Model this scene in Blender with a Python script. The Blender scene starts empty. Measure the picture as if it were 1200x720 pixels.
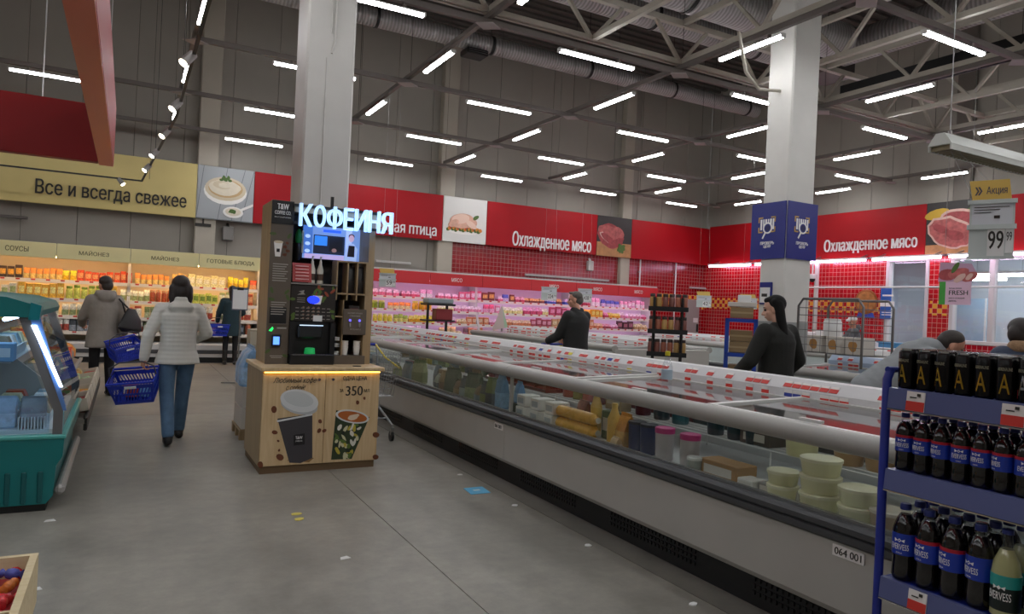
import bpy, math, random
import numpy as np
from mathutils import Matrix, Vector, geometry

# ------------------------------------------------------------------ camera, world, exposure
S = bpy.context.scene
COL = S.collection
CAMH = 1.5
FPX = 828.0
YAW, PITCH, ROLL = math.radians(28.6), math.radians(0.08), math.radians(2.66)
_f = Vector((math.sin(YAW) * math.cos(PITCH), math.cos(YAW) * math.cos(PITCH), math.sin(PITCH)))
_r = Vector((math.cos(YAW), -math.sin(YAW), 0))
_u = _r.cross(_f)
CR = _r * math.cos(ROLL) + _u * math.sin(ROLL)
CU = -_r * math.sin(ROLL) + _u * math.cos(ROLL)
CF = _f
cd = bpy.data.cameras.new('camera')
cd.sensor_width = 36.0
cd.lens = FPX / 1200.0 * 36.0
cd.clip_start = 0.05
cam = bpy.data.objects.new('camera', cd)
COL.objects.link(cam)
cam.matrix_world = Matrix((
    (CR.x, CU.x, -CF.x, 0), (CR.y, CU.y, -CF.y, 0), (CR.z, CU.z, -CF.z, CAMH), (0, 0, 0, 1)))
S.camera = cam
W = bpy.data.worlds.new('world'); S.world = W
W.use_nodes = True
W.node_tree.nodes['Background'].inputs[0].default_value = (0.55, 0.55, 0.55, 1)
W.node_tree.nodes['Background'].inputs[1].default_value = 0.2
S.view_settings.view_transform = 'Standard'
S.view_settings.look = 'None'
S.view_settings.gamma = 1
S.view_settings.use_curve_mapping = False
S.view_settings.exposure = 0.0
LAMP_POWER = 40.0          # emission strength of the ceiling tubes

def ray(x, y):
    return CR * ((x - 600) / FPX) + CU * (-(y - 360) / FPX) + CF
def on(ax, val, x, y):
    """the point of pixel x, y on the plane axis = val"""
    v = ray(x, y); c = (0, 0, CAMH)
    return Vector(c) + v * ((val - c[ax]) / v[ax])

random.seed(7)
R = random.random
def U(a, b): return a + (b - a) * R()

# ------------------------------------------------------------------ materials
MATS = {}
def srgb(c):
    if isinstance(c, str):
        c = tuple(int(c[i:i + 2], 16) / 255 for i in (0, 2, 4))
    return tuple((v / 12.92 if v <= 0.04045 else ((v + 0.055) / 1.055) ** 2.4) for v in c)
def mat(name, col, rough=0.5, metal=0.0, emit=0.0, ecol=None, noise=0.0, nscale=8.0, bump=0.0, bscale=40.0,
        alpha=1.0, spec=0.5, coat=0.0):
    if name in MATS: return MATS[name]
    m = bpy.data.materials.new(name); m.use_nodes = True
    nt = m.node_tree; b = nt.nodes['Principled BSDF']
    c = srgb(col) + (1,)
    b.inputs['Base Color'].default_value = c
    b.inputs['Roughness'].default_value = rough
    b.inputs['Metallic'].default_value = metal
    b.inputs['Specular IOR Level'].default_value = spec
    if coat: b.inputs['Coat Weight'].default_value = coat
    if emit:
        b.inputs['Emission Color'].default_value = (srgb(ecol) if ecol else c[:3]) + (1,)
        b.inputs['Emission Strength'].default_value = emit
    if noise or bump:
        tc = nt.nodes.new('ShaderNodeTexCoord')
    if noise:
        n = nt.nodes.new('ShaderNodeTexNoise'); n.inputs['Scale'].default_value = nscale
        n.inputs['Detail'].default_value = 5
        nt.links.new(tc.outputs['Object'], n.inputs['Vector'])
        r = nt.nodes.new('ShaderNodeValToRGB')
        r.color_ramp.elements[0].position = 0.3; r.color_ramp.elements[1].position = 0.7
        r.color_ramp.elements[0].color = tuple(max(0, v * (1 - noise)) for v in c[:3]) + (1,)
        r.color_ramp.elements[1].color = tuple(min(1, v * (1 + noise)) for v in c[:3]) + (1,)
        nt.links.new(n.outputs['Fac'], r.inputs['Fac'])
        nt.links.new(r.outputs['Color'], b.inputs['Base Color'])
    if bump:
        n2 = nt.nodes.new('ShaderNodeTexNoise'); n2.inputs['Scale'].default_value = bscale
        nt.links.new(tc.outputs['Object'], n2.inputs['Vector'])
        bp = nt.nodes.new('ShaderNodeBump'); bp.inputs['Strength'].default_value = bump
        bp.inputs['Distance'].default_value = 0.01
        nt.links.new(n2.outputs['Fac'], bp.inputs['Height'])
        nt.links.new(bp.outputs['Normal'], b.inputs['Normal'])
    MATS[name] = m
    return m

def glass_mat(name, tint=(0.92, 0.96, 0.96), rough=0.02, refl=1.0, base=0.04):
    if name in MATS: return MATS[name]
    m = bpy.data.materials.new(name); m.use_nodes = True
    nt = m.node_tree; nt.nodes.clear()
    o = nt.nodes.new('ShaderNodeOutputMaterial')
    t = nt.nodes.new('ShaderNodeBsdfTransparent'); t.inputs[0].default_value = tint + (1,)
    g = nt.nodes.new('ShaderNodeBsdfGlossy'); g.inputs['Roughness'].default_value = rough
    g.inputs['Color'].default_value = (refl, refl, refl, 1)
    f = nt.nodes.new('ShaderNodeFresnel'); f.inputs[0].default_value = 1.5
    mx = nt.nodes.new('ShaderNodeMixShader')
    a = nt.nodes.new('ShaderNodeMath'); a.operation = 'ADD'; a.inputs[1].default_value = base
    nt.links.new(f.outputs[0], a.inputs[0])
    ge = nt.nodes.new('ShaderNodeNewGeometry'); iv = nt.nodes.new('ShaderNodeMath'); iv.operation = 'SUBTRACT'; iv.inputs[0].default_value = 1.0
    nt.links.new(ge.outputs['Backfacing'], iv.inputs[1])
    ml = nt.nodes.new('ShaderNodeMath'); ml.operation = 'MULTIPLY'       # only the outer face of a pane mirrors
    nt.links.new(a.outputs[0], ml.inputs[0]); nt.links.new(iv.outputs[0], ml.inputs[1])
    nt.links.new(ml.outputs[0], mx.inputs[0])
    nt.links.new(t.outputs[0], mx.inputs[1]); nt.links.new(g.outputs[0], mx.inputs[2])
    nt.links.new(mx.outputs[0], o.inputs[0])
    MATS[name] = m
    return m

def tile_mat(name, tilecol, col2, grout, size=0.115, axis='X', rough=0.18, check=False):
    """glazed square tiles on a wall that runs along the given axis"""
    m = bpy.data.materials.new(name); m.use_nodes = True
    nt = m.node_tree; b = nt.nodes['Principled BSDF']
    tc = nt.nodes.new('ShaderNodeTexCoord'); sx = nt.nodes.new('ShaderNodeSeparateXYZ')
    cb = nt.nodes.new('ShaderNodeCombineXYZ')
    nt.links.new(tc.outputs['Object'], sx.inputs[0])
    nt.links.new(sx.outputs[axis], cb.inputs[0]); nt.links.new(sx.outputs['Z'], cb.inputs[1])
    br = nt.nodes.new('ShaderNodeTexBrick')
    br.offset = 0.0; br.squash = 1.0
    br.inputs['Scale'].default_value = 1.0
    br.inputs['Brick Width'].default_value = size; br.inputs['Row Height'].default_value = size
    br.inputs['Mortar Size'].default_value = size * 0.035; br.inputs['Mortar Smooth'].default_value = 0.1
    br.inputs['Color1'].default_value = srgb(tilecol) + (1,); br.inputs['Color2'].default_value = srgb(col2) + (1,)
    br.inputs['Mortar'].default_value = srgb(grout) + (1,)
    nt.links.new(cb.outputs[0], br.inputs['Vector'])
    out = br.outputs['Color']
    if check:
        ck = nt.nodes.new('ShaderNodeTexChecker'); ck.inputs['Scale'].default_value = 1 / size
        ck.inputs['Color1'].default_value = srgb(tilecol) + (1,); ck.inputs['Color2'].default_value = srgb(col2) + (1,)
        nt.links.new(cb.outputs[0], ck.inputs['Vector'])
        mx = nt.nodes.new('ShaderNodeMix'); mx.data_type = 'RGBA'
        nt.links.new(br.outputs['Fac'], mx.inputs['Factor'])
        nt.links.new(ck.outputs['Color'], mx.inputs[6]); mx.inputs[7].default_value = srgb(grout) + (1,)
        out = mx.outputs[2]
    nt.links.new(out, b.inputs['Base Color'])
    b.inputs['Roughness'].default_value = rough
    bp = nt.nodes.new('ShaderNodeBump'); bp.inputs['Strength'].default_value = 0.4; bp.inputs['Distance'].default_value = 0.004
    bp.invert = True
    nt.links.new(br.outputs['Fac'], bp.inputs['Height']); nt.links.new(bp.outputs['Normal'], b.inputs['Normal'])
    MATS[name] = m
    return m

def concrete_mat(name='concrete_floor', tones=('7f7b73', 'a09b90')):
    m = bpy.data.materials.new(name); m.use_nodes = True
    nt = m.node_tree; b = nt.nodes['Principled BSDF']
    tc = nt.nodes.new('ShaderNodeTexCoord')
    def noise(scale, det, rough=0.6):
        n = nt.nodes.new('ShaderNodeTexNoise'); n.inputs['Scale'].default_value = scale
        n.inputs['Detail'].default_value = det; n.inputs['Roughness'].default_value = rough
        nt.links.new(tc.outputs['Object'], n.inputs['Vector']); return n
    n1 = noise(0.9, 6); n2 = noise(7, 8, 0.7); n3 = noise(60, 3)
    r1 = nt.nodes.new('ShaderNodeValToRGB')
    e = r1.color_ramp.elements
    e[0].position = 0.3; e[0].color = srgb(tones[0]) + (1,)
    e[1].position = 0.72; e[1].color = srgb(tones[1]) + (1,)
    nt.links.new(n1.outputs['Fac'], r1.inputs['Fac'])
    r2 = nt.nodes.new('ShaderNodeValToRGB')
    r2.color_ramp.elements[0].position = 0.28; r2.color_ramp.elements[0].color = (0.62, 0.62, 0.62, 1)
    r2.color_ramp.elements[1].position = 0.65; r2.color_ramp.elements[1].color = (1.05, 1.05, 1.05, 1)
    nt.links.new(n2.outputs['Fac'], r2.inputs['Fac'])
    mx = nt.nodes.new('ShaderNodeMix'); mx.data_type = 'RGBA'; mx.blend_type = 'MULTIPLY'
    mx.inputs['Factor'].default_value = 0.8
    nt.links.new(r1.outputs['Color'], mx.inputs[6]); nt.links.new(r2.outputs['Color'], mx.inputs[7])
    nt.links.new(mx.outputs[2], b.inputs['Base Color'])
    rr = nt.nodes.new('ShaderNodeMapRange')
    rr.inputs['To Min'].default_value = 0.32; rr.inputs['To Max'].default_value = 0.6
    nt.links.new(n2.outputs['Fac'], rr.inputs['Value']); nt.links.new(rr.outputs[0], b.inputs['Roughness'])
    bp = nt.nodes.new('ShaderNodeBump'); bp.inputs['Strength'].default_value = 0.12; bp.inputs['Distance'].default_value = 0.004
    nt.links.new(n3.outputs['Fac'], bp.inputs['Height']); nt.links.new(bp.outputs['Normal'], b.inputs['Normal'])
    MATS[name] = m
    return m

def wood_mat(name, c1, c2, rough=0.45, axis='Z'):
    m = bpy.data.materials.new(name); m.use_nodes = True
    nt = m.node_tree; b = nt.nodes['Principled BSDF']
    tc = nt.nodes.new('ShaderNodeTexCoord'); mp = nt.nodes.new('ShaderNodeMapping')
    mp.inputs['Scale'].default_value = {'Z': (14, 14, 0.9), 'X': (0.9, 14, 14)}[axis]
    nt.links.new(tc.outputs['Object'], mp.inputs[0])
    n = nt.nodes.new('ShaderNodeTexNoise'); n.inputs['Scale'].default_value = 1.6; n.inputs['Detail'].default_value = 6
    n.inputs['Distortion'].default_value = 1.2
    nt.links.new(mp.outputs[0], n.inputs['Vector'])
    r = nt.nodes.new('ShaderNodeValToRGB')
    r.color_ramp.elements[0].position = 0.3; r.color_ramp.elements[0].color = srgb(c1) + (1,)
    r.color_ramp.elements[1].position = 0.7; r.color_ramp.elements[1].color = srgb(c2) + (1,)
    nt.links.new(n.outputs['Fac'], r.inputs['Fac']); nt.links.new(r.outputs['Color'], b.inputs['Base Color'])
    b.inputs['Roughness'].default_value = rough
    MATS[name] = m
    return m

def stripe_mat(name, c1, c2, scale, axis='X', rough=0.45, metal=0.0, bump=0.5, dist=0.01):
    """ribbed surface: fine bands across an axis with relief"""
    m = bpy.data.materials.new(name); m.use_nodes = True
    nt = m.node_tree; b = nt.nodes['Principled BSDF']
    tc = nt.nodes.new('ShaderNodeTexCoord'); w = nt.nodes.new('ShaderNodeTexWave')
    w.bands_direction = axis; w.inputs['Scale'].default_value = scale
    w.inputs['Distortion'].default_value = 0.6; w.inputs['Detail'].default_value = 1
    nt.links.new(tc.outputs['Object'], w.inputs['Vector'])
    r = nt.nodes.new('ShaderNodeValToRGB')
    r.color_ramp.elements[0].color = srgb(c1) + (1,); r.color_ramp.elements[1].color = srgb(c2) + (1,)
    nt.links.new(w.outputs['Fac'], r.inputs['Fac']); nt.links.new(r.outputs['Color'], b.inputs['Base Color'])
    bp = nt.nodes.new('ShaderNodeBump'); bp.inputs['Strength'].default_value = bump; bp.inputs['Distance'].default_value = dist
    nt.links.new(w.outputs['Fac'], bp.inputs['Height']); nt.links.new(bp.outputs['Normal'], b.inputs['Normal'])
    b.inputs['Roughness'].default_value = rough; b.inputs['Metallic'].default_value = metal
    MATS[name] = m
    return m

# ------------------------------------------------------------------ mesh helpers
class MB:
    def __init__(s): s.v = []; s.f = []; s.m = []
    def add(s, vs, fs, m=0):
        o = len(s.v); s.v += [tuple(p) for p in vs]
        for f in fs: s.f.append(tuple(i + o for i in f)); s.m.append(m)
        return s
    def box(s, x0, x1, y0, y1, z0, z1, m=0):
        vs = [(x0, y0, z0), (x1, y0, z0), (x1, y1, z0), (x0, y1, z0), (x0, y0, z1), (x1, y0, z1), (x1, y1, z1), (x0, y1, z1)]
        return s.add(vs, [(0, 3, 2, 1), (4, 5, 6, 7), (0, 1, 5, 4), (1, 2, 6, 5), (2, 3, 7, 6), (3, 0, 4, 7)], m)
    def rbox(s, x0, x1, y0, y1, z0, z1, c=0.01, m=0):
        """box with chamfered edges"""
        c = min(c, (x1 - x0) * .45, (y1 - y0) * .45, (z1 - z0) * .45)
        vs = []; idx = {}
        for ix, x in enumerate((x0, x1)):
            for iy, y in enumerate((y0, y1)):
                for iz, z in enumerate((z0, z1)):
                    dx = c if ix == 0 else -c; dy = c if iy == 0 else -c; dz = c if iz == 0 else -c
                    for a, p in enumerate(((x, y + dy, z + dz), (x + dx, y, z + dz), (x + dx, y + dy, z))):
                        idx[(ix, iy, iz, a)] = len(vs); vs.append(p)
        fs = []
        g = lambda *k: idx[k]
        for i in (0, 1):
            fs.append([g(i, 0, 0, 0), g(i, 1, 0, 0), g(i, 1, 1, 0), g(i, 0, 1, 0)][::(1 if i else -1)])
            fs.append([g(0, i, 0, 1), g(1, i, 0, 1), g(1, i, 1, 1), g(0, i, 1, 1)][::(-1 if i else 1)])
            fs.append([g(0, 0, i, 2), g(1, 0, i, 2), g(1, 1, i, 2), g(0, 1, i, 2)][::(1 if i else -1)])
        for i in (0, 1):
            for j in (0, 1):
                fs.append((g(i, j, 0, 0), g(i, j, 1, 0), g(i, j, 1, 1), g(i, j, 0, 1)) if i != j else (g(i, j, 0, 1), g(i, j, 1, 1), g(i, j, 1, 0), g(i, j, 0, 0)))
                fs.append((g(i, 0, j, 0), g(i, 0, j, 2), g(i, 1, j, 2), g(i, 1, j, 0)) if i != j else (g(i, 0, j, 2), g(i, 0, j, 0), g(i, 1, j, 0), g(i, 1, j, 2)))
                fs.append((g(0, i, j, 1), g(1, i, j, 1), g(1, i, j, 2), g(0, i, j, 2)) if i != j else (g(0, i, j, 2), g(1, i, j, 2), g(1, i, j, 1), g(0, i, j, 1)))
                for k in (0, 1):
                    fs.append((g(i, j, k, 0), g(i, j, k, 1), g(i, j, k, 2)) if (i + j + k) % 2 == 0 else (g(i, j, k, 2), g(i, j, k, 1), g(i, j, k, 0)))
        return s.add(vs, fs, m)
    def obox(s, c, ax, h, m=0):
        """box with centre c, axes ax (3 vectors) and half sizes h"""
        c = Vector(c); A = [Vector(a).normalized() * k for a, k in zip(ax, h)]
        vs = []
        for sz in (-1, 1):
            for sx, sy in ((-1, -1), (1, -1), (1, 1), (-1, 1)):
                vs.append(c + A[0] * sx + A[1] * sy + A[2] * sz)
        return s.add(vs, [(0, 3, 2, 1), (4, 5, 6, 7), (0, 1, 5, 4), (1, 2, 6, 5), (2, 3, 7, 6), (3, 0, 4, 7)], m)
    def bar(s, a, b, w, h=None, m=0):
        a, b = Vector(a), Vector(b); h = h or w
        d = (b - a); L = d.length; d.normalize()
        up = Vector((0, 0, 1)) if abs(d.z) < 0.95 else Vector((1, 0, 0))
        x = d.cross(up).normalized(); y = x.cross(d)
        return s.obox((a + b) / 2, (x, d, y), (w / 2, L / 2, h / 2), m)
    def cyl(s, a, b, r0, r1=None, n=12, m=0, cap=True):
        a, b = Vector(a), Vector(b); r1 = r0 if r1 is None else r1
        d = (b - a).normalized(); up = Vector((0, 0, 1)) if abs(d.z) < 0.95 else Vector((1, 0, 0))
        x = d.cross(up).normalized(); y = x.cross(d)
        vs = []
        for p, r in ((a, r0), (b, r1)):
            for i in range(n):
                t = 2 * math.pi * i / n; vs.append(p + x * (r * math.cos(t)) - y * (r * math.sin(t)))
        fs = [(i, (i + 1) % n, n + (i + 1) % n, n + i) for i in range(n)]
        if cap: fs += [tuple(range(n))[::-1], tuple(range(n, 2 * n))]
        return s.add(vs, fs, m)
    def tube(s, pts, r, n=8, m=0, closed=False):
        pts = [Vector(p) for p in pts]; N = len(pts); vs = []; px = None
        for k, p in enumerate(pts):
            if closed: d = pts[(k + 1) % N] - pts[k - 1]
            else: d = pts[min(k + 1, N - 1)] - pts[max(k - 1, 0)]
            d.normalize()
            if px is None:
                up = Vector((0, 0, 1)) if abs(d.z) < 0.9 else Vector((1, 0, 0)); x = d.cross(up).normalized()
            else:
                x = (px - d * px.dot(d)).normalized()
            px = x; y = d.cross(x)
            for i in range(n):
                t = 2 * math.pi * i / n; vs.append(p + x * (r * math.cos(t)) + y * (r * math.sin(t)))
        fs = []
        for k in range(N if closed else N - 1):
            a = k * n; b = ((k + 1) % N) * n
            fs += [(a + i, a + (i + 1) % n, b + (i + 1) % n, b + i) for i in range(n)]
        if not closed: fs += [tuple(range(n))[::-1], tuple(range((N - 1) * n, N * n))]
        return s.add(vs, fs, m)
    def lathe(s, prof, n=16, c=(0, 0, 0), m=0, mfun=None, sx=1, sy=1):
        vs = []; fs = []; ms = []
        for r, z in prof:
            for i in range(n):
                t = 2 * math.pi * i / n
                vs.append((c[0] + r * math.cos(t) * sx, c[1] + r * math.sin(t) * sy, c[2] + z))
        for k in range(len(prof) - 1):
            for i in range(n):
                fs.append((k * n + i, k * n + (i + 1) % n, (k + 1) * n + (i + 1) % n, (k + 1) * n + i))
        K = len(prof) - 1
        fs += [tuple(range(n))[::-1], tuple(range(K * n, K * n + n))]
        return s.add(vs, fs, m)
    def prism(s, poly, axis, lo, hi, m=0):
        """polygon given in the other two axes, in order (x,y,z without the axis), drawn out along the axis"""
        n = len(poly)
        def P(a, b, t): return {'X': (t, a, b), 'Y': (a, t, b), 'Z': (a, b, t)}[axis]
        vs = [P(a, b, lo) for a, b in poly] + [P(a, b, hi) for a, b in poly]
        ar = sum(poly[i][0] * poly[(i + 1) % n][1] - poly[(i + 1) % n][0] * poly[i][1] for i in range(n))
        ccw = ar > 0
        if axis == 'Y': ccw = not ccw
        f0, f1 = tuple(range(n)), tuple(range(n, 2 * n))
        fs = [f0[::-1], f1] + [(i, (i + 1) % n, n + (i + 1) % n, n + i) for i in range(n)]
        if not ccw: fs = [f[::-1] for f in fs]
        return s.add(vs, fs, m)
    def ell(s, c, r, m=0, n=12, k=8, rot=None):
        vs = []; fs = []
        c = Vector(c)
        for j in range(1, k):
            ph = math.pi * j / k
            for i in range(n):
                t = 2 * math.pi * i / n
                p = Vector((r[0] * math.sin(ph) * math.cos(t), r[1] * math.sin(ph) * math.sin(t), -r[2] * math.cos(ph)))
                if rot is not None: p = rot @ p
                vs.append(c + p)
        lo = Vector((0, 0, -r[2])); hi = Vector((0, 0, r[2]))
        if rot is not None: lo = rot @ lo; hi = rot @ hi
        vs += [c + lo, c + hi]; B, T = len(vs) - 2, len(vs) - 1
        for j in range(k - 2):
            for i in range(n):
                fs.append((j * n + i, j * n + (i + 1) % n, (j + 1) * n + (i + 1) % n, (j + 1) * n + i))
        for i in range(n):
            fs.append((B, (i + 1) % n, i)); fs.append((T, (k - 2) * n + i, (k - 2) * n + (i + 1) % n))
        return s.add(vs, fs, m)
    def mesh(s, name, mats, smooth=False, org=(0, 0, 0)):
        me = bpy.data.meshes.new(name)
        ox, oy, oz = org
        me.from_pydata([(x - ox, y - oy, z - oz) for x, y, z in s.v], [], s.f)
        for q in (mats if isinstance(mats, (list, tuple)) else [mats]): me.materials.append(q)
        if any(s.m): me.polygons.foreach_set('material_index', s.m)
        if smooth:
            me.shade_smooth()
            me.set_sharp_from_angle(angle=math.radians(38))
        me.update()
        return me

ORG = {}
def tag(o, label=None, cat=None, group=None, kind=None):
    if label: o['label'] = label
    if cat: o['category'] = cat
    if group: o['group'] = group
    if kind: o['kind'] = kind
    return o
def thing(name, label, cat, loc=(0, 0, 0), rotz=0.0, group=None):
    o = bpy.data.objects.new(name, None); COL.objects.link(o)
    o.empty_display_size = 0.1
    o.location = loc; o.rotation_euler = (0, 0, rotz)
    ORG[o.name] = Vector(loc)
    return tag(o, label, cat, group)
def link(name, me, parent=None):
    o = bpy.data.objects.new(name, me); COL.objects.link(o)
    if parent is not None: o.parent = parent
    return o
def part(name, mb, mats, parent, smooth=False, local=False, label=None):
    """a part whose vertices are given in world space (or in the thing's own space when local)"""
    org = (0, 0, 0) if local else ORG[parent.name]
    o = link(name, mb.mesh(name, mats, smooth, org), parent)
    ORG[o.name] = Vector(org)
    if label: o['label'] = label
    if name in ('text_lines', 'louver'): o['kind'] = 'stuff'
    return o
def solo(name, mb, mats, label, cat, base=None, smooth=False, group=None, kind=None):
    """a thing that is one mesh, with its origin at its base"""
    if base is None:
        a = np.array(mb.v); base = ((a[:, 0].min() + a[:, 0].max()) / 2, (a[:, 1].min() + a[:, 1].max()) / 2, a[:, 2].min())
    o = link(name, mb.mesh(name, mats, smooth, base)); o.location = base
    ORG[o.name] = Vector(base)
    return tag(o, label, cat, group, kind)
def struct(name, mb, mats, parent=None, smooth=False, label=None, cat=None):
    o = link(name, mb.mesh(name, mats, smooth)); ORG[o.name] = Vector((0, 0, 0))
    if parent is not None: o.parent = parent
    else:
        o['kind'] = 'structure'
        if label: o['label'] = label
        if cat: o['category'] = cat
    return o
def copy_tree(root, loc=None, rotz=None, label=None, group=None, parent=None):
    c = root.copy(); COL.objects.link(c)
    if parent is not None: c.parent = parent
    if loc is not None: c.location = loc
    if rotz is not None: c.rotation_euler = (0, 0, rotz)
    if label: c['label'] = label
    if group: c['group'] = group
    ORG[c.name] = Vector(c.location)
    for ch in root.children: copy_tree(ch, parent=c)
    return c

# flat lettering as real thin meshes
_TC = {}
def text_geo(s, bold=0.0, shear=0.0):
    """outlines of the lettering; filled where a stroke covers, then given thickness"""
    k = (s, shear)
    if k in _TC: return _TC[k]
    cu = bpy.data.curves.new('lettering', 'FONT'); cu.body = s
    cu.size = 1.0; cu.shear = shear; cu.resolution_u = 3; cu.fill_mode = 'NONE'
    ob = bpy.data.objects.new('lettering', cu); COL.objects.link(ob)
    me = bpy.data.meshes.new_from_object(ob.evaluated_get(bpy.context.evaluated_depsgraph_get()))
    co = [(v.co.x, v.co.y) for v in me.vertices]; nb = {}
    for e in me.edges:
        a, b = e.vertices; nb.setdefault(a, []).append(b); nb.setdefault(b, []).append(a)
    bpy.data.objects.remove(ob); bpy.data.curves.remove(cu); bpy.data.meshes.remove(me)
    loops = []; seen = set()
    for a in range(len(co)):
        if a in seen or a not in nb: continue
        L = [a]; seen.add(a); b = nb[a][-1] if (a + 1) not in nb[a] else a + 1
        while b not in seen:
            L.append(b); seen.add(b); nx = [q for q in nb[b] if q not in seen]
            if not nx: break
            b = nx[0]
        if len(L) > 2: loops.append([co[q] for q in L])
    pts = []; ed = []; seg = []
    for L in loops:
        o = len(pts); pts += [Vector(q) for q in L]; n_ = len(L)
        ed += [(o + i, o + (i + 1) % n_) for i in range(n_)]
        seg += [(L[i] + L[(i + 1) % n_]) for i in range(n_)]
    V = []; F = []
    if pts:
        cv, ce, cf = geometry.delaunay_2d_cdt(pts, ed, [], 0, 1e-5)[:3]
        sg = np.array(seg); P = np.array([(q.x, q.y) for q in cv])
        c = np.array([P[list(f)].mean(0) for f in cf])
        x0, y0, x1, y1 = sg.T
        up = (y0[None] <= c[:, 1:]) & (y1[None] > c[:, 1:]); dn = (y0[None] > c[:, 1:]) & (y1[None] <= c[:, 1:])
        side = (x1 - x0)[None] * (c[:, 1:] - y0[None]) - (c[:, :1] - x0[None]) * (y1 - y0)[None]
        wn = (up & (side > 0)).sum(1) - (dn & (side < 0)).sum(1)          # non-zero winding: overlapping strokes merge
        keep = [f for f, w in zip(cf, wn) if w != 0]
        N = len(P); V = [(x, y, 1.0) for x, y in P] + [(x, y, 0.0) for x, y in P]
        cnt = {}
        for f in keep:
            f = tuple(f); a, b, d = P[f[0]], P[f[1]], P[f[2]]
            if (b[0] - a[0]) * (d[1] - a[1]) - (d[0] - a[0]) * (b[1] - a[1]) < 0: f = f[::-1]
            F.append(f)
            for i in range(len(f)): cnt[(f[i], f[(i + 1) % len(f)])] = 1
        for a, b in list(cnt):
            if (b, a) not in cnt: F.append((a, a + N, b + N, b))
    vs = np.array(V) if V else np.zeros((1, 3))
    lo, hi = vs.min(0), vs.max(0)
    vs = (vs - lo) / np.maximum(hi - lo, 1e-6)
    _TC[k] = (vs, F)
    return _TC[k]
BACK = (Vector((1, 0, 0)), Vector((0, 0, 1)), Vector((0, -1, 0)))     # faces -Y
RIGHT = (Vector((0, -1, 0)), Vector((0, 0, 1)), Vector((-1, 0, 0)))   # faces -X
def add_text(mb, s, o, w, h, frame=BACK, depth=0.01, bold=0.0, shear=0.0, m=0):
    """text filling a w x h box whose lower left corner on the surface is o"""
    vs, fs = text_geo(s, 0.0, shear)
    a, b, n = frame; o = Vector(o); e = bold * h
    for i, dx in enumerate((-e, 0, e) if bold else (0,)):       # strokes thickened sideways
        k = depth * (1 - .12 * i)
        mb.add([o + a * (v[0] * (w - 2 * e) + e + dx) + b * (v[1] * h) + n * (v[2] * k) for v in vs], fs, m)
    return mb
def decal(mb, pts, o, frame=BACK, depth=0.004, m=0):
    """flat print: a polygon in the (right, up) plane from o, given a little thickness"""
    a, b, n = frame; o = Vector(o); N = len(pts)
    vs = [o + a * p[0] + b * p[1] for p in pts] + [o + a * p[0] + b * p[1] + n * depth for p in pts]
    ar = sum(pts[i][0] * pts[(i + 1) % N][1] - pts[(i + 1) % N][0] * pts[i][1] for i in range(N))
    fs = [tuple(range(N))[::-1], tuple(range(N, 2 * N))] + [(i, (i + 1) % N, N + (i + 1) % N, N + i) for i in range(N)]
    if ar < 0: fs = [f[::-1] for f in fs]
    return mb.add(vs, fs, m)
def oval(cx, cy, rx, ry, n=20, rot=0.0, wob=0.0, seed=0):
    rr = random.Random(seed); out = []
    for i in range(n):
        t = 2 * math.pi * i / n; k = 1 + wob * (rr.random() - .5)
        x, y = rx * k * math.cos(t), ry * k * math.sin(t)
        out.append((cx + x * math.cos(rot) - y * math.sin(rot), cy + x * math.sin(rot) + y * math.cos(rot)))
    return out
def rect(x0, y0, x1, y1): return [(x0, y0), (x1, y0), (x1, y1), (x0, y1)]

# common materials
WHITE = mat('white_paint', 'cdcbc5', 0.5, noise=0.04, nscale=3)
WPLAS = mat('white_plastic', 'e6e6e4', 0.35)
GREYW = mat('grey_wall_panel', '9c968c', 0.6, noise=0.05, nscale=1.2)
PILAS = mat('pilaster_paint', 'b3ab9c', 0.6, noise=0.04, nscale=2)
DARKM = mat('dark_metal', '262524', 0.45, 0.3)
RAILM = mat('ceiling_rail_brown', '6e6762', 0.5, 0.2)
STEEL = mat('steel', '9a9b99', 0.3, 0.85, noise=0.1, nscale=20)
CHROME = mat('chrome', 'c8c9ca', 0.15, 1.0)
TRUSS = mat('truss_paint', 'b0a99c', 0.55, 0.1, noise=0.06, nscale=4)
BLACK = mat('black_plastic', '121213', 0.4)
REDS = mat('red_sign', 'a80c18', 0.5, noise=0.03, nscale=2, spec=0.25)
REDD = mat('red_fascia', '8a090c', 0.5, spec=0.25)
YELS = mat('yellow_sign', 'd9c580', 0.5, noise=0.03, nscale=2)
INK = mat('dark_lettering', '2a2620', 0.5)
WLET = mat('white_lettering', 'f2f0ee', 0.5)
BLUEP = mat('blue_plastic', '2238b4', 0.35)
# ------------------------------------------------------------------ room shell
CONC = concrete_mat()
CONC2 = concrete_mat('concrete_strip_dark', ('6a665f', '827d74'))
YB, XR, ZC = 17.75, 17.0, 9.0          # back wall, right wall, roof
XL, YF = -8.0, -6.0
floor = struct('floor', MB().box(XL, 22, YF, YB + .3, -0.3, -0.02), mat('joint_filler', '8f897e', 0.8))
xs = [XL, -4.4, -1.4, 1.615, 2.745, 4.6, 7.6, 10.6, 13.6, 17.0]
ys = [YF, -2.0, 1.4, 9.6, 14.0, YB]
for i in range(len(xs) - 1):
    for j in range(len(ys) - 1):
        g = 0.003
        struct('slab', MB().box(xs[i] + g, xs[i + 1] - g, ys[j] + g, ys[j + 1] - g, -0.02, 0.0), CONC2 if i == 4 else CONC, floor)

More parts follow.
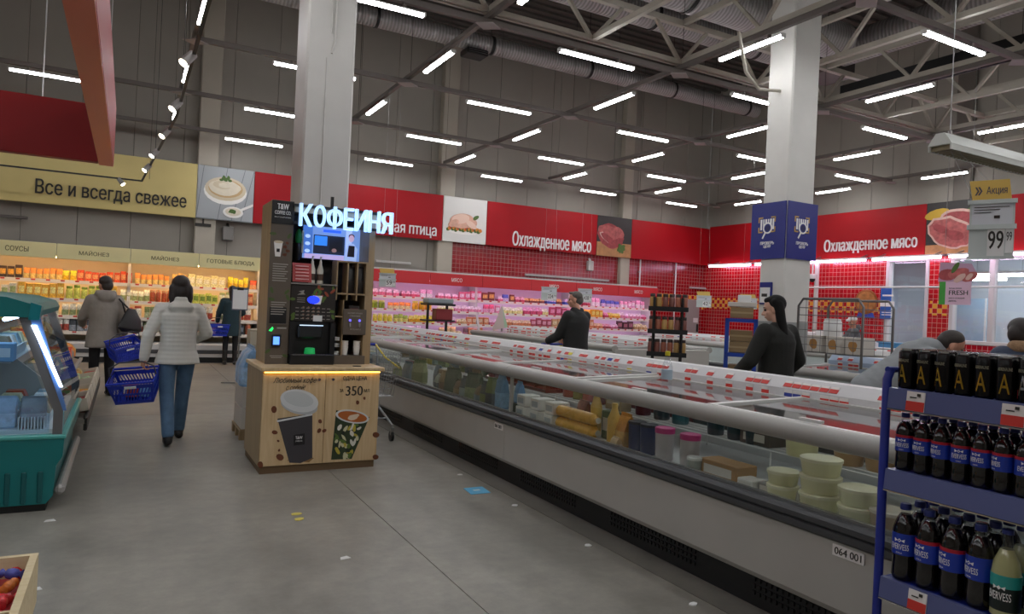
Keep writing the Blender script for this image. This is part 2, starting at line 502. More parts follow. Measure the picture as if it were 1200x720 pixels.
def panel_wall(name, run, lo, hi, z0, z1, pos, thick, face, step=1.0):
    """insulated wall of upright metal panels with shadow joints; runs along X or Y"""
    a, b = (pos, pos + thick)
    mb = MB()
    if run == 'X': mb.box(lo, hi, a + (.02 if face < 0 else 0), b - (.02 if face > 0 else 0), z0, z1)
    else: mb.box(a + (.02 if face < 0 else 0), b - (.02 if face > 0 else 0), lo, hi, z0, z1)
    w = struct(name, mb, mat('panel_joint', '5f5a54', 0.7))
    n = int(round((hi - lo) / step)); st = (hi - lo) / n
    p0, p1 = (pos, pos + .022) if face < 0 else (pos + thick - .022, pos + thick)
    q = MB()
    if run == 'X': q.rbox(0.004, st - .004, p0, p1, z0, z1, .006)
    else: q.rbox(p0, p1, 0.004, st - .004, z0, z1, .006)
    me = q.mesh('panel', GREYW)
    for i in range(n):
        o = link('panel', me, w)
        o.location = (lo + i * st, 0, 0) if run == 'X' else (0, lo + i * st, 0)
    return w
panel_wall('wall_back', 'X', XL, XR, 0, ZC, YB, .2, -1)
panel_wall('wall_front', 'X', XL, XR, 0, ZC, YF - .2, .2, 1, 2.0)
panel_wall('wall_left', 'Y', YF, YB, 0, ZC, XL - .2, .2, 1, 2.0)
panel_wall('wall_right', 'Y', YF, YB, 3.2, ZC, XR, .2, -1)
ceil = struct('ceiling', MB().box(XL, XR, YF, YB, ZC, ZC + .2), mat('roof_deck', '4a4642', 0.7, noise=.1, nscale=2))
q = MB()
for k in range(80): q.box(XL, XR, YF + k * .3, YF + k * .3 + .12, ZC - .06, ZC)
o = struct('deck_rib', q, mat('roof_rib', '524d48', 0.7), ceil); o['kind'] = 'stuff'

# pilasters on the back and right wall
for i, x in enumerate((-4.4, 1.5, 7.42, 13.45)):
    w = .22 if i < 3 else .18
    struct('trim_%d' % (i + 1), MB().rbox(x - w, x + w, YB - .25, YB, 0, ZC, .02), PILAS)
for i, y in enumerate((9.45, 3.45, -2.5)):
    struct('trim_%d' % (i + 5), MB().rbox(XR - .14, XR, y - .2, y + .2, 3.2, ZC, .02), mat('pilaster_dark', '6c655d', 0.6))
struct('trim_8', MB().box(XR - .05, XR, YF, YB, 6.05, 6.13), TRUSS)

# tiled lower walls
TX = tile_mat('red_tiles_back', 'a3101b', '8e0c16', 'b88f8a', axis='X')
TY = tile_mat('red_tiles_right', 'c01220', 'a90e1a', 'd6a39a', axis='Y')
KY = tile_mat('checker_tiles_right', 'e8a63a', 'b31420', 'd8b090', axis='Y', size=.115, check=True)
KX = tile_mat('checker_tiles_back', 'e8a63a', 'b31420', 'd8b090', axis='X', size=.115, check=True)
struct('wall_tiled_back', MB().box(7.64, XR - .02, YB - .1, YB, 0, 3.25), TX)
struct('trim_9', MB().box(13.9, XR - .03, YB - .112, YB - .1, 1.75, 2.2), KX)
# right wall with two openings into the lit preparation room
W1, W2 = (10.12, 11.22), (4.2, 9.62)
def rw(y0, y1, z0, z1, nm='wall_tiled_right'):
    return struct(nm, MB().box(XR - .12, XR + .1, y0, y1, z0, z1), TY)
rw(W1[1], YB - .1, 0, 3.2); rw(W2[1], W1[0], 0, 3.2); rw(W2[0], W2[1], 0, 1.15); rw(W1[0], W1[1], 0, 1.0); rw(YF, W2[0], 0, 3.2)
a, b = on(1, YB - .12, 803, 380), on(1, YB - .12, 818, 380)
dr = struct('door_1', MB().rbox(a.x, b.x, YB - .16, YB - .1, 0, 2.05, .01), mat('grey_door', '9a9692', .5))
struct('handle', MB().rbox(b.x - .12, b.x - .06, YB - .21, YB - .16, 1.0, 1.25, .01), DARKM, dr)
struct('sticker', MB().box(a.x + .3, a.x + .5, YB - .165, YB - .16, 1.3, 1.45), WPLAS, dr)
n_ = 10
for y0, y1 in ((W1[1] + .02, YB - .12), (W2[1] + .05, W1[0] - .05)):
    struct('trim_%d' % n_, MB().box(XR - .132, XR - .12, y0, y1, 1.79, 2.135), KY); n_ += 1
WFR = mat('window_frame_white', 'cfcbc8', 0.4)
GLASS = glass_mat('window_glass')
for k, ((y0, y1), z0, mulls) in enumerate(((W1, 1.0, ()), (W2, 1.15, (8.72, 7.4, 6.0)))):
    fr = MB()
    for a, b in ((y0, y0 + .09), (y1 - .09, y1)): fr.rbox(XR - .14, XR + .05, a, b, z0, 3.2, .01)
    fr.rbox(XR - .14, XR + .05, y0 + .09, y1 - .09, 3.1, 3.2, .01); fr.rbox(XR - .16, XR + .05, y0 + .09, y1 - .09, z0, z0 + .09, .01)
    wd = struct('window_%d' % (k + 1), fr, WFR)
    edges = [y0 + .09] + sorted(mulls) + [y1 - .09]
    for yy in mulls: struct('mullion', MB().rbox(XR - .12, XR + .03, yy - .06, yy + .06, z0 + .09, 3.1, .01), WFR, wd)
    for a, b in zip(edges[:-1], edges[1:]):
        struct('pane', MB().box(XR - .03, XR - .022, a + .06 * (a > y0 + .1), b - .06 * (b < y1 - .1), z0 + .09, 3.1), GLASS, wd)
# preparation room behind the panes
PW = mat('prep_room_wall', 'c9ccd2', 0.5)
struct('wall_prep', MB().box(21.5, 21.7, 2, 13, 0, 3.6), PW)
struct('wall_prep_far', MB().box(XR + .1, 21.5, 13, 13.2, 0, 3.6), PW)
struct('wall_prep_near', MB().box(XR + .1, 21.5, 1.8, 2, 0, 3.6), PW)
struct('ceiling_prep', MB().box(XR + .2, 21.5, 2, 13, 3.6, 3.7), mat('prep_ceiling', '8f9298', .6))
PREP = mat('prep_tube', 'ffffff', .4, emit=55, ecol='eef4ff')
for k, (x, y) in enumerate(((18.3, 9.3), (19.8, 8.0), (18.3, 6.6), (19.8, 10.6), (19.8, 5.2))):
    t = thing('prep_lamp', 'white tube lamp on the ceiling of the room behind the glass', 'lamp', (x, y, 2.78), 0, 'tube lamps behind the glass'); zz = 2.78
    part('housing', MB().rbox(-.08, .08, -.75, .75, .08, .14, .01), WPLAS, t, local=True)
    part('tube', MB().cyl((0, -.72, .05), (0, .72, .05), .035, n=10), PREP, t, True, True)
    for yy in (-.5, .5): part('hanger', MB().cyl((0, yy, .14), (0, yy, .82), .006, n=6), STEEL, t, local=True)
LB = mat('pale_blue_door', 'a9c6dc', .4)
for k, (y0, y1, x) in enumerate(((10.0, 11.0, 19.2), (7.9, 8.15, 18.6), (6.6, 6.8, 18.6))):
    pl = thing('door_panel', ('pale blue swing door seen through the narrow window', 'pale blue post left of the wide window middle', 'pale blue post near the right end of the wide window')[k], 'door' if k == 0 else 'post', (x, y0, 0))
    part('leaf', MB().rbox(x, x + .06, y0, y1, 0.0, 2.3 if k == 0 else 3.55, .01), LB, pl)
    part('edge_strip', MB().rbox(x - .02, x, y0, y0 + .05, 0, 2.3 if k == 0 else 3.55, .005), WPLAS, pl)
for k in range(5):
    y = 6.2 + k * .62
    t = thing('notice_sheet', 'paper sheet pinned to the far wall of the glazed room', 'paper', (21.49, y, 1.75), 0, 'sheets on the glazed room wall')
    part('sheet', MB().box(21.485, 21.5, y, y + .3, 1.75 + (k % 2) * .3, 2.15 + (k % 2) * .3), WPLAS, t)
    part('print', MB().box(21.481, 21.485, y + .05, y + .25, 1.85 + (k % 2) * .3, 2.08 + (k % 2) * .3), mat('print_grey', '8a93a5', .6), t)

# ------------------------------------------------------------------ big wall signs
def blobs(mb_list): pass
def print_part(parent, name, shapes, o, frame, mats):
    """flat print built from layered thin shapes; shapes: (points, material index)"""
    for k, (pts, mi) in enumerate(shapes):
        mb = MB(); decal(mb, pts, o, frame, 0.003 + .0012 * k); 
        part(name, mb, mats[mi], parent)
ZS0, ZS1 = 3.2, 4.41
YS = 17.42
def back_board(name, label, x0, x1, m, z0=ZS0, z1=ZS1):
    t = thing(name, label, 'sign', ((x0 + x1) / 2, YS, z0))
    part('board', MB().rbox(x0, x1, YS, YS + .06, z0, z1, .008), m, t)
    part('bracket', MB().box(x0 + .3, x0 + .36, YS + .06, YB, z1 - .2, z1 - .14).box(x1 - .36, x1 - .3, YS + .06, YB, z1 - .2, z1 - .14), STEEL, t)
    return t
def fit_text(s, pa, pb, ptop, frame, plane, bold=.012, depth=.03):
    pass
t = back_board('wall_sign', 'long yellow wall sign with dark letters above the left cooler', XL + .1, 1.28, YELS)
a = on(1, YS, 41, 227); b = on(1, YS, 218, 249); top = on(1, YS, 41, 209)
hcap = top.z - a.z
m = MB(); add_text(m, 'Все и всегда свежее', (a.x, YS, a.z - hcap * .16), b.x - a.x, hcap * 1.16, BACK, .03, .012); part('lettering', m, INK, t)
t = back_board('food_picture', 'square wall picture of a bowl of cream topped with herbs', 1.285, 2.5, mat('print_plank', 'a9adb0', .5))
GRN = mat('print_green', '4d6b2c', .6); CREAM = mat('print_cream', 'e2d8c2', .5, noise=.06, nscale=9); CREAM2 = mat('print_cream_shadow', 'd5c6a8', .5); BOWL = mat('print_bowl', 'f2efe9', .4); LINE = mat('print_plank_gap', '6f7578', .6); TAN = mat('print_tan', 'c9a878', .5)
sh = [(rect(.0, .0, 1.21, .02), 4)]
for k, (xa, xb) in enumerate(((.0, .12), (.45, .62), (.75, 1.0), (.95, 1.2))): sh.append(([(xa, .02), (xa + .012, .02), (xb + .012, 1.2), (xb, 1.2)], 4))
sh += [(oval(.6, .66, .46, .3), 3), (oval(.6, .72, .44, .27), 2), (oval(.6, .73, .37, .21), 5), (oval(.58, .75, .34, .18, wob=.1, seed=2), 1), (oval(.52, .8, .2, .09, wob=.2, seed=4), 2), (oval(.58, .8, .14, .06, wob=.2, seed=9), 1)]
for k in range(7): sh.append((oval(.5 + .03 * k, .92 + .03 * (k % 3), .045, .03, 9, k, .4, k), 0))
sh += [(oval(.78, .2, .22, .13), 3), (oval(.78, .21, .17, .09), 1), (oval(.76, .22, .09, .05, 12, 0, .5, 3), 0), ([(.95, .24), (1.21, .38), (1.21, .44), (.93, .29)], 3)]
print_part(t, 'print', sh, (1.285, YS, ZS0), BACK, [GRN, CREAM, CREAM2, BOWL, LINE, TAN])
t = back_board('wall_sign', 'red wall sign ending in poultry lettering, behind the coffee kiosk', 2.51, 7.28, REDS)
a = on(1, YS, 511, 277); hc = .36
m = MB(); add_text(m, 'Охлажденная птица', (4.35, YS, a.z - .06), a.x - 4.35, hc, BACK, .03, .012); part('lettering', m, WLET, t)
t = back_board('food_picture', 'white wall picture of a raw chicken on a bed of vegetables', 7.29, 8.58, mat('print_white', 'e4e2dd', .5))
PINK = mat('print_chicken', 'dba892', .5, noise=.15, nscale=9); PINK2 = mat('print_chicken_light', 'eac7b4', .5); ORG_ = mat('print_orange', 'd4832f', .5); REDV = mat('print_tomato', 'b93a2a', .5)
sh = [(oval(.62, .32, .56, .1), 5)]
for k in range(22): sh.append((oval(.15 + .045 * k, .33 + .06 * ((k * 7) % 5) / 4, .055, .05, 9, k, .3, k), (0, 3, 4, 0, 3)[k % 5]))
sh += [(oval(.55, .58, .36, .2, 22, .1), 1), (oval(.5, .63, .26, .13, 18, .2), 2), (oval(.85, .55, .14, .12), 1), (oval(.82, .5, .18, .08, 16, -.5), 2), (oval(.95, .7, .1, .05, 10, .6), 0), (oval(.3, .5, .16, .09, 14, .5), 1)]
print_part(t, 'print', sh, (7.29, YS, ZS0), BACK, [GRN, PINK, PINK2, ORG_, REDV, BOWL])
t = back_board('wall_sign', 'red chilled meat sign on the back wall between two pictures', 8.59, 12.28, REDS)
a = on(1, YS, 600, 288); b = on(1, YS, 692, 299); top = on(1, YS, 601, 271); hc = top.z - a.z
m = MB(); add_text(m, 'Охлажденное мясо', (a.x, YS, a.z - hc * .18), b.x - a.x, hc * 1.2, BACK, .03, .012); part('lettering', m, WLET, t)
MEAT = mat('print_meat', '9c3f42', .5, noise=.3, nscale=9); MEAT2 = mat('print_meat_light', 'b25a58', .5, noise=.3, nscale=10); MEATF = mat('print_fat', 'd2aca0', .5, noise=.1, nscale=10); WOODP = mat('print_wood', 'b07f50', .5, noise=.2, nscale=6); DKP = mat('print_dark', '2e2a29', .5)
t = back_board('food_picture', 'dark wall picture of a raw beef joint beside herbs', 12.29, 13.58, DKP)
sh = [(rect(.0, 0, 1.29, .42), 3), (oval(.5, .62, .5, .36, 22, -.3, .08, 1), 0), (oval(.42, .72, .4, .2, 18, -.25, .1, 5), 1), (oval(.35, .55, .3, .1, 16, -.5, .2, 8), 2), (oval(.4, .53, .3, .1, 16, -.5, .2, 8), 0), (oval(.8, .75, .22, .14, 14, -.6), 1)]
for k in range(9): sh.append((oval(.85 + .04 * (k % 4), .22 + .05 * (k // 3), .1, .06, 10, k, .4, k), 4))
print_part(t, 'print', sh, (12.29, YS, ZS0), BACK, [MEAT, MEAT2, MEATF, WOODP, GRN])
back_board('wall_sign', 'plain red sign panel in the back corner right of the beef picture', 13.59, 16.82, REDS)
XS = 16.84
def right_board(name, label, y0, y1, m, z0=3.24, z1=4.47):
    t = thing(name, label, 'sign', (XS, (y0 + y1) / 2, z0))
    part('board', MB().rbox(XS - .06, XS, y0, y1, z0, z1, .008), m, t)
    part('bracket', MB().box(XS, XR, y0 + .3, y0 + .36, z1 - .2, z1 - .14).box(XS, XR, y1 - .36, y1 - .3, z1 - .2, z1 - .14), STEEL, t)
    return t
XF = XS - .06
t = right_board('wall_sign', 'red chilled meat sign on the right wall above the windows', 10.2, YS - .02, REDS)
a = on(0, XF, 966, 296); b = on(0, XF, 1075, 292); top = on(0, XF, 967, 284); hc = .33
m = MB(); add_text(m, 'Охлажденное мясо', (XF, a.y, a.z - .06), a.y - b.y, hc * 1.2, RIGHT, .03, .012); part('lettering', m, WLET, t)
t = right_board('food_picture', 'wall picture of raw pork steaks with green peppers on the right wall', 8.62, 10.19, DKP)
sh = [(rect(0, 0, 1.57, .22), 3), (oval(.25, .95, .3, .12, 12, .2), 5), (oval(1.1, .95, .4, .12, 14, .35), 4), (oval(.85, .72, .55, .3, 22, -.25, .06, 2), 2), (oval(.85, .7, .5, .26, 22, -.25, .06, 2), 0), (oval(.58, .5, .56, .36, 24, -.35, .12, 3), 2), (oval(.58, .49, .51, .31, 24, -.35, .14, 3), 1), (oval(.7, .42, .22, .12, 14, -.3, .3, 4), 0), (oval(.35, .6, .2, .09, 14, -.4, .3, 6), 0), (oval(1.25, .45, .28, .3, 18, .3), 1)]
print_part(t, 'print', sh, (XF, 10.19, 3.24), RIGHT, [MEAT, MEAT2, MEATF, WOODP, GRN, mat('print_yellow', 'c9a22c', .5)])
right_board('wall_sign', 'plain red sign panel right of the pork picture', 3.0, 8.6, REDS)

# ------------------------------------------------------------------ columns
def column(label, x0, x1, y0, y1, grey):
    t = thing('column', label, 'column', ((x0 + x1) / 2, (y0 + y1) / 2, 0))
    part('shaft', MB().rbox(x0, x1, y0, y1, 0, ZC, .02), WHITE, t)
    if grey: part('base_paint', MB().rbox(x0 - .004, x1 + .004, y0 - .004, y1 + .004, 0, 1.5, .02), mat('grey_paint', '8f918f', .5), t)
    return t
cl = column('white square column rising behind the coffee kiosk', 1.45, 1.93, 7.1, 7.6, False)
part('conduit', MB().tube([(1.72, 7.085, 9), (1.72, 7.085, 4.1), (1.69, 7.085, 3.95)], .012), WHITE, cl, True)
part('conduit', MB().tube([(1.68, 7.09, 9), (1.68, 7.09, 4.15)], .006), WHITE, cl, True)
part('conduit', MB().tube([(1.645, 7.09, 3.9), (1.645, 7.09, 2.4)], .006), WHITE, cl, True)
cr = column('white square column wearing two blue price-check plates', 7.38, 7.88, 6.29, 6.7, True)
part('conduit', MB().tube([(6.5, 6.4, 5.05), (6.7, 6.45, 4.6), (7.0, 6.5, 4.45), (7.38, 6.5, 4.5)], .02), TRUSS, cr, True)
# blue plates
NAVY = mat('navy_plate', '17237a', .4); GOLD = mat('gold_mark', 'c9a25a', .5)
def plate(label, o, frame, w, h):
    t = thing('price_check_sign', label, 'sign', o)
    a, b, n = frame; o = Vector(o)
    m = MB(); m.obox(o + a * (w / 2) + b * (h / 2) + n * .006, (a, b, n), (w / 2, h / 2, .006)); part('plate', m, NAVY, t)
    f = o + n * .012
    for sx in (0, 1):
        for sz in (0, 1):
            m = MB()
            cx, cz = w * (.22 + .5 * sx) + .0, h * (.47 + .28 * sz); dx = 1 if sx == 0 else -1; dz = 1 if sz == 0 else -1
            L, k = w * .13, w * .03
            decal(m, rect(min(cx, cx + dx * L), min(cz, cz + dz * k), max(cx, cx + dx * L), max(cz, cz + dz * k)), f, frame)
            decal(m, rect(min(cx, cx + dx * k), min(cz, cz + dz * L), max(cx, cx + dx * k), max(cz, cz + dz * L)), f, frame)
            part('corner_mark', m, GOLD, t)
    m = MB()
    for k, (p, ww) in enumerate(((.28, .05), (.36, .03), (.42, .05), (.5, .03), (.56, .05), (.64, .04))): decal(m, rect(w * p, h * .52, w * (p + ww), h * .71), f, frame, .003)
    part('bar_code_mark', m, WLET, t)
    m = MB(); decal(m, oval(w * .5, h * .55, w * .125, w * .125), f, frame, .005); part('lens_disc', m, NAVY, t)
    m = MB(); decal(m, oval(w * .5, h * .55, w * .07, w * .07), f, frame, .0065); part('lens_disc', m, mat('navy_dark', '101850', .4), t)
    m = MB()
    N = 22
    for k in range(N):
        t0, t1 = 2 * math.pi * k / N, 2 * math.pi * (k + 1) / N; r0, r1 = w * .1, w * .135
        decal(m, [(w * .5 + r * math.cos(tt), h * .55 + r * math.sin(tt)) for r, tt in ((r0, t0), (r1, t0), (r1, t1), (r0, t1))], f, frame, .007)
    decal(m, [(w * .43, h * .49), (w * .46, h * .475), (w * .37, h * .36), (w * .34, h * .375)], f, frame, .007)
    part('magnifier', m, WLET, t)
    m = MB(); add_text(m, 'ПРОВЕРЬ', f + a * (w * .3) + b * (h * .255), w * .4, h * .055, frame, .004, .02); add_text(m, 'ЦЕНУ', f + a * (w * .4) + b * (h * .19), w * .21, h * .055, frame, .004, .02)
    part('lettering', m, WLET, t)
plate('blue price-check plate on the aisle-facing side of the column', (7.366, 6.85, 2.3), RIGHT, .56, .74)
plate('blue price-check plate on the camera-facing side of the column', (7.37, 6.276, 2.3), BACK, .56, .74)
t = thing('notice_board', 'small navy-framed notice on the column above the dark-haired woman', 'notice', (7.35, 6.5, 1.72))
m = MB(); o = on(0, 7.37, 904, 357); o1 = on(0, 7.37, 891, 331)
part('frame', MB().rbox(7.355, 7.38, o.y, o1.y, o.z, o1.z, .006), NAVY, t)
part('sheet', MB().box(7.35, 7.355, o.y + .02, o1.y - .02, o.z + .02, o1.z - .07), WPLAS, t)
part('bar_code_mark', MB().box(7.347, 7.35, o.y + .06, o.y + .1, o.z + .1, o.z + .14).box(7.347, 7.35, o1.y - .1, o1.y - .05, o.z + .1, o.z + .14), INK, t)

# ------------------------------------------------------------------ ceiling grid with tube lights
GZ = 4.93
ORD = ('nearest', 'second', 'third', 'fourth', 'fifth', 'sixth', 'seventh', 'eighth', 'ninth', 'tenth', 'eleventh', 'twelfth', 'thirteenth')
GX = [0.67 + 3.055 * k for k in range(-2, 6)]
GY = [-3.65, -.82, 2.02, 4.87, 7.77, 10.58, 13.45, 16.3]
TUBE = mat('lamp_diffuser', 'ffffff', .4, emit=LAMP_POWER, ecol='fbfcff')
HOUS = mat('lamp_housing', 'bfbdb8', .4)
GUS = mat('gusset_plate', 'a39a97', .5)
for y in GY:
    t = thing('light_rail', 'dark cross rail with tube lights, %s from the back wall' % ORD[len(GY) - 1 - GY.index(y)], 'rail', ((GX[0] + GX[-1]) / 2, y, GZ), 0, 'ceiling rails parallel to the back wall')
    x0 = GX[2] if abs(y - 10.58) < .1 else GX[0]
    part('beam', MB().box(x0, GX[-1], y - .03, y + .03, GZ, GZ + .07), RAILM, t)
    for x in [g for g in GX if g >= x0]:
        part('gusset', MB().prism([(x - .17, y), (x, y - .13), (x + .17, y), (x, y + .13)], 'Z', GZ - .012, GZ), GUS, t)
        part('wire', MB().cyl((x + .04, y, GZ + .07), (x + .04, y, ZC - .05), .004, n=5), DARKM, t)
for x in GX:
    t = thing('light_rail', 'dark lengthwise rail with tube lights, %s from the right wall' % ORD[len(GX) - 1 - GX.index(x)], 'rail', (x, (GY[0] + GY[-1]) / 2, GZ), 0, 'ceiling rails towards the back wall')
    part('beam', MB().box(x - .03, x + .03, GY[0], GY[-1], GZ + .071, GZ + .135), RAILM, t)
def make_lamp():
    t = thing('tube_light', 'x', 'lamp', (0, 0, 0))
    part('housing', MB().prism([(-.028, .05), (.028, .05), (.034, .03), (-.034, .03)], 'X', -.6, .6), HOUS, t, local=True)
    part('diffuser', MB().prism([(-.032, .03), (.032, .03), (.032, .01), (.022, 0), (-.022, 0), (-.032, .01)], 'X', -.585, .585), TUBE, t, local=True)
    for s in (-1, 1): part('end_cap', MB().rbox(*sorted((s * .585, s * .61)), -.036, .036, -.002, .052, .004), HOUS, t, local=True)
    for s in (-.35, .35): part('bracket', MB().box(s - .015, s + .015, -.02, .02, .05, .1), RAILM, t, local=True)
    return t
lamp0 = make_lamp(); used = False
def put_lamp(x, y, rz, label, group, dz=0.0):
    global used
    if not used:
        lamp0.location = (x, y, GZ - .101 + dz); lamp0.rotation_euler = (0, 0, rz); tag(lamp0, label, 'lamp', group); used = True
    else:
        c = copy_tree(lamp0, (x, y, GZ - .101 + dz), rz, label, group)
        if rz: c.scale = (.86, 1, 1)
for y in GY:
    for a, b in zip(GX[:-1], GX[1:]):
        if a < .6 and (abs(y - 10.58) < .1 or y > 16): continue
        put_lamp((a + b) / 2 + (.1 if a > .6 else -.3), y, 0, 'tube light on the %s cross rail from the back wall, %s lamp from the right' % (ORD[len(GY) - 1 - GY.index(y)], ORD[len(GX) - 1 - GX.index(b)]), 'tube lights parallel to the back wall')
for x in GX:
    for a, b in zip(GY[:-1], GY[1:]):
        put_lamp(x, (a + b) / 2 + .15, math.pi / 2, 'tube light on the %s lengthwise rail from the right, %s lamp from the back wall' % (ORD[len(GX) - 1 - GX.index(x)], ORD[len(GY) - 1 - GY.index(b)]), 'tube lights towards the back wall', .071)

# lattice girders above the near half of the grid
TZ0, TZ1 = 5.1, 5.66
nodes = [0.67 + 3.055 * k / 2 for k in range(-3, 11)]
t = thing('lattice_girder', 'grey lattice girder crossing above the columns parallel to the back wall', 'girder', (6, 7.77, TZ0))
part('lower_chord', MB().box(nodes[0], nodes[-1], 7.71, 7.75, TZ0 - .03, TZ0 + .03).box(nodes[0], nodes[-1], 7.79, 7.83, TZ0 - .03, TZ0 + .03), TRUSS, t)
part('upper_chord', MB().box(nodes[0], nodes[-1], 7.73, 7.81, TZ1 - .04, TZ1 + .04), TRUSS, t)
for x in nodes[:-1]:
    for s in (-1, 1): part('web_bar', MB().bar((x, 7.77, TZ0), (x + s * .5, 7.77, TZ1), .045), TRUSS, t)
for k, x in enumerate(nodes[1:-1]):
    t = thing('lattice_girder', 'grey lengthwise lattice girder overhead, %s from the right' % ORD[len(nodes) - 3 - k], 'girder', (x, 2, TZ0), 0, 'lattice girders towards the camera side')
    part('lower_chord', MB().box(x - .035, x + .035, YF + .3, 7.7, TZ0 - .03, TZ0 + .04), TRUSS, t)
    part('upper_chord', MB().box(x - .03, x + .03, YF + .3, 7.7, TZ1 - .04, TZ1 + .04), TRUSS, t)
    m = MB()
    for j in range(8):
        y = 6.3 - j * 1.45
        for s in (-1, 1): part('web_bar', MB().bar((x, y, TZ0), (x, y + s * .5, TZ1), .045), TRUSS, t)

# ventilation ducts
DUCT = stripe_mat('spiral_duct', '8d8a88', 'aaa7a5', 4.5, 'X', .4, .35, .6, .02)
DUCTY = stripe_mat('spiral_duct_lengthwise', '7d7876', '9b9694', 4.5, 'Y', .4, .35, .6, .02)
def duct(label, y, z, r, x0, x1):
    t = thing('air_duct', label, 'duct', ((x0 + x1) / 2, y, z - r))
    part('pipe', MB().cyl((x0, y, z), (x1, y, z), r, n=28), DUCT, t, True)
    x = x0 + 1
    while x < x1:
        part('clamp_ring', MB().cyl((x - .03, y, z), (x + .03, y, z), r + .015, n=28), DARKM, t, True)
        part('hanger', MB().cyl((x, y, z + r), (x, y, ZC - .05), .008, n=6), DARKM, t)
        x += 2.6
duct('thin spiral air duct nearest the back wall', 14.0, 7.25, .19, -2, 15)
duct('middle spiral air duct above the lattice girder', 10.2, 6.95, .24, 2.0, 13.2)
duct('thick spiral air duct nearest the columns', 8.6, 6.65, .33, 4.0, 11.3)
t = thing('air_duct', 'spiral air duct running lengthwise behind the right column', 'duct', (11.9, 6, 6.3))
part('pipe', MB().cyl((11.9, 0, 6.75), (11.9, 9, 6.75), .3, n=28), DUCTY, t, True)
part('end_box', MB().rbox(11.5, 12.3, 9.0, 9.7, 6.3, 7.15, .03), mat('duct_box', '3c3936', .5, .4), t)
t = thing('air_grille', 'dark box grille hanging under the thin duct', 'vent', on(1, 14, 556, 58))
o = on(1, 14, 556, 58); part('box', MB().rbox(o.x - .25, o.x + .25, 13.8, 14.2, 6.92, 7.05, .02), DARKM, t)
part('slat', MB().box(o.x - .22, o.x + .22, 13.79, 13.8, 6.96, 6.97).box(o.x - .22, o.x + .22, 13.79, 13.8, 7.0, 7.01), STEEL, t)
t = thing('cable_tray', 'dark slatted cable tray above the right-hand ceiling rail', 'cable tray', (10.4, 4, 5.3))
part('side_rail', MB().box(10.15, 10.18, -4, 7.7, 5.25, 5.4).box(10.62, 10.65, -4, 7.7, 5.25, 5.4), BLACK, t)
for k in range(28): part('slat', MB().box(10.18, 10.62, -3.9 + k * .42, -3.72 + k * .42, 5.26, 5.29), BLACK, t)
m = MB()
for k in range(5): m.tube([(10.22 + k * .08, -4, 5.31), (10.24 + k * .08, 2, 5.31), (10.22 + k * .08, 7.6, 5.31)], .025, 6)
part('cable', m, BLACK, t)

# spotlight track over the left aisle
SPOTE = mat('spot_lens', 'fff6e2', .4, emit=14, ecol='fff0d6'); SPOTB = mat('spot_body', '8b8884', .45)
TZ = 3.75
t = thing('light_track', 'thin dark light track carrying spotlights above the left aisle', 'track', (.44, 10, TZ))
xe = .3
part('rail', MB().bar((.46, -2, TZ), (.46, 10, TZ), .03).bar((.46, 10, TZ), (.17, 16.4, TZ), .03).bar((.17, 16.4, TZ), (-3.5, 16.4, TZ), .03), DARKM, t)
for y in (2, 5.5, 9, 12.5, 16): part('wire', MB().cyl((.46 if y < 11 else .3, y, TZ), (.46 if y < 11 else .3, y, ZC - .05), .004, n=5), DARKM, t)
def spot(x, y, side):
    t = thing('spotlight', 'grey can spotlight clipped to the light track', 'spotlight', (x, y, TZ), 0, 'spotlights on the track')
    d = Vector((side * .55, -.3, -.75)).normalized()
    p = Vector((x + side * .05, y, TZ - .06))
    part('arm', MB().cyl((x, y, TZ), p, .012, n=8), SPOTB, t)
    part('can', MB().cyl(p - d * .08, p + d * .07, .042, .048, 16), SPOTB, t, True)
    part('lens', MB().cyl(p + d * .07, p + d * .076, .041, n=16), SPOTE, t, True)
for y, x, s in ((7.3, .46, -1), (9.2, .46, -1), (10.9, .42, -1), (12.6, .34, -1), (14.2, .27, -1)): spot(x, y, s)
spot(-.25, 16.4, 1)

# red suspended fascia over the left department
t = thing('suspended_fascia', 'red hanging fascia frame above the left display cases', 'fascia', (-2, 8, 3.4))
SALM = mat('fascia_underside_lit', 'd9614a', .35)  # light falling on the red underside, put into a paler salmon colour
part('side_beam', MB().rbox(-.46, -.26, -4, 12.5, 3.4, 4.28, .01), REDD, t)
part('lit_underside', MB().box(-.455, -.265, -4, 12.5, 3.385, 3.4), SALM, t)
for k in range(4): part('end_panel', MB().rbox(-6.5 + k * 1.51, -6.5 + (k + 1) * 1.51 - .006, 12.3, 12.5, 3.4, 4.25, .008), REDD, t)
for x in (-1.2, -4): part('hanger', MB().cyl((x, 12.4, 4.25), (x, 12.4, ZC - .05), .01, n=6), WPLAS, t)
for y in (0, 4, 8, 12): part('hanger', MB().cyl((-.36, y, 4.28), (-.36, y, ZC - .05), .006, n=6), WPLAS, t)
# ------------------------------------------------------------------ chest freezer islands
FBODY = mat('freezer_panel_grey', 'b2afa8', .45, .1, noise=.04, nscale=3)
FBUMP = mat('freezer_bumper', '3f4042', .45)
FPLIN = mat('freezer_plinth', '141415', .5)
FRAIL = mat('freezer_rail', 'a3a19b', .4)
FLID = mat('lid_frame', 'c9c9c5', .35)
FGL = glass_mat('freezer_front_glass', (.97, .99, .98), .02, .9, .03)
LGL = glass_mat('freezer_lid_glass', (.93, .95, .95), .04, .95, .1)
FIN = mat('freezer_inside', 'd8dad9', .5)
TAGR = mat('price_tag_red', 'd2382f', .5); TAGY = mat('price_tag_yellow', 'e0cf3c', .5); TAGB = mat('price_tag_blue', '2d3c9a', .5); TAGW = mat('price_tag_white', 'e8e4e0', .5)
RIDGE = mat('ridge_white', 'd8d7d8', .4); RIDGB = mat('ridge_pale_blue', 'aebfd6', .4)

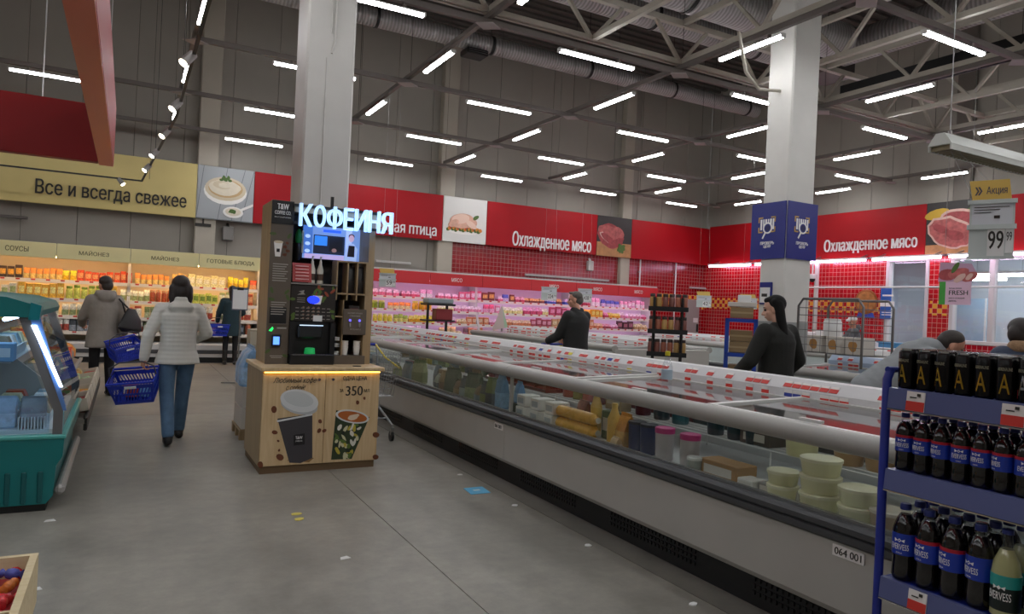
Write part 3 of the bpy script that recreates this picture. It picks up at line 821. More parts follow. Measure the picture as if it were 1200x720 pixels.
def island(label, x0, x1, y0, y1, seams, tags, ridge_mat, lid_len=1.27):
    xc = (x0 + x1) / 2
    t = thing('freezer_island', label, 'freezer', (xc, (y0 + y1) / 2, 0))
    part('plinth', MB().box(x0 + .06, x1 - .06, y0 + .06, y1 - .06, 0, .18), FPLIN, t)
    y = y0 + .25
    while y < y1 - 1.0:                     # air slots in the plinth
        m = MB()
        for r in range(3):
            for k in range(24): m.box(x0 + .052, x0 + .06, y + k * .035, y + k * .035 + .02, .06 + r * .035, .08 + r * .035)
        part('air_grille', m, BLACK, t); y += 1.25
    bounds = [y0] + seams + [y1]
    for a, b in zip(bounds[:-1], bounds[1:]):
        for s, xe in ((1, x0), (-1, x1)):
            xa, xb = sorted((xe, xe + s * .08))
            part('side_panel', MB().prism([(xe + s * .02, .17), (xe + s * .0, .2), (xe, .5), (xe + s * .08, .5), (xe + s * .08, .17)], 'Y', a + .003, b - .003), FBODY, t)
            part('bumper', MB().prism([(xe + s * .06, .5), (xe - s * .012, .505), (xe - s * .03, .52), (xe - s * .03, .545), (xe - s * .015, .552), (xe - s * .03, .56), (xe - s * .03, .585), (xe - s * .012, .6), (xe + s * .06, .605)], 'Y', a + .003, b - .003), FBUMP, t)
            part('glass_seal', MB().box(*sorted((xe + s * .02, xe + s * .045)), a, b, .6, .615), STEEL, t)
            part('front_glass', MB().box(*sorted((xe + s * .03, xe + s * .036)), a + .01, b - .01, .615, .91), FGL, t)
            part('post', MB().box(*sorted((xe + s * .025, xe + s * .05)), b - .035, b - .012, .6, .93), FRAIL, t)
            prof = [(xe + s * .04 + .062 * math.cos(q), .955 + .05 * math.sin(q)) for q in [2 * math.pi * k / 14 for k in range(14)]]
            part('hand_rail', MB().prism(prof, 'Y', a + .002, b - .002), FRAIL, t, True)
    for ye, s in ((y0, 1), (y1, -1)):
        part('end_panel', MB().rbox(x0 + .03, x1 - .03, *sorted((ye, ye + s * .06)), .17, .96, .015), FBODY, t)
    part('tub', MB().box(x0 + .09, x1 - .09, y0 + .07, y1 - .07, .5, .56), FIN, t)
    part('divider', MB().box(xc - .04, xc + .04, y0 + .07, y1 - .07, .56, .98), FIN, t)
    rd = part('ridge', MB().prism([(xc - .12, .985), (xc - .12, 1.06), (xc - .06, 1.125), (xc + .06, 1.125), (xc + .12, 1.06), (xc + .12, .985)], 'Y', y0 + .05, y1 - .05), ridge_mat, t)
    n = int((y1 - y0 - .1) / lid_len); st = (y1 - y0 - .1) / n
    for i in range(n):
        a = y0 + .05 + i * st; b = a + st
        for s, xe in ((1, x0), (-1, x1)):
            xa, xb = xe + s * .1, xc - s * .12
            za, zb = .965 + .012 * (i % 2), .99 + .012 * (i % 2)
            def slab(y_0, y_1, xs0, xs1, dz0, dz1, mm):
                f0 = (xs0 - xa) / (xb - xa); f1 = (xs1 - xa) / (xb - xa)
                return mm.prism([(xs0, za + (zb - za) * f0 + dz0), (xs1, za + (zb - za) * f1 + dz0), (xs1, za + (zb - za) * f1 + dz1), (xs0, za + (zb - za) * f0 + dz1)], 'Y', y_0, y_1)
            m = MB()
            slab(a + .002, a + .05, xa, xb, 0, .022, m); slab(b - .05, b - .002, xa, xb, 0, .022, m)
            slab(a + .05, b - .05, xa, xa + s * .035, 0, .02, m); slab(a + .05, b - .05, xb - s * .035, xb, 0, .02, m)
            ld = part('lid', m, FLID, t)
            m = MB(); slab(a + .05, b - .05, xa + s * .035, xb - s * .035, .006, .012, m)
            part('lid_glass', m, LGL, ld)
            m = MB(); slab(a + st * .45, a + st * .55, xa + s * .035, xa + s * .06, .02, .035, m)
            part('lid_handle', m, FLID, ld)
    # price tags clipped to the ridge
    tm = {}
    for nm, mm in (('r', TAGR), ('y', TAGY), ('b', TAGB)):
        tm[nm] = MB().box(-.003, 0, -.03, .03, 0, .03).box(-.0035, 0, -.03, .03, .03, .048, 1).mesh('price_tag', [mm, TAGW])
    rr = random.Random(int(x0 * 100))
    org = ORG[t.name]
    y = y0 + .2
    while y < y1 - .2:
        run = rr.randint(1, 4)
        for k in range(run):
            if rr.random() < tags:
                for row in (0, 1):
                    if rr.random() < .85:
                        o = link('price_tag', tm[rr.choice('rrrrrrrrrrrrrrrryb')], rd)
                        if row == 0: o.location = Vector((xc - .121, y, 1.003)) - org
                        else:
                            o.location = Vector((xc - .113, y + .02, 1.07)) - org; o.rotation_euler = (0, math.radians(42.7), 0)
            y += .068
        y += rr.choice((.0, .03, .12))
    return t
F1 = island('long glass-fronted freezer island in front, nearest the aisle', 2.89, 4.93, .3, 12.6, [1.65, 5.33, 9.0], .9, RIDGE)
m = MB().box(2.885, 2.89, 1.98, 2.17, .415, .465)
a = on(0, 2.886, 976, 643); b = on(0, 2.886, 1013, 655)
sp = part('number_plate', MB().box(2.883, 2.89, b.y, a.y, .44, .49), TAGW, F1)
m = MB(); add_text(m, '064 001', (2.883, a.y - .012, .449), a.y - b.y - .024, .032, RIDGE and RIGHT, .002, .01); part('number_lettering', m, INK, sp)
a = on(0, 2.886, 583, 497)
sp = part('number_plate', MB().box(2.883, 2.89, a.y - .1, a.y + .05, .44, .49), TAGW, F1)
m = MB(); add_text(m, '064 001', (2.883, a.y + .04, .449), .12, .032, RIGHT, .002, .01); part('number_lettering', m, INK, sp)
island('second freezer island between the two shoppers in black and the wire cage stand', 6.45, 8.45, 1.2, 5.6, [3.4], .55, RIDGB)
island('second row freezer island behind the man in black', 6.45, 8.45, 8.6, 13.6, [11.1], .7, RIDGE)
island('third row freezer island before the right wall', 10.2, 12.2, 1.6, 13.2, [5.4, 9.3], .7, RIDGE)

# ------------------------------------------------------------------ goods
PAL = {}
def pm(hexc, rough=.4, **k):
    return mat('pack_' + hexc + ('' if rough == .4 else '_%d' % int(rough * 100)), hexc, rough, **k)
PM = {}
def mesh_of(key, fn, mats, smooth=False):
    if key not in PM: PM[key] = fn().mesh(key[0], mats, smooth)
    return PM[key]
def pouch_mb(w, d, h):
    m = MB()
    prof = [(0, .9), (.06, 1.0), (.5, 1.0), (.85, .55), (.96, .12), (1.0, .1)]
    n = 10
    for i, (z, k) in enumerate(prof):
        for j in range(n):
            q = 2 * math.pi * j / n
            cx = abs(math.cos(q)) ** .55 * (1 if math.cos(q) > 0 else -1); sy = abs(math.sin(q)) ** .55 * (1 if math.sin(q) > 0 else -1)
            m.v.append((w / 2 * cx, d / 2 * sy * k, h * z))
    for i in range(len(prof) - 1):
        for j in range(n): m.f.append((i * n + j, i * n + (j + 1) % n, (i + 1) * n + (j + 1) % n, (i + 1) * n + j)); m.m.append(1 if i in (1,) else 0)
    m.f += [tuple(range(n))[::-1], tuple(range(n * 5, n * 6))]; m.m += [0, 0]
    return m
def jar_mb(r, h):
    return MB().lathe([(r * .92, 0), (r, h * .06), (r, h * .7), (r * .8, h * .8)], 12, m=0).lathe([(r * .86, h * .8), (r * .9, h * .82), (r * .9, h * .98), (r * .84, h)], 12, m=1)
def tray_mb(w, d, h):
    m = MB().prism([(-w / 2 * .86, 0), (w / 2 * .86, 0), (w / 2, h * .5), (-w / 2, h * .5)], 'Y', -d / 2, d / 2)
    m.add([(-w * .46, -d * .46, h * .5), (w * .46, -d * .46, h * .5), (w * .46, d * .46, h * .5), (-w * .46, d * .46, h * .5), (-w * .3, -d * .3, h), (w * .3, -d * .3, h), (w * .3, d * .3, h), (-w * .3, d * .3, h)],
          [(4, 5, 6, 7), (0, 1, 5, 4), (1, 2, 6, 5), (2, 3, 7, 6), (3, 0, 4, 7)], 1)
    return m
def carton_mb(w, d, h):
    return MB().rbox(-w / 2, w / 2, -d / 2, d / 2, 0, h, .006).box(-w * .38, w * .38, -d / 2 - .002, -d / 2, h * .3, h * .75, 1)
def put(name, key, fn, mats, loc, rz, label, cat, group, smooth=True):
    o = link(name, mesh_of(key, fn, mats, smooth)); o.location = loc; o.rotation_euler = (0, 0, rz)
    ORG[o.name] = Vector(loc)
    return tag(o, label, cat, group)

# contents of the near freezer, seen through its front glass (position from the pixel, distance from the tub)
FZ = .562
RK = FZ + .2
def fy(px, X=3.08, py=520): return on(0, X, px, py).y
def tub(x, y, z, r, h, cb, cl, label, group=None, lidh=.018):
    t = thing('food_tub', label, 'tub', (x, y, z), 0, group)
    part('body', MB().lathe([(r * .86, 0), (r * .9, .005), (r, h - lidh)], 18), pm(cb, .35), t, True, True)
    part('lid', MB().lathe([(r * 1.04, h - lidh), (r * 1.05, h - .004), (r * .98, h), (r * .5, h - .002)], 18), pm(cl, .3), t, True, True)
    return t
CH = ('e2deb0', 'eae6c4')
wide = 'pale yellow cheese tub stacked three high behind the freezer glass'
for k in range(3): tub(3.09, fy(962), FZ + k * .088, .098, .086, *CH, wide, 'cheese tubs stacked three high')
for k in range(2): tub(3.09, fy(918) , FZ + k * .075, .08, .073, *CH, 'pale yellow cheese tub in the low stack left of the tall cheese stack', 'low stack of cheese tubs')
for k in range(2): tub(3.08, fy(1010, 3.08), FZ + k * .085, .092, .083, 'dfdfb8', 'eae6c4', 'pale yellow cheese tub in the low stack nearest the bottle rack', 'low stack of cheese tubs by the rack')
tub(3.3, fy(940, 3.3), RK, .09, .15, *CH, 'tall pale cheese tub standing behind the three-high stack')
for j in range(3):
    for k in range(2): tub(3.36 + .02 * j, fy(1000, 3.36) - j * .165 + .02, RK + k * .085, .076, .083, 'c09a6a', 'd8d0bc', 'brown food tub with clear lid in the rear row by the rack', 'brown tubs with clear lids')
for j in range(4): tub(3.1, fy(1045) - j * .22, FZ, .09, .1, 'b09a80', 'cfc6b4', 'beige tub at the freezer end behind the bottle rack', 'beige tubs behind the rack')
for k, px in enumerate((776, 806)):
    t = tub(3.1, fy(px), FZ, .062, .21, 'b9b3b2', 'c73a80', 'clear jar with a pink lid, %s of the pink-lidded pair' % ('left' if k == 0 else 'right'), None, .035)
for k, px in enumerate((838, 862, 884)): tub(3.3, fy(px, 3.3), RK, .056, .12, '20313a', 'd9d9d2', 'dark green tub with white lid behind the carton box', 'dark tubs with white lids')
for k, px in enumerate((746, 760)): tub(3.12, fy(px, 3.12), FZ, .06, .2, '27335f', '2b2b33', 'dark blue tub with black lid between orange bag and pink lids', 'dark blue tubs')
for k, px in enumerate((752, 774, 796)): tub(3.36, fy(px, 3.36), RK, .062, .12, ('5a2030', '3c4448', '2f5f66')[k], '25272b', ('maroon', 'grey', 'teal')[k] + ' tub with black lid in the rear row behind the blue tubs')
tub(3.12, fy(800), FZ, .045, .1, '8e948c', 'd5d5cf', 'small clear tub with white lid in front of the pink-lidded jars')
tub(3.02, fy(815, 3.02), FZ, .045, .1, '9aa096', 'd5d5cf', 'small clear tub with white lid beside the carton box')
def carton(x, y, z, sx, sy, sz, c, label, group=None, rz=0, c2='d0cbc0'):
    t = thing('carton', label, 'box', (x, y, z), rz, group)
    part('box', MB().rbox(-sx / 2, sx / 2, -sy / 2, sy / 2, 0, sz, .005), pm(c, .6), t, local=True)
    part('print', MB().box(-sx / 2 - .002, -sx / 2, -sy * .36, sy * .36, sz * .25, sz * .75), pm(c2, .6), t, local=True)
    return t
carton(3.12, fy(848), FZ, .16, .3, .1, 'a9814e', 'brown carton box with printed top in front of the dark tubs')
carton(3.36, fy(897, 3.36), RK, .2, .22, .09, '5a4a40', 'dark brown tray carton with grey film left of the cheese tubs')
for k in range(3): carton(3.1 + .03 * k, fy(880 + 14 * k) - .04 * k, FZ, .11, .12, .05, ('d9d6ce', '8f8b84', 'c5c0b8')[k], ('white', 'grey', 'cream')[k] + ' small flat pack lying in front of the dark brown carton')
for j in range(3):
    for k in range(2): carton(3.08 + .01 * k, fy(616 + 17 * j), FZ + k * .1, .16, .13, .095, 'dedcd4', 'white carton in the stack beside the yellow logs', 'white cartons beside the yellow logs', 0, 'a9b2b5')
def log_pack(x, y, z, L, r, c, label, group=None):
    t = thing('wrapped_log', label, 'food pack', (x, y, z), 0, group)
    m = MB(); n = 12; prof = [(-L / 2 - .03, .45), (-L / 2, .5), (-L / 2 + .02, 1), (0, 1.03), (L / 2 - .02, 1), (L / 2, .5), (L / 2 + .03, .45)]
    for yy, k in prof:
        for i in range(n): m.v.append((r * k * math.cos(2 * math.pi * i / n), yy, r + r * k * math.sin(2 * math.pi * i / n)))
    for a in range(len(prof) - 1):
        for i in range(n): m.f.append((a * n + i, (a + 1) * n + i, (a + 1) * n + (i + 1) % n, a * n + (i + 1) % n)); m.m.append(0)
    m.f += [tuple(range(n)), tuple(range(n * 6, n * 7))[::-1]]; m.m += [0, 0]
    part('wrap', m, pm(c, .3, noise=.12, nscale=14), t, True, True)
    part('clip', MB().cyl((0, -L / 2 - .034, r), (0, -L / 2 - .028, r), r * .5, n=10), pm('d8d4c4'), t, local=True)
    return t
for k in range(2): log_pack(3.08, (fy(650) + fy(700)) / 2, FZ + k * .093, .52, .045, 'e8b454', ('lower', 'upper')[k] + ' long yellow wrapped log of the stacked pair')
def small_bottle(x, y, z, r, h, cb, cl, label, group=None, cat='bottle'):
    t = thing('bottle', label, cat, (x, y, z), 0, group)
    part('body', MB().lathe([(r * .9, 0), (r, .008), (r, h * .62), (r * .55, h * .8), (r * .4, h * .9)], 14), pm(cb, .3), t, True, True)
    part('cap', MB().lathe([(r * .46, h * .9), (r * .46, h * .99), (r * .4, h)], 12), pm(cl, .35), t, True, True)
    return t
small_bottle(3.19, fy(697, 3.19), FZ, .045, .35, 'd8b35c', 'd9b65e', 'yellow bottle standing behind the yellow logs')
small_bottle(3.1, fy(716), FZ, .05, .29, 'd9ae55', 'd9b65e', 'larger yellow bottle right of the yellow logs')
def bag(x, y, z, w, d, h, c, c2, label, group=None, rz=0):
    t = thing('food_bag', label, 'food pack', (x, y, z), rz, group)
    o = part('bag', pouch_mb(w, d, h), [pm(c, .3, noise=.15, nscale=25), pm(c2, .3, noise=.2, nscale=30)], t, True, True)
    part('seal', MB().box(-w * .45, w * .45, -.004, .004, h * .97, h * 1.06), pm(c, .3), t, local=True)
    return t
bag(3.14, fy(733, 3.14), FZ, .16, .14, .22, 'cc8a3a', 'dbb06a', 'orange bag right of the yellow bottle', None, 1.4)
bag(3.0, fy(722, 3.0), FZ, .1, .07, .08, 'bca27c', 'cdbfa6', 'small beige bag lying below the yellow bottle', None, 1.4)
for k in range(4): bag(3.36, fy(664 + 12 * k, 3.36), RK, .09, .1, .14, ('8c3b38', '6f7040', '9a4a40', '5f3330')[k], ('a5564c', '8a8a55', 'b8685c', '7f4440')[k], ('brick red', 'olive', 'rust', 'dark brown')[k] + ' bag heaped behind the yellow logs', None, 1.2 + k)
bag(3.1, fy(583), FZ, .17, .12, .3, '5f87a4', '7fa5bf', 'tall blue pouch left of the white cartons', None, 1.5)
bag(3.1, fy(604), FZ + .1, .1, .09, .18, '5d8bb5', '8fb5d3', 'small bright blue pouch beside the glass post', None, 1.5)
tub(3.06, fy(604, 3.06), FZ, .045, .1, '34423c', '3c4a46', 'small dark green tub below the bright blue pouch')
bag(3.36, fy(503, 3.36), RK, .26, .14, .15, 'c0ab3a', 'cdbb50', 'bright yellow bag towards the far end of the freezer', None, 1.45)
gc = ('6f7d4a', '54604a', '8f9a70', '3f4a52', 'a08c66', '6a7d86', '7e6a50', '97a39a')
gw = ('olive', 'dark green', 'pale green', 'slate', 'tan', 'blue grey', 'brown', 'pale grey')
for k in range(22):
    px = (462, 475, 488, 512, 520, 528, 536, 545, 553, 561, 570, 578, 470, 482, 495, 507, 517, 532, 541, 550, 560, 568)[k]; c = gc[(k * 5 + k // 8) % 8]
    bag(3.08 + .28 * (k // 12), fy(px, 3.08 + .28 * (k // 12)), FZ if k < 12 else RK, .2, .12, (.16 + .05 * (k % 3)) if k < 12 else .13, c, gc[(k * 3 + 2) % 8], gw[(k * 5 + k // 8) % 8] + ' food bag in the jumble at the far half of the freezer', gw[(k * 5 + k // 8) % 8] + ' bags in the freezer', 1.4 + .3 * (k % 3))
for k in range(6): carton(3.16, 9.4 + .45 * k, FZ, .25, .36, .2, ('b0b2b0', '8fa0a8', 'a9a488')[k % 3], ('light grey', 'blue grey', 'khaki')[k % 3] + ' carton at the far end of the freezer behind the kiosk', ('light grey', 'blue grey', 'khaki')[k % 3] + ' far cartons')
# trays lying under the lids
for k in range(56):
    y = 1.0 + .2 * (k // 2); x = 3.36 + .22 * (k % 2)
    c, w = (('7c2a28', 'dark red'), ('8c3330', 'dark red'))[k % 2] if 3.7 < y < 9 else (('4a443e', 'brown'), ('55504a', 'brown'))[k % 2]
    if x < 3.5 and (y < 5.4 or 8.0 < y < 9.0): continue
    z = FZ + (.3 if w == 'dark red' else .22)
    for lay in (0, 1): put('meat_tray', ('meat_tray', w), lambda: tray_mb(.2, .19, .06), [pm('3a3634' if w == 'brown' else '6e2422'), pm(c, .25)], (x, y, RK + .001 + .062 * lay), 0, w + ' film-wrapped tray lying under the freezer lids', 'tray', w + ' trays under the lids')
sp = MB()
o = thing('wire_basket_shelf', 'white wire rack holding the trays under the freezer lids', 'rack', (3.5, 6.2, FZ))
for k in range(8): sp.cyl((3.24 + .077 * k, .6, RK - .005), (3.24 + .077 * k, 12.3, RK - .005), .004, n=6)
part('wire', sp, WPLAS, o)
sp = MB()
for k in range(12):
    for x in (3.24, 3.779): sp.cyl((x, .7 + k * 1.05, FZ), (x, .7 + k * 1.05, RK - .009), .005, n=6)
part('leg', sp, WPLAS, o)
fill = ('8a8f92', 'muted grey'), ('6d7f8c', 'muted blue'), ('9a8a70', 'muted tan'), ('7c4a44', 'muted red'), ('b8b4a4', 'muted cream'), ('5c6a50', 'muted green')
rf = random.Random(77)
def busy(x, y, z, ry):
    for o in COL.objects:
        if o.parent is None and o.name.split('.')[0] in ('food_tub', 'carton', 'food_bag', 'bottle', 'meat_tray'):
            l = o.location
            big = .19 if abs(l.y - fy(962)) < .01 or abs(l.y - fy(1010)) < .01 else .155
            if abs(l.z - z) < .13 and abs(l.x - x) < big and abs(l.y - y) < ry: return True
    return False
for k in range(40):                        # second row standing behind the glass
    y = 1.45 + .185 * k; c, w = fill[(k * 5 + k // 7) % 6]
    if busy(3.19, y, FZ, .13): continue
    if rf.random() < .5: put('food_pouch', ('row_pouch', c), lambda: pouch_mb(.16, .1, .24), [mat('mottled_' + c, c, .35, noise=.4, nscale=25)] * 2, (3.195, y, FZ), 1.57 + rf.uniform(-.2, .2), w + ' pouch in the second row behind the freezer glass', 'food pack', w + ' pouches in the second row')
    else: put('food_carton', ('row_carton', c), lambda: carton_mb(.15, .08, .21), [pm(c, .5), pm('c9c6bc', .5)], (3.19, y, FZ), -1.57, w + ' carton in the second row behind the freezer glass', 'food pack', w + ' cartons in the second row', False)
for k in range(30):                        # third row on the wire rack
    y = 1.9 + .24 * k; c, w = fill[(k * 7 + 2 + k // 5) % 6]
    if busy(3.3, y, RK, .17): continue
    put('food_carton', ('rack_carton', c), lambda: carton_mb(.2, .1, .15), [pm(c, .5), pm('b0aea4', .5)], (3.3, y, RK + .002), -1.57, w + ' carton on the wire rack in the freezer', 'food pack', w + ' cartons on the wire rack', False)
# clear bottle left standing on the rail
t = thing('water_bottle', 'clear empty water bottle with yellow cap standing on the freezer rail', 'bottle', (2.94, 3.36, 1.006))
CLR = glass_mat('clear_plastic', (.93, .95, .97), .05, .9, .06)
part('body', MB().lathe([(.028, 0), (.034, .01), (.034, .06), (.031, .075), (.034, .09), (.034, .17), (.02, .21), (.014, .225), (.014, .245)], 18), CLR, t, True, True)
part('label', MB().lathe([(.0345, .1), (.0345, .16)], 18), pm('a9bccb'), t, True, True)
part('cap', MB().lathe([(.016, .245), (.016, .27), (.013, .272)], 14), pm('d9cf2c'), t, True, True)

# ------------------------------------------------------------------ wall coolers along the back
CW = mat('cooler_white', 'c8c6c2', .45); CBK = mat('cooler_back_warm', 'd8c6a8', .5); CBP = mat('cooler_back_pink', 'd6c2d6', .5)
YELF = mat('yellow_fascia', 'ece0a6', .5, noise=.03, nscale=2)
INKF = mat('fascia_lettering', '5e5738', .5)
WARM = mat('cooler_tube_warm', 'ffffff', .4, emit=22, ecol='ffcf98')
PNK = mat('cooler_tube_pink', 'ffffff', .4, emit=14, ecol='f6cdf6')
YC0, YC1 = 16.62, 17.4
def cooler(label, x0, x1, fas, fh, shelves, back, tube, texts):
    t = thing('wall_cooler', label, 'cooler', ((x0 + x1) / 2, YC0, 0))
    part('kick_plate', MB().box(x0, x1, YC0 + .08, YC1, 0, .12), FPLIN, t)
    part('base', MB().prism([(YC0, .12), (YC1, .12), (YC1, .42), (YC0 + .03, .42), (YC0, .38)], 'X', x0 + .002, x1 - .002), CW, t)
    part('bumper', MB().rbox(x0 + .002, x1 - .002, YC0 - .025, YC0, .2, .28, .008), FBUMP, t)
    part('back_panel', MB().box(x0 + .03, x1 - .03, YC1 - .05, YC1, .42, 2.1), back, t)
    for x in (x0 + .002, x1 - .028): part('side_panel', MB().prism([(YC0 + .35, 2.1), (YC1, 2.1), (YC1, .42), (YC0 + .03, .42), (YC0 + .03, .8), (YC0 + .3, 1.4)], 'X', x, x + .026), CW, t)
    part('canopy', MB().rbox(x0 + .002, x1 - .002, YC0 + .03, YC1 + .02, 2.1, 2.34, .01), CW, t)
    part('light_tube', MB().cyl((x0 + .05, YC0 + .06, 2.086), (x1 - .05, YC0 + .06, 2.086), .013, n=8), tube, t, True)
    n = max(1, int(round((x1 - x0) / 1.3))); st = (x1 - x0) / n
    for i in range(n):
        fp = part('fascia_panel', MB().rbox(x0 + i * st + .004, x0 + (i + 1) * st - .004, YC0, YC0 + .03, fh[0], fh[1], .006), fas, t)
        if i < len(texts) and texts[i]:
            s = texts[i]; w = .075 * len(s)
            m = MB(); add_text(m, s, (x0 + (i + .5) * st - w / 2, YC0, (fh[0] + fh[1]) / 2 - .05), w, .1, BACK, .004, .01); part('lettering', m, INKF if fas is YELF else WLET, fp)
    for k, z in enumerate(shelves):
        yf = YC0 + .3 if z > 1.5 else YC0 + .24 if z > 1.1 else YC0 + .16 if z > .8 else YC0 + .1
        sh = part('shelf', MB().box(x0 + .03, x1 - .03, yf, YC1 - .05, z - .025, z), CW, t)
        part('price_strip', MB().prism([(yf, z + .01), (yf - .012, z + .01), (yf - .028, z - .06), (yf, z - .06)], 'X', x0 + .03, x1 - .03), mat('price_strip', 'd6cfc4', .4), sh)
        m = MB(); xx = x0 + .15
        while xx < x1 - .2:
            m.obox((xx, yf - .021, z - .016), ((1, 0, 0), (0, .23, -.97), (0, .97, .23)), (.035, .02, .002)); xx += .25
        o = part('price_tag', m, TAGR, sh); o['kind'] = 'stuff'
        if k < 3 and tube is PNK or k < 2: part('light_tube', MB().cyl((x0 + .06, yf + .025, z - .036), (x1 - .06, yf + .025, z - .036), .01, n=6), tube, sh, True)
    return t
SHL = [1.64, 1.27, .93, .62]
ycx = [-3.87, -1.27, 1.33, 3.93, 5.18]
ytx = [('', ''), ('СОУСЫ', 'МАЙОНЕЗ'), ('МАЙОНЕЗ', 'ГОТОВЫЕ БЛЮДА')]
# unit seams follow the fascia joints
cooler('yellow-topped wall cooler partly cut by the left picture edge', -4.2, -2.55, YELF, (2.06, 2.36), SHL, CBK, WARM, ('',))
cooler('yellow-topped wall cooler behind the teal display case and grey coat woman', -2.55, .03, YELF, (2.06, 2.36), SHL, CBK, WARM, ('СОУСЫ', 'МАЙОНЕЗ'))
cooler('yellow-topped wall cooler behind the woman in the white jacket', .03, 2.63, YELF, (2.06, 2.36), SHL, CBK, WARM, ('МАЙОНЕЗ', 'ГОТОВЫЕ БЛЮДА'))
cooler('yellow-topped wall cooler mostly hidden behind the kiosk', 2.63, 5.2, YELF, (2.06, 2.36), SHL, CBK, WARM, ('', ''))
SHR = [1.66, 1.34, 1.02, .7]
REDF = mat('red_cooler_fascia', 'd12a30', .4)
for k, (a, b) in enumerate(((5.21, 8.15), (8.15, 11.1), (11.1, 14.05))):
    cooler('red-topped meat wall cooler, ' + ('left unit beside the kiosk', 'middle unit behind the man in black', 'right unit ending near the tiled corner')[k], a, b, REDF, (2.0, 2.3), SHR, CBP, PNK, (('', 'МЯСО'), ('', 'МЯСО'), ('МЯСО', 'МЯСО'))[k])

def pmn(h): return mat('mottled_' + h, h, .35, noise=.42, nscale=28)
shelf_word = ('top', 'second', 'third', 'fourth')
def stock(x0, x1, shelves, palette, gname, seed, pitch, kinds, hmax, runs=(2, 6)):
    rr = random.Random(seed)
    for si, z in enumerate(shelves):
        x = x0 + .08
        yf = YC0 + .3 if z > 1.5 else YC0 + .24 if z > 1.1 else YC0 + .16 if z > .8 else YC0 + .1
        while x < x1 - .05:
            run = rr.randint(*runs); c, cw, c2 = rr.choice(palette[si]); kind = rr.choice(kinds)
            w = pitch * rr.choice((.85, 1.0, 1.2)); h = hmax * rr.uniform(.72, 1.0)
            h = round(h, 2)
            for k in range(run):
                if x > x1 - .06: break
                loc = (x, yf + .1 + rr.uniform(-.01, .01), z + .002)
                lab = '%s %s on the %s shelf of the %s' % (cw, {'pouch': 'pouch', 'jar': 'jar', 'tray': 'tray pack', 'carton': 'carton'}[kind], shelf_word[si], gname)
                key = ('food_' + kind, c, c2, round(w, 3), h)
                fn = {'pouch': lambda: pouch_mb(w * .94, .1, h), 'jar': lambda: jar_mb(w * .46, h), 'tray': lambda: tray_mb(w * .96, .16, h * .75), 'carton': lambda: carton_mb(w * .92, .08, h)}[kind]
                put('food_' + kind, key, fn, [pmn(c), pmn(c2)], loc, rr.uniform(-.12, .12), lab, 'food pack', '%s %ss, %s shelf, %s' % (cw, kind, shelf_word[si], gname), kind in ('pouch', 'jar')).scale = (1, 1, rr.uniform(.86, 1.08))
                x += w
            x += rr.choice((0, .02, .05))
warm = [('f0862c', 'orange', 'f6c070'), ('e8a52c', 'amber', 'f3d58a'), ('efd9a0', 'cream', 'f7ecc8'), ('e8552f', 'coral red', 'f5a06a'), ('f0d020', 'bright yellow', 'e8b020'), ('f2b45c', 'peach', 'fae0b0'), ('4a3a30', 'dark brown', 'd9a040')]
mid = [('e8603a', 'coral red', 'f4b48a'), ('c9cf60', 'lime', '7f9a3c'), ('e9e2c0', 'pale cream', 'a8b070'), ('efb040', 'amber', 'f7dc90'), ('d8d8c8', 'off-white', '98a870'), ('b8552f', 'brick', 'e0a070')]
low = [('c9c8b8', 'pale grey', '8a9a6a'), ('6a7a4a', 'green', 'b0b890'), ('b9a080', 'tan', 'd9c8a8'), ('3c4048', 'dark grey', '9aa0a8'), ('d8d4c8', 'off-white', 'b05040'), ('c06a4a', 'rust', 'e0b090')]
YG = 'yellow-topped cooler'
stock(-2.5, 2.6, SHL, [warm, mid, low, low], YG, 11, .13, ('pouch', 'pouch', 'jar', 'carton'), .3)
pk1 = [('d86a8a', 'pink', 'f0c8d8'), ('c84a6a', 'rose', 'eeb0c4'), ('3a50b0', 'blue', 'c8b8e0'), ('b8405a', 'crimson', 'e8a8b8'), ('e0a0c0', 'pale pink', 'f4dcea'), ('7a3a3a', 'maroon', 'd8a860')]
pk2 = [('e0a030', 'amber', 'f2d070'), ('d04a70', 'rose', 'f0a0c0'), ('e888a8', 'pink', 'f8d0e0'), ('b84060', 'crimson', 'e890b0'), ('f0d890', 'cream', 'f8eccc')]
pk3 = [('a84858', 'crimson', 'e0a0b0'), ('d08058', 'salmon', 'f0c0a0'), ('c06888', 'rose', 'ecc0d4'), ('5a3a40', 'maroon', 'b07080'), ('c8a070', 'tan', 'ead0a8')]
RG = 'red-topped meat cooler'
cit = [('e8a020', 'amber', 'f4d060'), ('ea7a28', 'orange', 'f6c890'), ('8a9a30', 'olive green', 'd8d070'), ('f0cc40', 'bright yellow', 'f6e49a')]
stock(5.3, 7.0, SHR, [pk1, cit, cit, pk3], RG, 29, .15, ('jar', 'tray', 'pouch'), .24, (2, 4))
stock(7.05, 14.0, SHR, [pk1, pk2, pk3, pk3], RG, 23, .165, ('tray', 'tray', 'pouch', 'carton'), .25, (1, 4))
stock(2.7, 5.1, SHL, [warm, mid, low, low], 'cooler behind the kiosk', 31, .17, ('pouch', 'jar', 'carton'), .3)
for k in range(3):
    pass
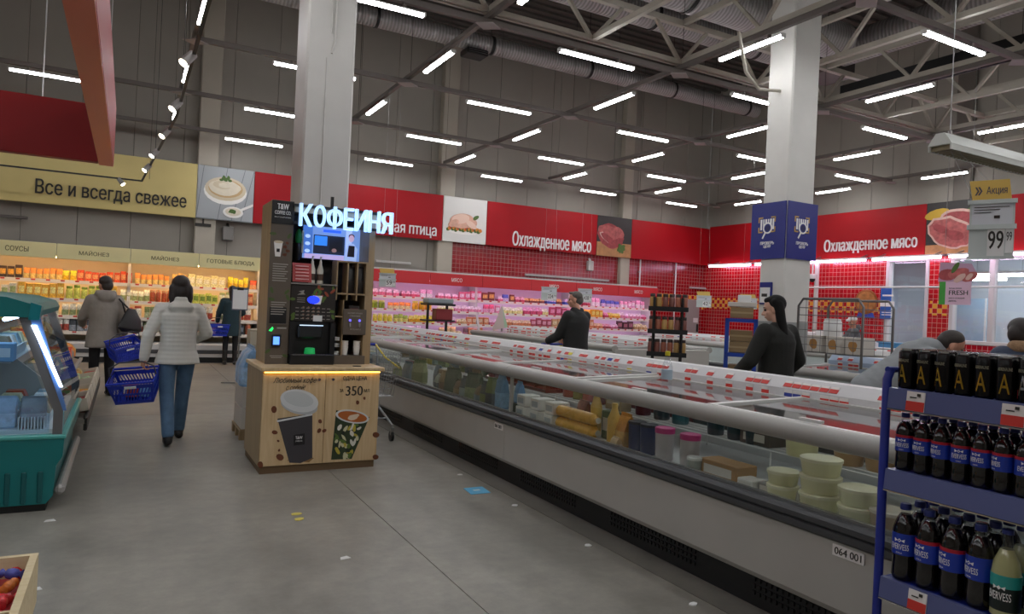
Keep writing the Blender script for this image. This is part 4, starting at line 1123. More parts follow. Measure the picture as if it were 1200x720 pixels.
# things on the back wall above the coolers
OFFT = mat('unlit_tube_fixture', 'bcb8b4', .4)
for k, (p0, p1, lb) in enumerate((((615, 322), (713, 331), 'unlit white strip fixture on red tiles left of the speaker pipes'), ((440, 306), (481, 311), 'unlit white strip fixture on grey wall beside the kiosk'), ((808, 337), (884, 345), 'unlit white strip fixture near the tiled back corner'), ((0, 253), (33, 255), 'dark strip fixture on the grey wall under the yellow sign'))):
    a, b = on(1, YB - .16, *p0), on(1, YB - .16, *p1)
    t = thing('strip_fixture', lb, 'lamp', ((a.x + b.x) / 2, YB - .16, a.z))
    part('housing', MB().rbox(a.x, b.x, YB - .2, YB - .14, a.z - .03, a.z + .03, .01), OFFT if k < 3 else RAILM, t)
    yb = YB - .1 if k in (0, 2) else YB
    for x in (a.x + .1, b.x - .13): part('bracket', MB().box(x, x + .03, YB - .14, yb, a.z - .02, a.z + .02), STEEL, t)
for k, (px, z0, lb) in enumerate(((750, 2.3, 'white pipe standing on the meat cooler top at the right unit'), (792, 0.0, 'white pipe on the tiles right of the meat cooler'))):
    a = on(1, YB - .16, px, 320); t = thing('wall_pipe', lb, 'pipe', (a.x, YB - .16, z0))
    part('pipe', MB().cyl((a.x, YB - .16, z0), (a.x, YB - .16, 3.25), .025, n=10), WPLAS, t, True); part('clip', MB().box(a.x - .04, a.x + .04, YB - .17, YB - .1, 2.8, 2.84), STEEL, t)
a = on(1, YB - .16, 691, 311)
t = thing('speaker_box', 'small white speaker box on the red tiles under the beef picture', 'speaker', (a.x, YB - .2, a.z - .17))
part('case', MB().rbox(a.x - .1, a.x + .1, YB - .25, YB - .12, a.z - .17, a.z + .13, .02), OFFT, t); part('arm', MB().cyl((a.x, YB - .18, a.z + .13), (a.x, YB - .12, a.z + .2), .03, n=8), WPLAS, t)
a = on(1, YB - .3, 268, 273)
t = thing('speaker_box', 'small grey speaker box on the wall right of the left pilaster', 'speaker', (a.x, YB - .2, a.z - .17))
part('case', MB().rbox(a.x - .12, a.x + .12, YB - .25, YB - .02, a.z - .17, a.z + .15, .02), mat('speaker_grey', '7d7a76', .5), t); part('arm', MB().cyl((a.x, YB - .18, a.z + .15), (a.x, YB - .02, a.z + .22), .03, n=8), DARKM, t)
a = on(1, YB - .27, 238, 262)
t = thing('pilaster_sticker', 'small dark fork sticker on the left pilaster under the picture', 'sticker', (a.x, YB - .26, a.z))
m = MB(); decal(m, rect(-.17, -.07, .17, .0), a, BACK); decal(m, rect(-.02, .0, .02, .16), a, BACK); decal(m, [(-.02, .16), (.02, .16), (.08, .28), (.05, .28), (0, .2), (-.05, .28), (-.08, .28)], a, BACK); part('print', m, INK, t)
# pink-white lamp row along the right wall and corner
t0 = None
for k in range(6):
    y = 16.2 - k * 1.9
    t = thing('wall_lamp', 'pinkish tube lamp in the row under the right wall sign', 'lamp', (16.5, y, 3.12), 0, 'pinkish tube lamps under the right wall sign')
    part('tube', MB().cyl((16.5, y - .85, 3.14), (16.5, y + .85, 3.14), .03, n=10), PNK, t, True)
    part('housing', MB().rbox(16.45, 16.55, y - .88, y + .88, 3.17, 3.21, .01), WPLAS, t)
    for s in (-.7, .7): part('bracket', MB().bar((16.5, y + s, 3.2), (XF + .02, y + s, 3.3), .03), STEEL, t)
a = on(0, 16.6, 957, 330)
t = thing('wall_pipe', 'white pipe with a dome camera in front of the right wall tiles', 'pipe', (16.6, a.y, 0))
part('pipe', MB().cyl((16.6, a.y, 0), (16.6, a.y, 3.2), .06, n=12), WHITE, t, True)
t = thing('dome_camera', 'small dome camera hanging under the pink lamp row', 'camera', (16.42, a.y + .02, 2.7))
part('mount', MB().cyl((16.42, a.y, 2.82), (16.42, a.y, 3.12), .02, n=8), WPLAS, t, True); part('case', MB().lathe([(.05, .05), (.09, .04), (.09, -.06), (.08, -.08)], 16, (16.42, a.y, 2.76)), WPLAS, t, True); part('dome', MB().ell((16.42, a.y, 2.66), (.075, .075, .08)), BLACK, t, True)
# medallion poster and blue poster on the right wall
a = on(0, XR - .14, 1015, 354)
t = thing('medallion_sign', 'round copper medallion sign with blue ribbon on the red tiles', 'sign', (XR - .15, a.y, a.z - .4))
COP = mat('copper_print', 'a8683a', .35, .4, noise=.3, nscale=5)
m = MB(); decal(m, oval(0, 0, .32, .32, 28), (XR - .134, a.y, a.z), RIGHT, .02); part('disc', m, COP, t)
m = MB(); decal(m, oval(0, 0, .27, .27, 28), (XR - .154, a.y, a.z), RIGHT, .006); part('inner_disc', m, mat('copper_light', 'c08850', .35, .4, noise=.3, nscale=9), t)
m = MB(); decal(m, [(-.26, -.42), (.26, -.42), (.2, -.28), (-.2, -.28)], (XR - .134, a.y, a.z), RIGHT, .012); part('ribbon', m, mat('ribbon_blue', '3a50b8', .5), t)
a = on(0, XR - .16, 1031, 374); b = on(0, XR - .16, 1045, 338)
t = thing('poster', 'narrow blue poster with a round badge beside the narrow window', 'poster', (XR - .16, a.y, a.z))
part('sheet', MB().box(XR - .17, XR - .15, b.y, a.y, a.z, b.z), mat('poster_blue', '2a5cae', .4), t)
m = MB(); decal(m, rect(.0, .32, .38, .45), (XR - .17, a.y, a.z), RIGHT); decal(m, rect(.05, .1, .35, .12), (XR - .17, a.y, a.z), RIGHT); decal(m, rect(.05, .16, .3, .18), (XR - .17, a.y, a.z), RIGHT); decal(m, rect(.05, .58, .34, .62), (XR - .17, a.y, a.z), RIGHT); part('print', m, WLET, t)
# ------------------------------------------------------------------ coffee kiosk
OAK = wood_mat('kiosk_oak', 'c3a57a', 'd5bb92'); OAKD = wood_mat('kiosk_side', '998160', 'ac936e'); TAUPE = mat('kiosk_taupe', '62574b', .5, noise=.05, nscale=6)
K = thing('coffee_kiosk', 'wooden self-service coffee kiosk with glowing letters', 'kiosk', (1.54, 6.6, 0))
KX0, KX1, KY0, KY1 = 1.03, 2.05, 6.2, 7.05
part('plinth', MB().box(KX0 + .01, KX1 - .02, KY0 + .015, KY1 - .02, 0, .06), mat('kiosk_plinth', '6a5338', .6), K)
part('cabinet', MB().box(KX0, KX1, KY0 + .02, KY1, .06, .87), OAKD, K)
SEAM = (KX0 + KX1) / 2 + .02
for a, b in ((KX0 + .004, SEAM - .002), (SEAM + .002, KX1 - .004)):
    d = part('door', MB().rbox(a, b, KY0, KY0 + .02, .065, .845, .003), OAK, K)
    kx = SEAM - .06 if a < SEAM - .1 else SEAM + .06
    part('knob', MB().cyl((kx, KY0 - .018, .8), (kx, KY0, .8), .012, n=12), CHROME, d, True)
part('counter', MB().rbox(KX0 - .02, KX1 + .03, KY0 - .035, KY1, .87, .905, .006), OAK, K)
part('light_strip', MB().box(KX0 + .01, KX1 - .01, KY0 - .022, KY0 - .012, .858, .868), mat('amber_strip', 'ffffff', .4, emit=4.5, ecol='ffbf4a'), K)
part('counter_grommet', MB().lathe([(.04, .905), (.04, .909), (.028, .909)], 16, (1.86, KY0 + .1, 0)), BLACK, K, True)
# printed doors
PX = Vector((KX0, KY0, 0)); GRYC = mat('print_cup_grey', '3f3c40', .45); LIDC = mat('print_lid', 'd2d5d6', .4); BEAN = mat('print_bean', '6b3a22', .5); LEAFD = mat('print_leaf_dark', '2c3a22', .5); LEAFY = mat('print_leaf_yellow', 'b9a83c', .5); ICE = mat('print_tea', 'b4632a', .4); SHD = mat('print_shade', '8d6b42', .5)
def kp(pts, m, dz=.002, nm='door_print'):
    q = MB(); decal(q, pts, PX, BACK, dz); part(nm, q, m, K)
def kx(px, py): p = on(1, KY0, px, py); return (p.x - KX0, p.z)
def kpoly(*pp): return [kx(*p) for p in pp]
kp(kpoly((336, 540), (362, 542), (368, 537), (350, 535)), SHD, .0012)
cupt = kpoly((325, 491), (339, 542.5), (352, 543), (366, 537), (366, 485)); kp(cupt, GRYC, .002)
kp(kpoly((324, 493), (366, 485), (366, 487), (325, 495)), LIDC, .003)
c = kx(351, 470); kp(oval(c[0], c[1], .165, .095, 26, -.25), LIDC, .0035)
c = kx(351, 474); kp(oval(c[0], c[1] - .01, .16, .075, 26, -.25), mat('print_lid_shade', 'b3b7b9', .4), .003)
c = kx(350, 468); kp(oval(c[0], c[1], .13, .062, 26, -.25), mat('print_lid_top', 'c3c8c9', .4), .0045)
kp(kpoly((344, 510), (357, 508), (357, 521), (344, 522.5)), BLACK, .003)
q = MB(); a = kx(346, 515); add_text(q, 'T&W', PX + Vector((a[0], 0, a[1])), .06, .025, BACK, .004, .02); a = kx(346, 518); add_text(q, 'COFFEE CO.', PX + Vector((a[0], 0, a[1])), .06, .01, BACK, .004); part('door_print', q, WLET, K)
cup = kpoly((394, 481), (433, 489), (412, 538), (388, 539)); kp(cup, LEAFD, .002)
rr = random.Random(5)
lm = [mat('print_pat_%d' % i, c, .5) for i, c in enumerate(('c9c6a0', 'b9a83c', '56702c', 'd8d5c8', '1f2a1c'))]
for k in range(46):
    u, v = rr.random(), rr.random()
    xl = 394 + (388 - 394) * v; xr = 433 + (412 - 433) * v
    px, py = xl + 3 + (xr - xl - 6) * u, 488 + 48 * v
    c = kx(px, py); kp(oval(c[0], c[1], rr.uniform(.018, .038), rr.uniform(.01, .02), 8, rr.uniform(0, 3), .3, k), lm[k % 5], .0026 + .00003 * k)
c = kx(413, 488.5); kp(oval(c[0], c[1], .155, .058, 26, -.2), LIDC, .0045); kp(oval(c[0], c[1], .135, .045, 26, -.2), ICE, .005)
c = kx(414, 489); kp(oval(c[0], c[1], .05, .026, 12, .3, .3, 2), mat('print_ice', 'e2cdb4', .4), .0055)
for px, py, s in ((321, 480, .03), (322, 507, .024), (326, 517, .012), (327, 528, .012), (328, 536, .034), (375, 494, .02), (374, 505, .022), (380, 505, .02), (419, 472, .02), (427, 467, .014), (440.5, 510, .034), (440, 536, .03), (305, 545, .03)):
    c = kx(px, py); kp(oval(c[0], c[1], s, s * .75, 10, rr.uniform(0, 3), .15, int(px)), BEAN, .003)
def ktext(s, p0, p1, h, shear=0, bold=.01, m=INK, dz=.003):
    a, b = kx(*p0), kx(*p1); q = MB(); n = len(s)
    add_text(q, s, PX + Vector((a[0], 0, a[1])), b[0] - a[0], h, BACK, dz, bold, shear)
    part('door_lettering', q, m, K)
ktext('Любимый кофе', (320, 451), (371, 447), .062, .45, .0); ktext('с собой!', (335, 457.5), (358, 457), .045, .45, .0)
ktext('ОДНА ЦЕНА', (402, 447), (430, 446), .045); ktext('ЗА', (398, 460), (402.5, 460), .03); ktext('350', (405, 464), (425, 463), .085, 0, .02); ktext('МЛ', (426.5, 460), (433, 460), .03)
# upper part
UY = 6.5
part('pillar', MB().box(1.095, 1.28, UY + .012, KY1 - .02, .905, 2.36), OAKD, K)
fp = part('pillar_front', MB().box(1.09, 1.282, UY, UY + .012, .905, 2.36), TAUPE, K)
part('back_board', MB().box(1.28, 2.04, KY1 - .06, KY1 - .03, .905, 2.33), mat('kiosk_back', '2b2622', .6), K)
part('right_post', MB().box(1.99, 2.045, UY + .02, KY1 - .03, .905, 2.33), OAKD, K)
part('header', MB().box(1.28, 2.12, UY - .02, UY + .02, 2.27, 2.33), OAKD, K)
part('header_frame', MB().box(1.27, 2.14, UY - .04, UY - .02, 2.315, 2.34).box(1.27, 2.14, UY - .04, UY - .02, 2.16, 2.185), DARKM, K)
part('roof_panel', MB().box(1.28, 2.04, UY + .02, KY1 - .06, 2.3, 2.33), TAUPE, K)
part('antenna', MB().box(1.62, 1.645, UY + .05, UY + .075, 2.33, 2.45), BLACK, K)
# glowing letters
GLOW = mat('glow_letters', 'cfe4ff', .4, emit=1.1, ecol='a4ceff')
q = MB(); y = UY - .045
x = 1.315
LW = {'К': .115, 'О': .105, 'Ф': .14, 'Е': .09, 'И': .115, 'Н': .11, 'Я': .11}
for ch in 'КОФЕИНЯ':
    q = MB(); add_text(q, ch, (x, y, 2.145), LW[ch], .2, BACK, .05, .02); part('letter', q, GLOW, K); x += LW[ch] + .0135
# pillar face
FO = Vector((1.09, UY, 0))
def fd(name, pts, m, dz=.003):
    q = MB(); decal(q, pts, FO, BACK, dz); return part(name, q, m, fp)
fd('logo_plate', rect(.0, 2.15, .19, 2.355), BLACK, .006)
q = MB(); add_text(q, 'T&W', FO + Vector((.045, -.006, 2.28)), .1, .05, BACK, .003, .03); add_text(q, 'COFFEE CO.', FO + Vector((.025, -.006, 2.235)), .14, .032, BACK, .003, .02); add_text(q, 'ВКУСНЫЙ КОФЕ', FO + Vector((.025, -.006, 2.205)), .14, .012, BACK, .003); part('logo_lettering', q, WLET, fp)
fd('cup_print', [(.03, 1.99), (.045, 1.86), (.09, 1.86), (.105, 1.99)], BOWL); fd('cup_print', oval(.07, 1.99, .04, .012), CREAM2, .004); fd('cup_print', rect(.055, 1.9, .082, 1.93), BLACK, .004)
for k in range(7): fd('bean_print', oval(.12 + .012 * (k % 4), 1.88 + .035 * (k // 2), .016, .012, 8, k), BEAN)
for k in range(8): fd('leaf_print', oval((.02, .16, .17, .03, .16, .03, .17, .02)[k], (2.06, 2.05, 1.5, 1.48, 1.55, 1.56, .98, 1.02)[k], .03, .014, 8, k), mat('print_leaf', '4c6030', .5))
GREYT = mat('print_text_grey', 'a8a29a', .5)
q = MB()
for blk, n, w in ((1.79, 8, .13), (1.45, 6, .13)):
    for k in range(n): decal(q, rect(.03, blk - k * .021, .03 + w * (1 - .1 * (k % 3)), blk - k * .021 + .008), FO, BACK)
decal(q, rect(.05, .96, .14, .966), FO, BACK); decal(q, rect(.04, .975, .15, .981), FO, BACK); decal(q, rect(.09, 1.22, .17, 1.232), FO, BACK)
part('text_lines', q, GREYT, fp)
fd('niche', rect(.02, 1.265, .165, 1.41), BLACK, .003); 
part('niche_shelf', MB().box(1.105, 1.26, UY - .015, UY, 1.255, 1.265), TAUPE, fp)
fd('reader_arrow', [(.02, 1.2), (.05, 1.235), (.06, 1.22), (.045, 1.195)], mat('green_glow', '30ff70', .4, emit=1.6, ecol='20e060'), .005)
part('card_reader', MB().rbox(1.135, 1.215, UY - .03, UY, 1.06, 1.17, .008), BLACK, fp)
part('reader_screen', MB().box(1.148, 1.2, UY - .033, UY - .03, 1.08, 1.15), mat('reader_blue', '5a8aff', .3, emit=1.6, ecol='5f97ff'), fp)
# coffee machine
MC = part('coffee_machine', MB().rbox(1.285, 1.695, UY + .03, KY1 - .08, .905, 1.64, .01), BLACK, K)
part('machine_panel', MB().rbox(1.285, 1.695, UY + .01, UY + .03, 1.29, 1.62, .006), mat('machine_print', '2a2522', .35), MC)
part('chrome_strip', MB().box(1.28, 1.7, UY + .005, UY + .03, 1.625, 1.64), CHROME, MC)
part('chrome_strip', MB().box(1.31, 1.68, UY - .06, UY - .055, .99, 1.0), CHROME, MC)
part('drip_tray', MB().rbox(1.29, 1.69, UY - .055, UY + .03, .905, .995, .008), BLACK, MC)
for xa in (1.285, 1.65): part('side_wing', MB().box(xa, xa + .045, UY - .02, UY + .03, .995, 1.29), BLACK, MC)
part('spout_block', MB().rbox(1.36, 1.58, UY - .03, UY + .03, 1.14, 1.26, .015), mat('spout_dark', '2a2c2e', .25), MC)
part('light_row', MB().box(1.37, 1.58, UY - .032, UY - .03, 1.255, 1.262), mat('pale_blue_light', 'cfe6ff', .3, emit=1.2), MC)
part('green_cup_light', MB().lathe([(.05, 1.0), (.045, 1.05), (.03, 1.055)], 14, (1.475, UY - .0, 0)), mat('green_cup', '1fa055', .4, emit=.35, ecol='1fae5a'), MC, True)
MO = Vector((1.285, UY + .01, 1.29))
def md(name, pts, m, dz=.003):
    q = MB(); decal(q, pts, MO, BACK, dz); return part(name, q, m, MC)
for k in range(18): md('leaf_print', oval(.2 + .19 * rr.random(), .16 + .16 * rr.random(), .03, .012, 8, rr.uniform(0, 3)), lm[2] if k % 3 else mat('print_berry', '9a4a30', .5), .002 + .0001 * k)
for k in range(5): md('leaf_print', oval((.02, .03, .39, .38, .03)[k], (.2, .03, .05, .1, .06)[k], .025, .014, 8, k), lm[2])
md('cup_print', [(.2, .24), (.215, .16), (.27, .16), (.285, .24)], BOWL, .005)
md('screen_glow', oval(.205, .2, .055, .036, 20), mat('blue_glow', '2a40ff', .3, emit=1.5, ecol='2038ff'), .007)
q = MB()
decal(q, [(.07, .27), (.12, .285), (.115, .26), (.13, .245), (.06, .24), (.1, .262)], MO, BACK)
for k in range(3): decal(q, rect(.06, .21 - .018 * k, .13, .215 - .018 * k), MO, BACK)
for r_ in range(4):
    for c_ in range(7): decal(q, rect(.05 + .047 * c_, .12 - .032 * r_, .05 + .047 * c_ + .03, .125 - .032 * r_), MO, BACK)
part('text_lines', q, GREYT, MC)
for r_ in range(4):
    for c_ in range(4): md('product_button', oval(.12 + .045 * c_, .13 - .033 * r_, .01, .009, 8), mat('button_tint', '8a6a5a', .4))
md('paper_note', rect(.21, .005, .29, .06), WPLAS, .006)
# things standing on the machine
t = thing('menu_card', 'red folded menu card standing on the coffee machine', 'card', (1.42, UY + .12, 1.642))
part('card', MB().obox((1.4, UY + .12, 1.735), ((1, 0, 0), (0, .25, .97), (0, .97, -.25)), (.085, .09, .004)), mat('card_red', 'b8403a', .5), t)
q = MB()
for k in range(5): part('text_line', MB().obox((1.4, UY + .116 - .006 + .03 * (k - 2) * .25, 1.735 + .03 * (k - 2)), ((1, 0, 0), (0, .25, .97), (0, .97, -.25)), (.06, .004, .003)), mat('card_text', 'e8b0a8', .5), t)
for k, (x, lb) in enumerate(((1.5, 'left syrup bottle behind the red menu card'), (1.575, 'right syrup bottle beside the red menu card'))):
    t = thing('syrup_bottle', 'white ' + lb, 'bottle', (x, UY + .16, 1.642))
    part('body', MB().lathe([(.028, 0), (.03, .01), (.03, .13), (.014, .18), (.012, .21)], 14), CREAM, t, True, True); part('pump', MB().cyl((0, 0, .21), (0, 0, .25), .008, n=8).bar((0, 0, .25), (0, -.05, .245), .01), WPLAS, t, True, True); part('label', MB().lathe([(.0305, .03), (.0305, .09)], 14), mat('syrup_label', '5a4436', .5), t, True, True)
# screen
t = thing('display_screen', 'lit flat screen hanging under the glowing kiosk letters', 'screen', (1.67, 6.86, 1.86))
SX0, SX1, SZ0, SZ1, SY = 1.44, 1.99, 1.885, 2.2, 6.84
part('case', MB().rbox(SX0 - .012, SX1 + .012, SY, SY + .05, SZ0 - .012, SZ1 + .012, .006), BLACK, t)
def sc(nm, pts, c, e, dz): 
    q = MB(); decal(q, pts, (SX0, SY, SZ0), BACK, dz); part(nm, q, mat('screen_' + c, c, .3, emit=e), t)
W_, H_ = SX1 - SX0, SZ1 - SZ0
sc('screen', rect(0, 0, W_, H_), '6f8fc8', .9, .001); sc('picture', rect(0, .04, .09, H_), '3f68b0', 1, .002); sc('picture', rect(.1, .05, .4, .23), '1a2236', .8, .002); sc('picture', rect(.11, .13, .23, .22), '2f7ad8', 1.1, .003); sc('picture', rect(.25, .08, .38, .22), '14141c', .8, .003)
sc('picture', rect(.02, 0, .4, .045), 'b8a8d8', .8, .003); sc('picture', rect(.19, .26, .36, .285), '2050ff', 1.4, .003); sc('picture', rect(.41, .03, .47, H_ - .02), 'a8bce8', .9, .002)
for k in range(3): sc('picture', oval(.045, .07 + .07 * k, .025, .018, 10), 'a8c4ea', 1, .004)
sc('picture', [(.4, 0), (.52, 0), (.53, .12), (.49, .17), (.44, .17), (.41, .1)], '9ab0e0', .9, .004); sc('picture', [(.43, .04), (.5, .04), (.5, .15), (.44, .15)], '1c1a22', .8, .005); sc('picture', oval(.465, .22, .026, .034, 12), 'c8a8c0', .8, .006); sc('picture', oval(.465, .24, .03, .026, 12), '4a3848', .8, .005)
sc('picture', oval(.3, .09, .025, .02, 8), '8a6a68', .8, .005)
# hanging plant strip
t = thing('leaf_garland', 'strip of green artificial leaves hanging beside the screen', 'plant', (1.32, 6.9, 1.66))
LF = [mat('leaf_%d' % i, c, .5) for i, c in enumerate(('3d5a1e', '2a4416', '5a7a2c'))]
rr = random.Random(3)
part('stem', MB().cyl((1.325, 6.93, 1.66), (1.325, 6.93, 2.25), .006, n=6), LF[1], t)
for k in range(34):
    z = 1.68 + .6 * k / 34; a = rr.uniform(0, 6.28); x = 1.325 + .035 * math.cos(a); y = 6.9 + .03 * math.sin(a)
    q = MB(); d = Vector((math.cos(a), -abs(math.sin(a)) - .3, rr.uniform(-.5, .3))).normalized(); s_ = d.cross(Vector((0, 0, 1))).normalized(); p = Vector((1.325, 6.93, z))
    q.add([p, p + d * .03 + s_ * .012, p + d * .065, p + d * .03 - s_ * .012, p + d * .03 + Vector((0, 0, .004))], [(0, 1, 4), (1, 2, 4), (2, 3, 4), (3, 0, 4), (0, 3, 2, 1)]); part('leaf', q, LF[k % 3], t)
t = thing('syrup_figure', 'green and white bottle figure hanging left of the screen', 'bottle', (1.4, 6.83, 1.86))
part('body', MB().lathe([(.02, 1.86), (.03, 1.9), (.028, 1.98), (.02, 2.02)], 12, (1.4, 6.83, 0)), BLACK, t, True); part('wrap', MB().lathe([(.026, 2.02), (.034, 2.05), (.03, 2.1), (.012, 2.15)], 12, (1.4, 6.83, 0)), mat('fig_green', '1f8a3a', .4), t, True); part('side_strip', MB().box(1.428, 1.445, 6.82, 6.835, 1.93, 2.14), CREAM, t)
# right shelf of the kiosk
SHF = thing('kiosk_shelf', 'oak lattice shelf insert right of the coffee machine', 'shelf', (1.85, 6.7, .905))
for x in (1.7, 1.8, 1.89): part('upright', MB().box(x - .006, x + .006, UY + .02, UY + .2, 1.5, 1.86), OAKD, SHF)
for z in (1.86, 1.56): part('board', MB().box(1.7, 1.99, UY + .02, UY + .2, z - .007, z + .007), OAKD, SHF)
part('board', MB().box(1.7, 1.99, UY + .02, UY + .2, 1.34, 1.35), OAKD, SHF)
pb = part('dispenser_panel', MB().rbox(1.77, 1.99, UY + .005, UY + .03, 1.18, 1.42, .004), TAUPE, SHF)
for x in (1.835, 1.925): q = MB(); decal(q, oval(x, 1.315, .011, .011, 12), (0, UY + .005, 0), BACK); part('blue_dot', q, mat('blue_dot', '5a5aff', .4, emit=1.6, ecol='6a60ff'), pb)
q = MB(); add_text(q, 'ЗАКРОЙТЕ КРЫШКУ', (1.81, UY + .005, 1.375), .14, .018, BACK, .002); add_text(q, 'стаканчики', (1.83, UY + .005, 1.35), .1, .014, BACK, .002); add_text(q, 'ВОЗЬМИТЕ', (1.84, UY + .005, 1.225), .1, .014, BACK, .002); part('lettering', q, GREYT, pb)
for x in (1.835, 1.925): part('pull_tab', MB().cyl((x, UY - .0, 1.25), (x, UY + .005, 1.29), .01, n=8), CHROME, pb, True)
part('ledge', MB().box(1.7, 1.99, UY + .0, UY + .2, .905, .985), TAUPE, SHF); part('divider', MB().box(1.765, 1.775, UY + .02, UY + .2, .985, 1.5), OAKD, SHF)
part('shelf_edge', MB().box(1.97, 1.99, UY + .02, UY + .2, .985, 1.86), OAKD, SHF)
for k, (x, z) in enumerate(((1.815, .987), (1.93, .987))):
    for j in range(3):
        o = solo('paper_cup', MB().lathe([(.026, 0), (.033, .07), (.035, .072), (.035, .077), (.03, .075)], 14, (x, UY + .08, z + j * .028)), BOWL, 'white paper cup in the %s stack on the kiosk shelf' % ('left', 'right')[k], 'cup', None, True, '%s stack of paper cups' % ('left', 'right')[k])
for k in range(3):
    for j in range(2): solo('cup_lid', MB().lathe([(.03, 0), (.032, .006), (.024, .016), (.008, .017)], 12, (1.735, UY + .08, .987 + k * .11 + j * .018 if k == 0 else 1.0 + .0 + j * .018 + .13 * 0 + .06 * k)), WPLAS, 'white cup lid piled in the narrow niche of the kiosk shelf', 'lid', None, True, 'cup lids in the narrow niche')
for k, x in enumerate((1.845, 1.94)):
    t = bag(x, UY + .1, 1.568, .08, .06, .24, '1c1a19', '26221f', 'black coffee bag in the lattice shelf, %s one' % ('left', 'right')[k])
carton(1.88, UY + .12, 1.352, .16, .1, .1, '2d2522', 'dark coffee carton on the shelf above the dispenser panel', None, math.pi / 2, '6a3a38')

# ------------------------------------------------------------------ bottle rack at the right
RB = mat('rack_blue', '1b2a86', .35); RSTR = mat('rack_strip', '5a628f', .3)
RX, RYA, RYB = 2.5, 1.645, .55
t = thing('bottle_rack', 'blue metal drinks rack standing against the freezer', 'rack', (2.65, 1.1, 0))
for x in (RX + .01, RX + .29):
    for y in (RYA, RYB): part('post', MB().tube([(x, y, 0), (x, y, 1.3), (x + (.02 if x < RX + .1 else -.02), y, 1.335)], .016, 10), RB, t, True)
part('cross_bar', MB().cyl((RX + .01, RYA, 1.335), (RX + .29, RYA, 1.335), .012, n=8).cyl((RX + .01, RYB, 1.335), (RX + .29, RYB, 1.335), .012, n=8), RB, t, True)
RSH = (.14, .568, .968, 1.268)
for z in RSH:
    s_ = part('shelf', MB().box(RX + .012, RX + .295, RYB, RYA - .016, z - .02, z), RB, t)
    part('shelf_strip', MB().prism([(RX + .012, z + .004), (RX - .004, z + .002), (RX - .012, z - .072), (RX + .004, z - .075), (RX + .012, z - .02)], 'Y', RYB, RYA - .018), RSTR, s_)
    part('strip_edge', MB().box(RX - .013, RX + .004, RYB, RYA - .018, z - .078, z - .074), CHROME, s_)
for z, px, pxe in ((1.268, 1063, 1084), (1.268, 1175, 1202), (.568, 1064.5, 1086)):
    a, b = on(0, RX - .01, px, 460 if z > 1 else 700), on(0, RX - .01, pxe, 465 if z > 1 else 705)
    tg = part('price_tag', MB().obox((RX - .0105, (a.y + b.y) / 2, z - .036), ((0, 1, 0), (.1, 0, 1), (-1, 0, .1)), ((a.y - b.y) / 2, .035, .002)), TAGW, t)
    part('tag_red_half', MB().obox((RX - .0145, (a.y + b.y) / 2, z - .053), ((0, 1, 0), (.1, 0, 1), (-1, 0, .1)), ((a.y - b.y) / 2, .017, .001)), TAGR, tg)
    part('tag_print', MB().obox((RX - .0115, (a.y + b.y) / 2 - .012, z - .012), ((0, 1, 0), (.1, 0, 1), (-1, 0, .1)), (.006, .005, .0015)).obox((RX - .012, (a.y + b.y) / 2 + .008, z - .022), ((0, 1, 0), (.1, 0, 1), (-1, 0, .1)), (.012, .002, .0015)), INK, tg)
def wrap_text(s, r, z0, h, ang, bold=0.0, c=math.pi):
    """lettering bent round an upright cylinder, centred on the direction c"""
    vs, fs = text_geo(s, bold); m = MB()
    m.add([((r + .0006 * v[2]) * math.cos(c + (v[0] - .5) * ang), (r + .0006 * v[2]) * math.sin(c + (v[0] - .5) * ang), z0 + v[1] * h) for v in vs], fs)
    return m
def wrap_poly(m, pts, r, dr, c=math.pi):
    N = len(pts); vs = [((r + d) * math.cos(c + p[0] / r), (r + d) * math.sin(c + p[0] / r), p[1]) for d in (0, dr) for p in pts]
    return m.add(vs, [tuple(range(N))[::-1], tuple(range(N, 2 * N))] + [(i, (i + 1) % N, N + (i + 1) % N, N + i) for i in range(N)])
COLA = mat('cola_liquid', '0e0a09', .08, coat=.5); LBLUE = mat('label_blue', '1c3aa6', .35); LRED = mat('label_red', 'b01c30', .35); CAPB = mat('cap_blue', '1d2a70', .35)
PET = glass_mat('pet_plastic', (.9, .92, .93), .05, .9, .05)
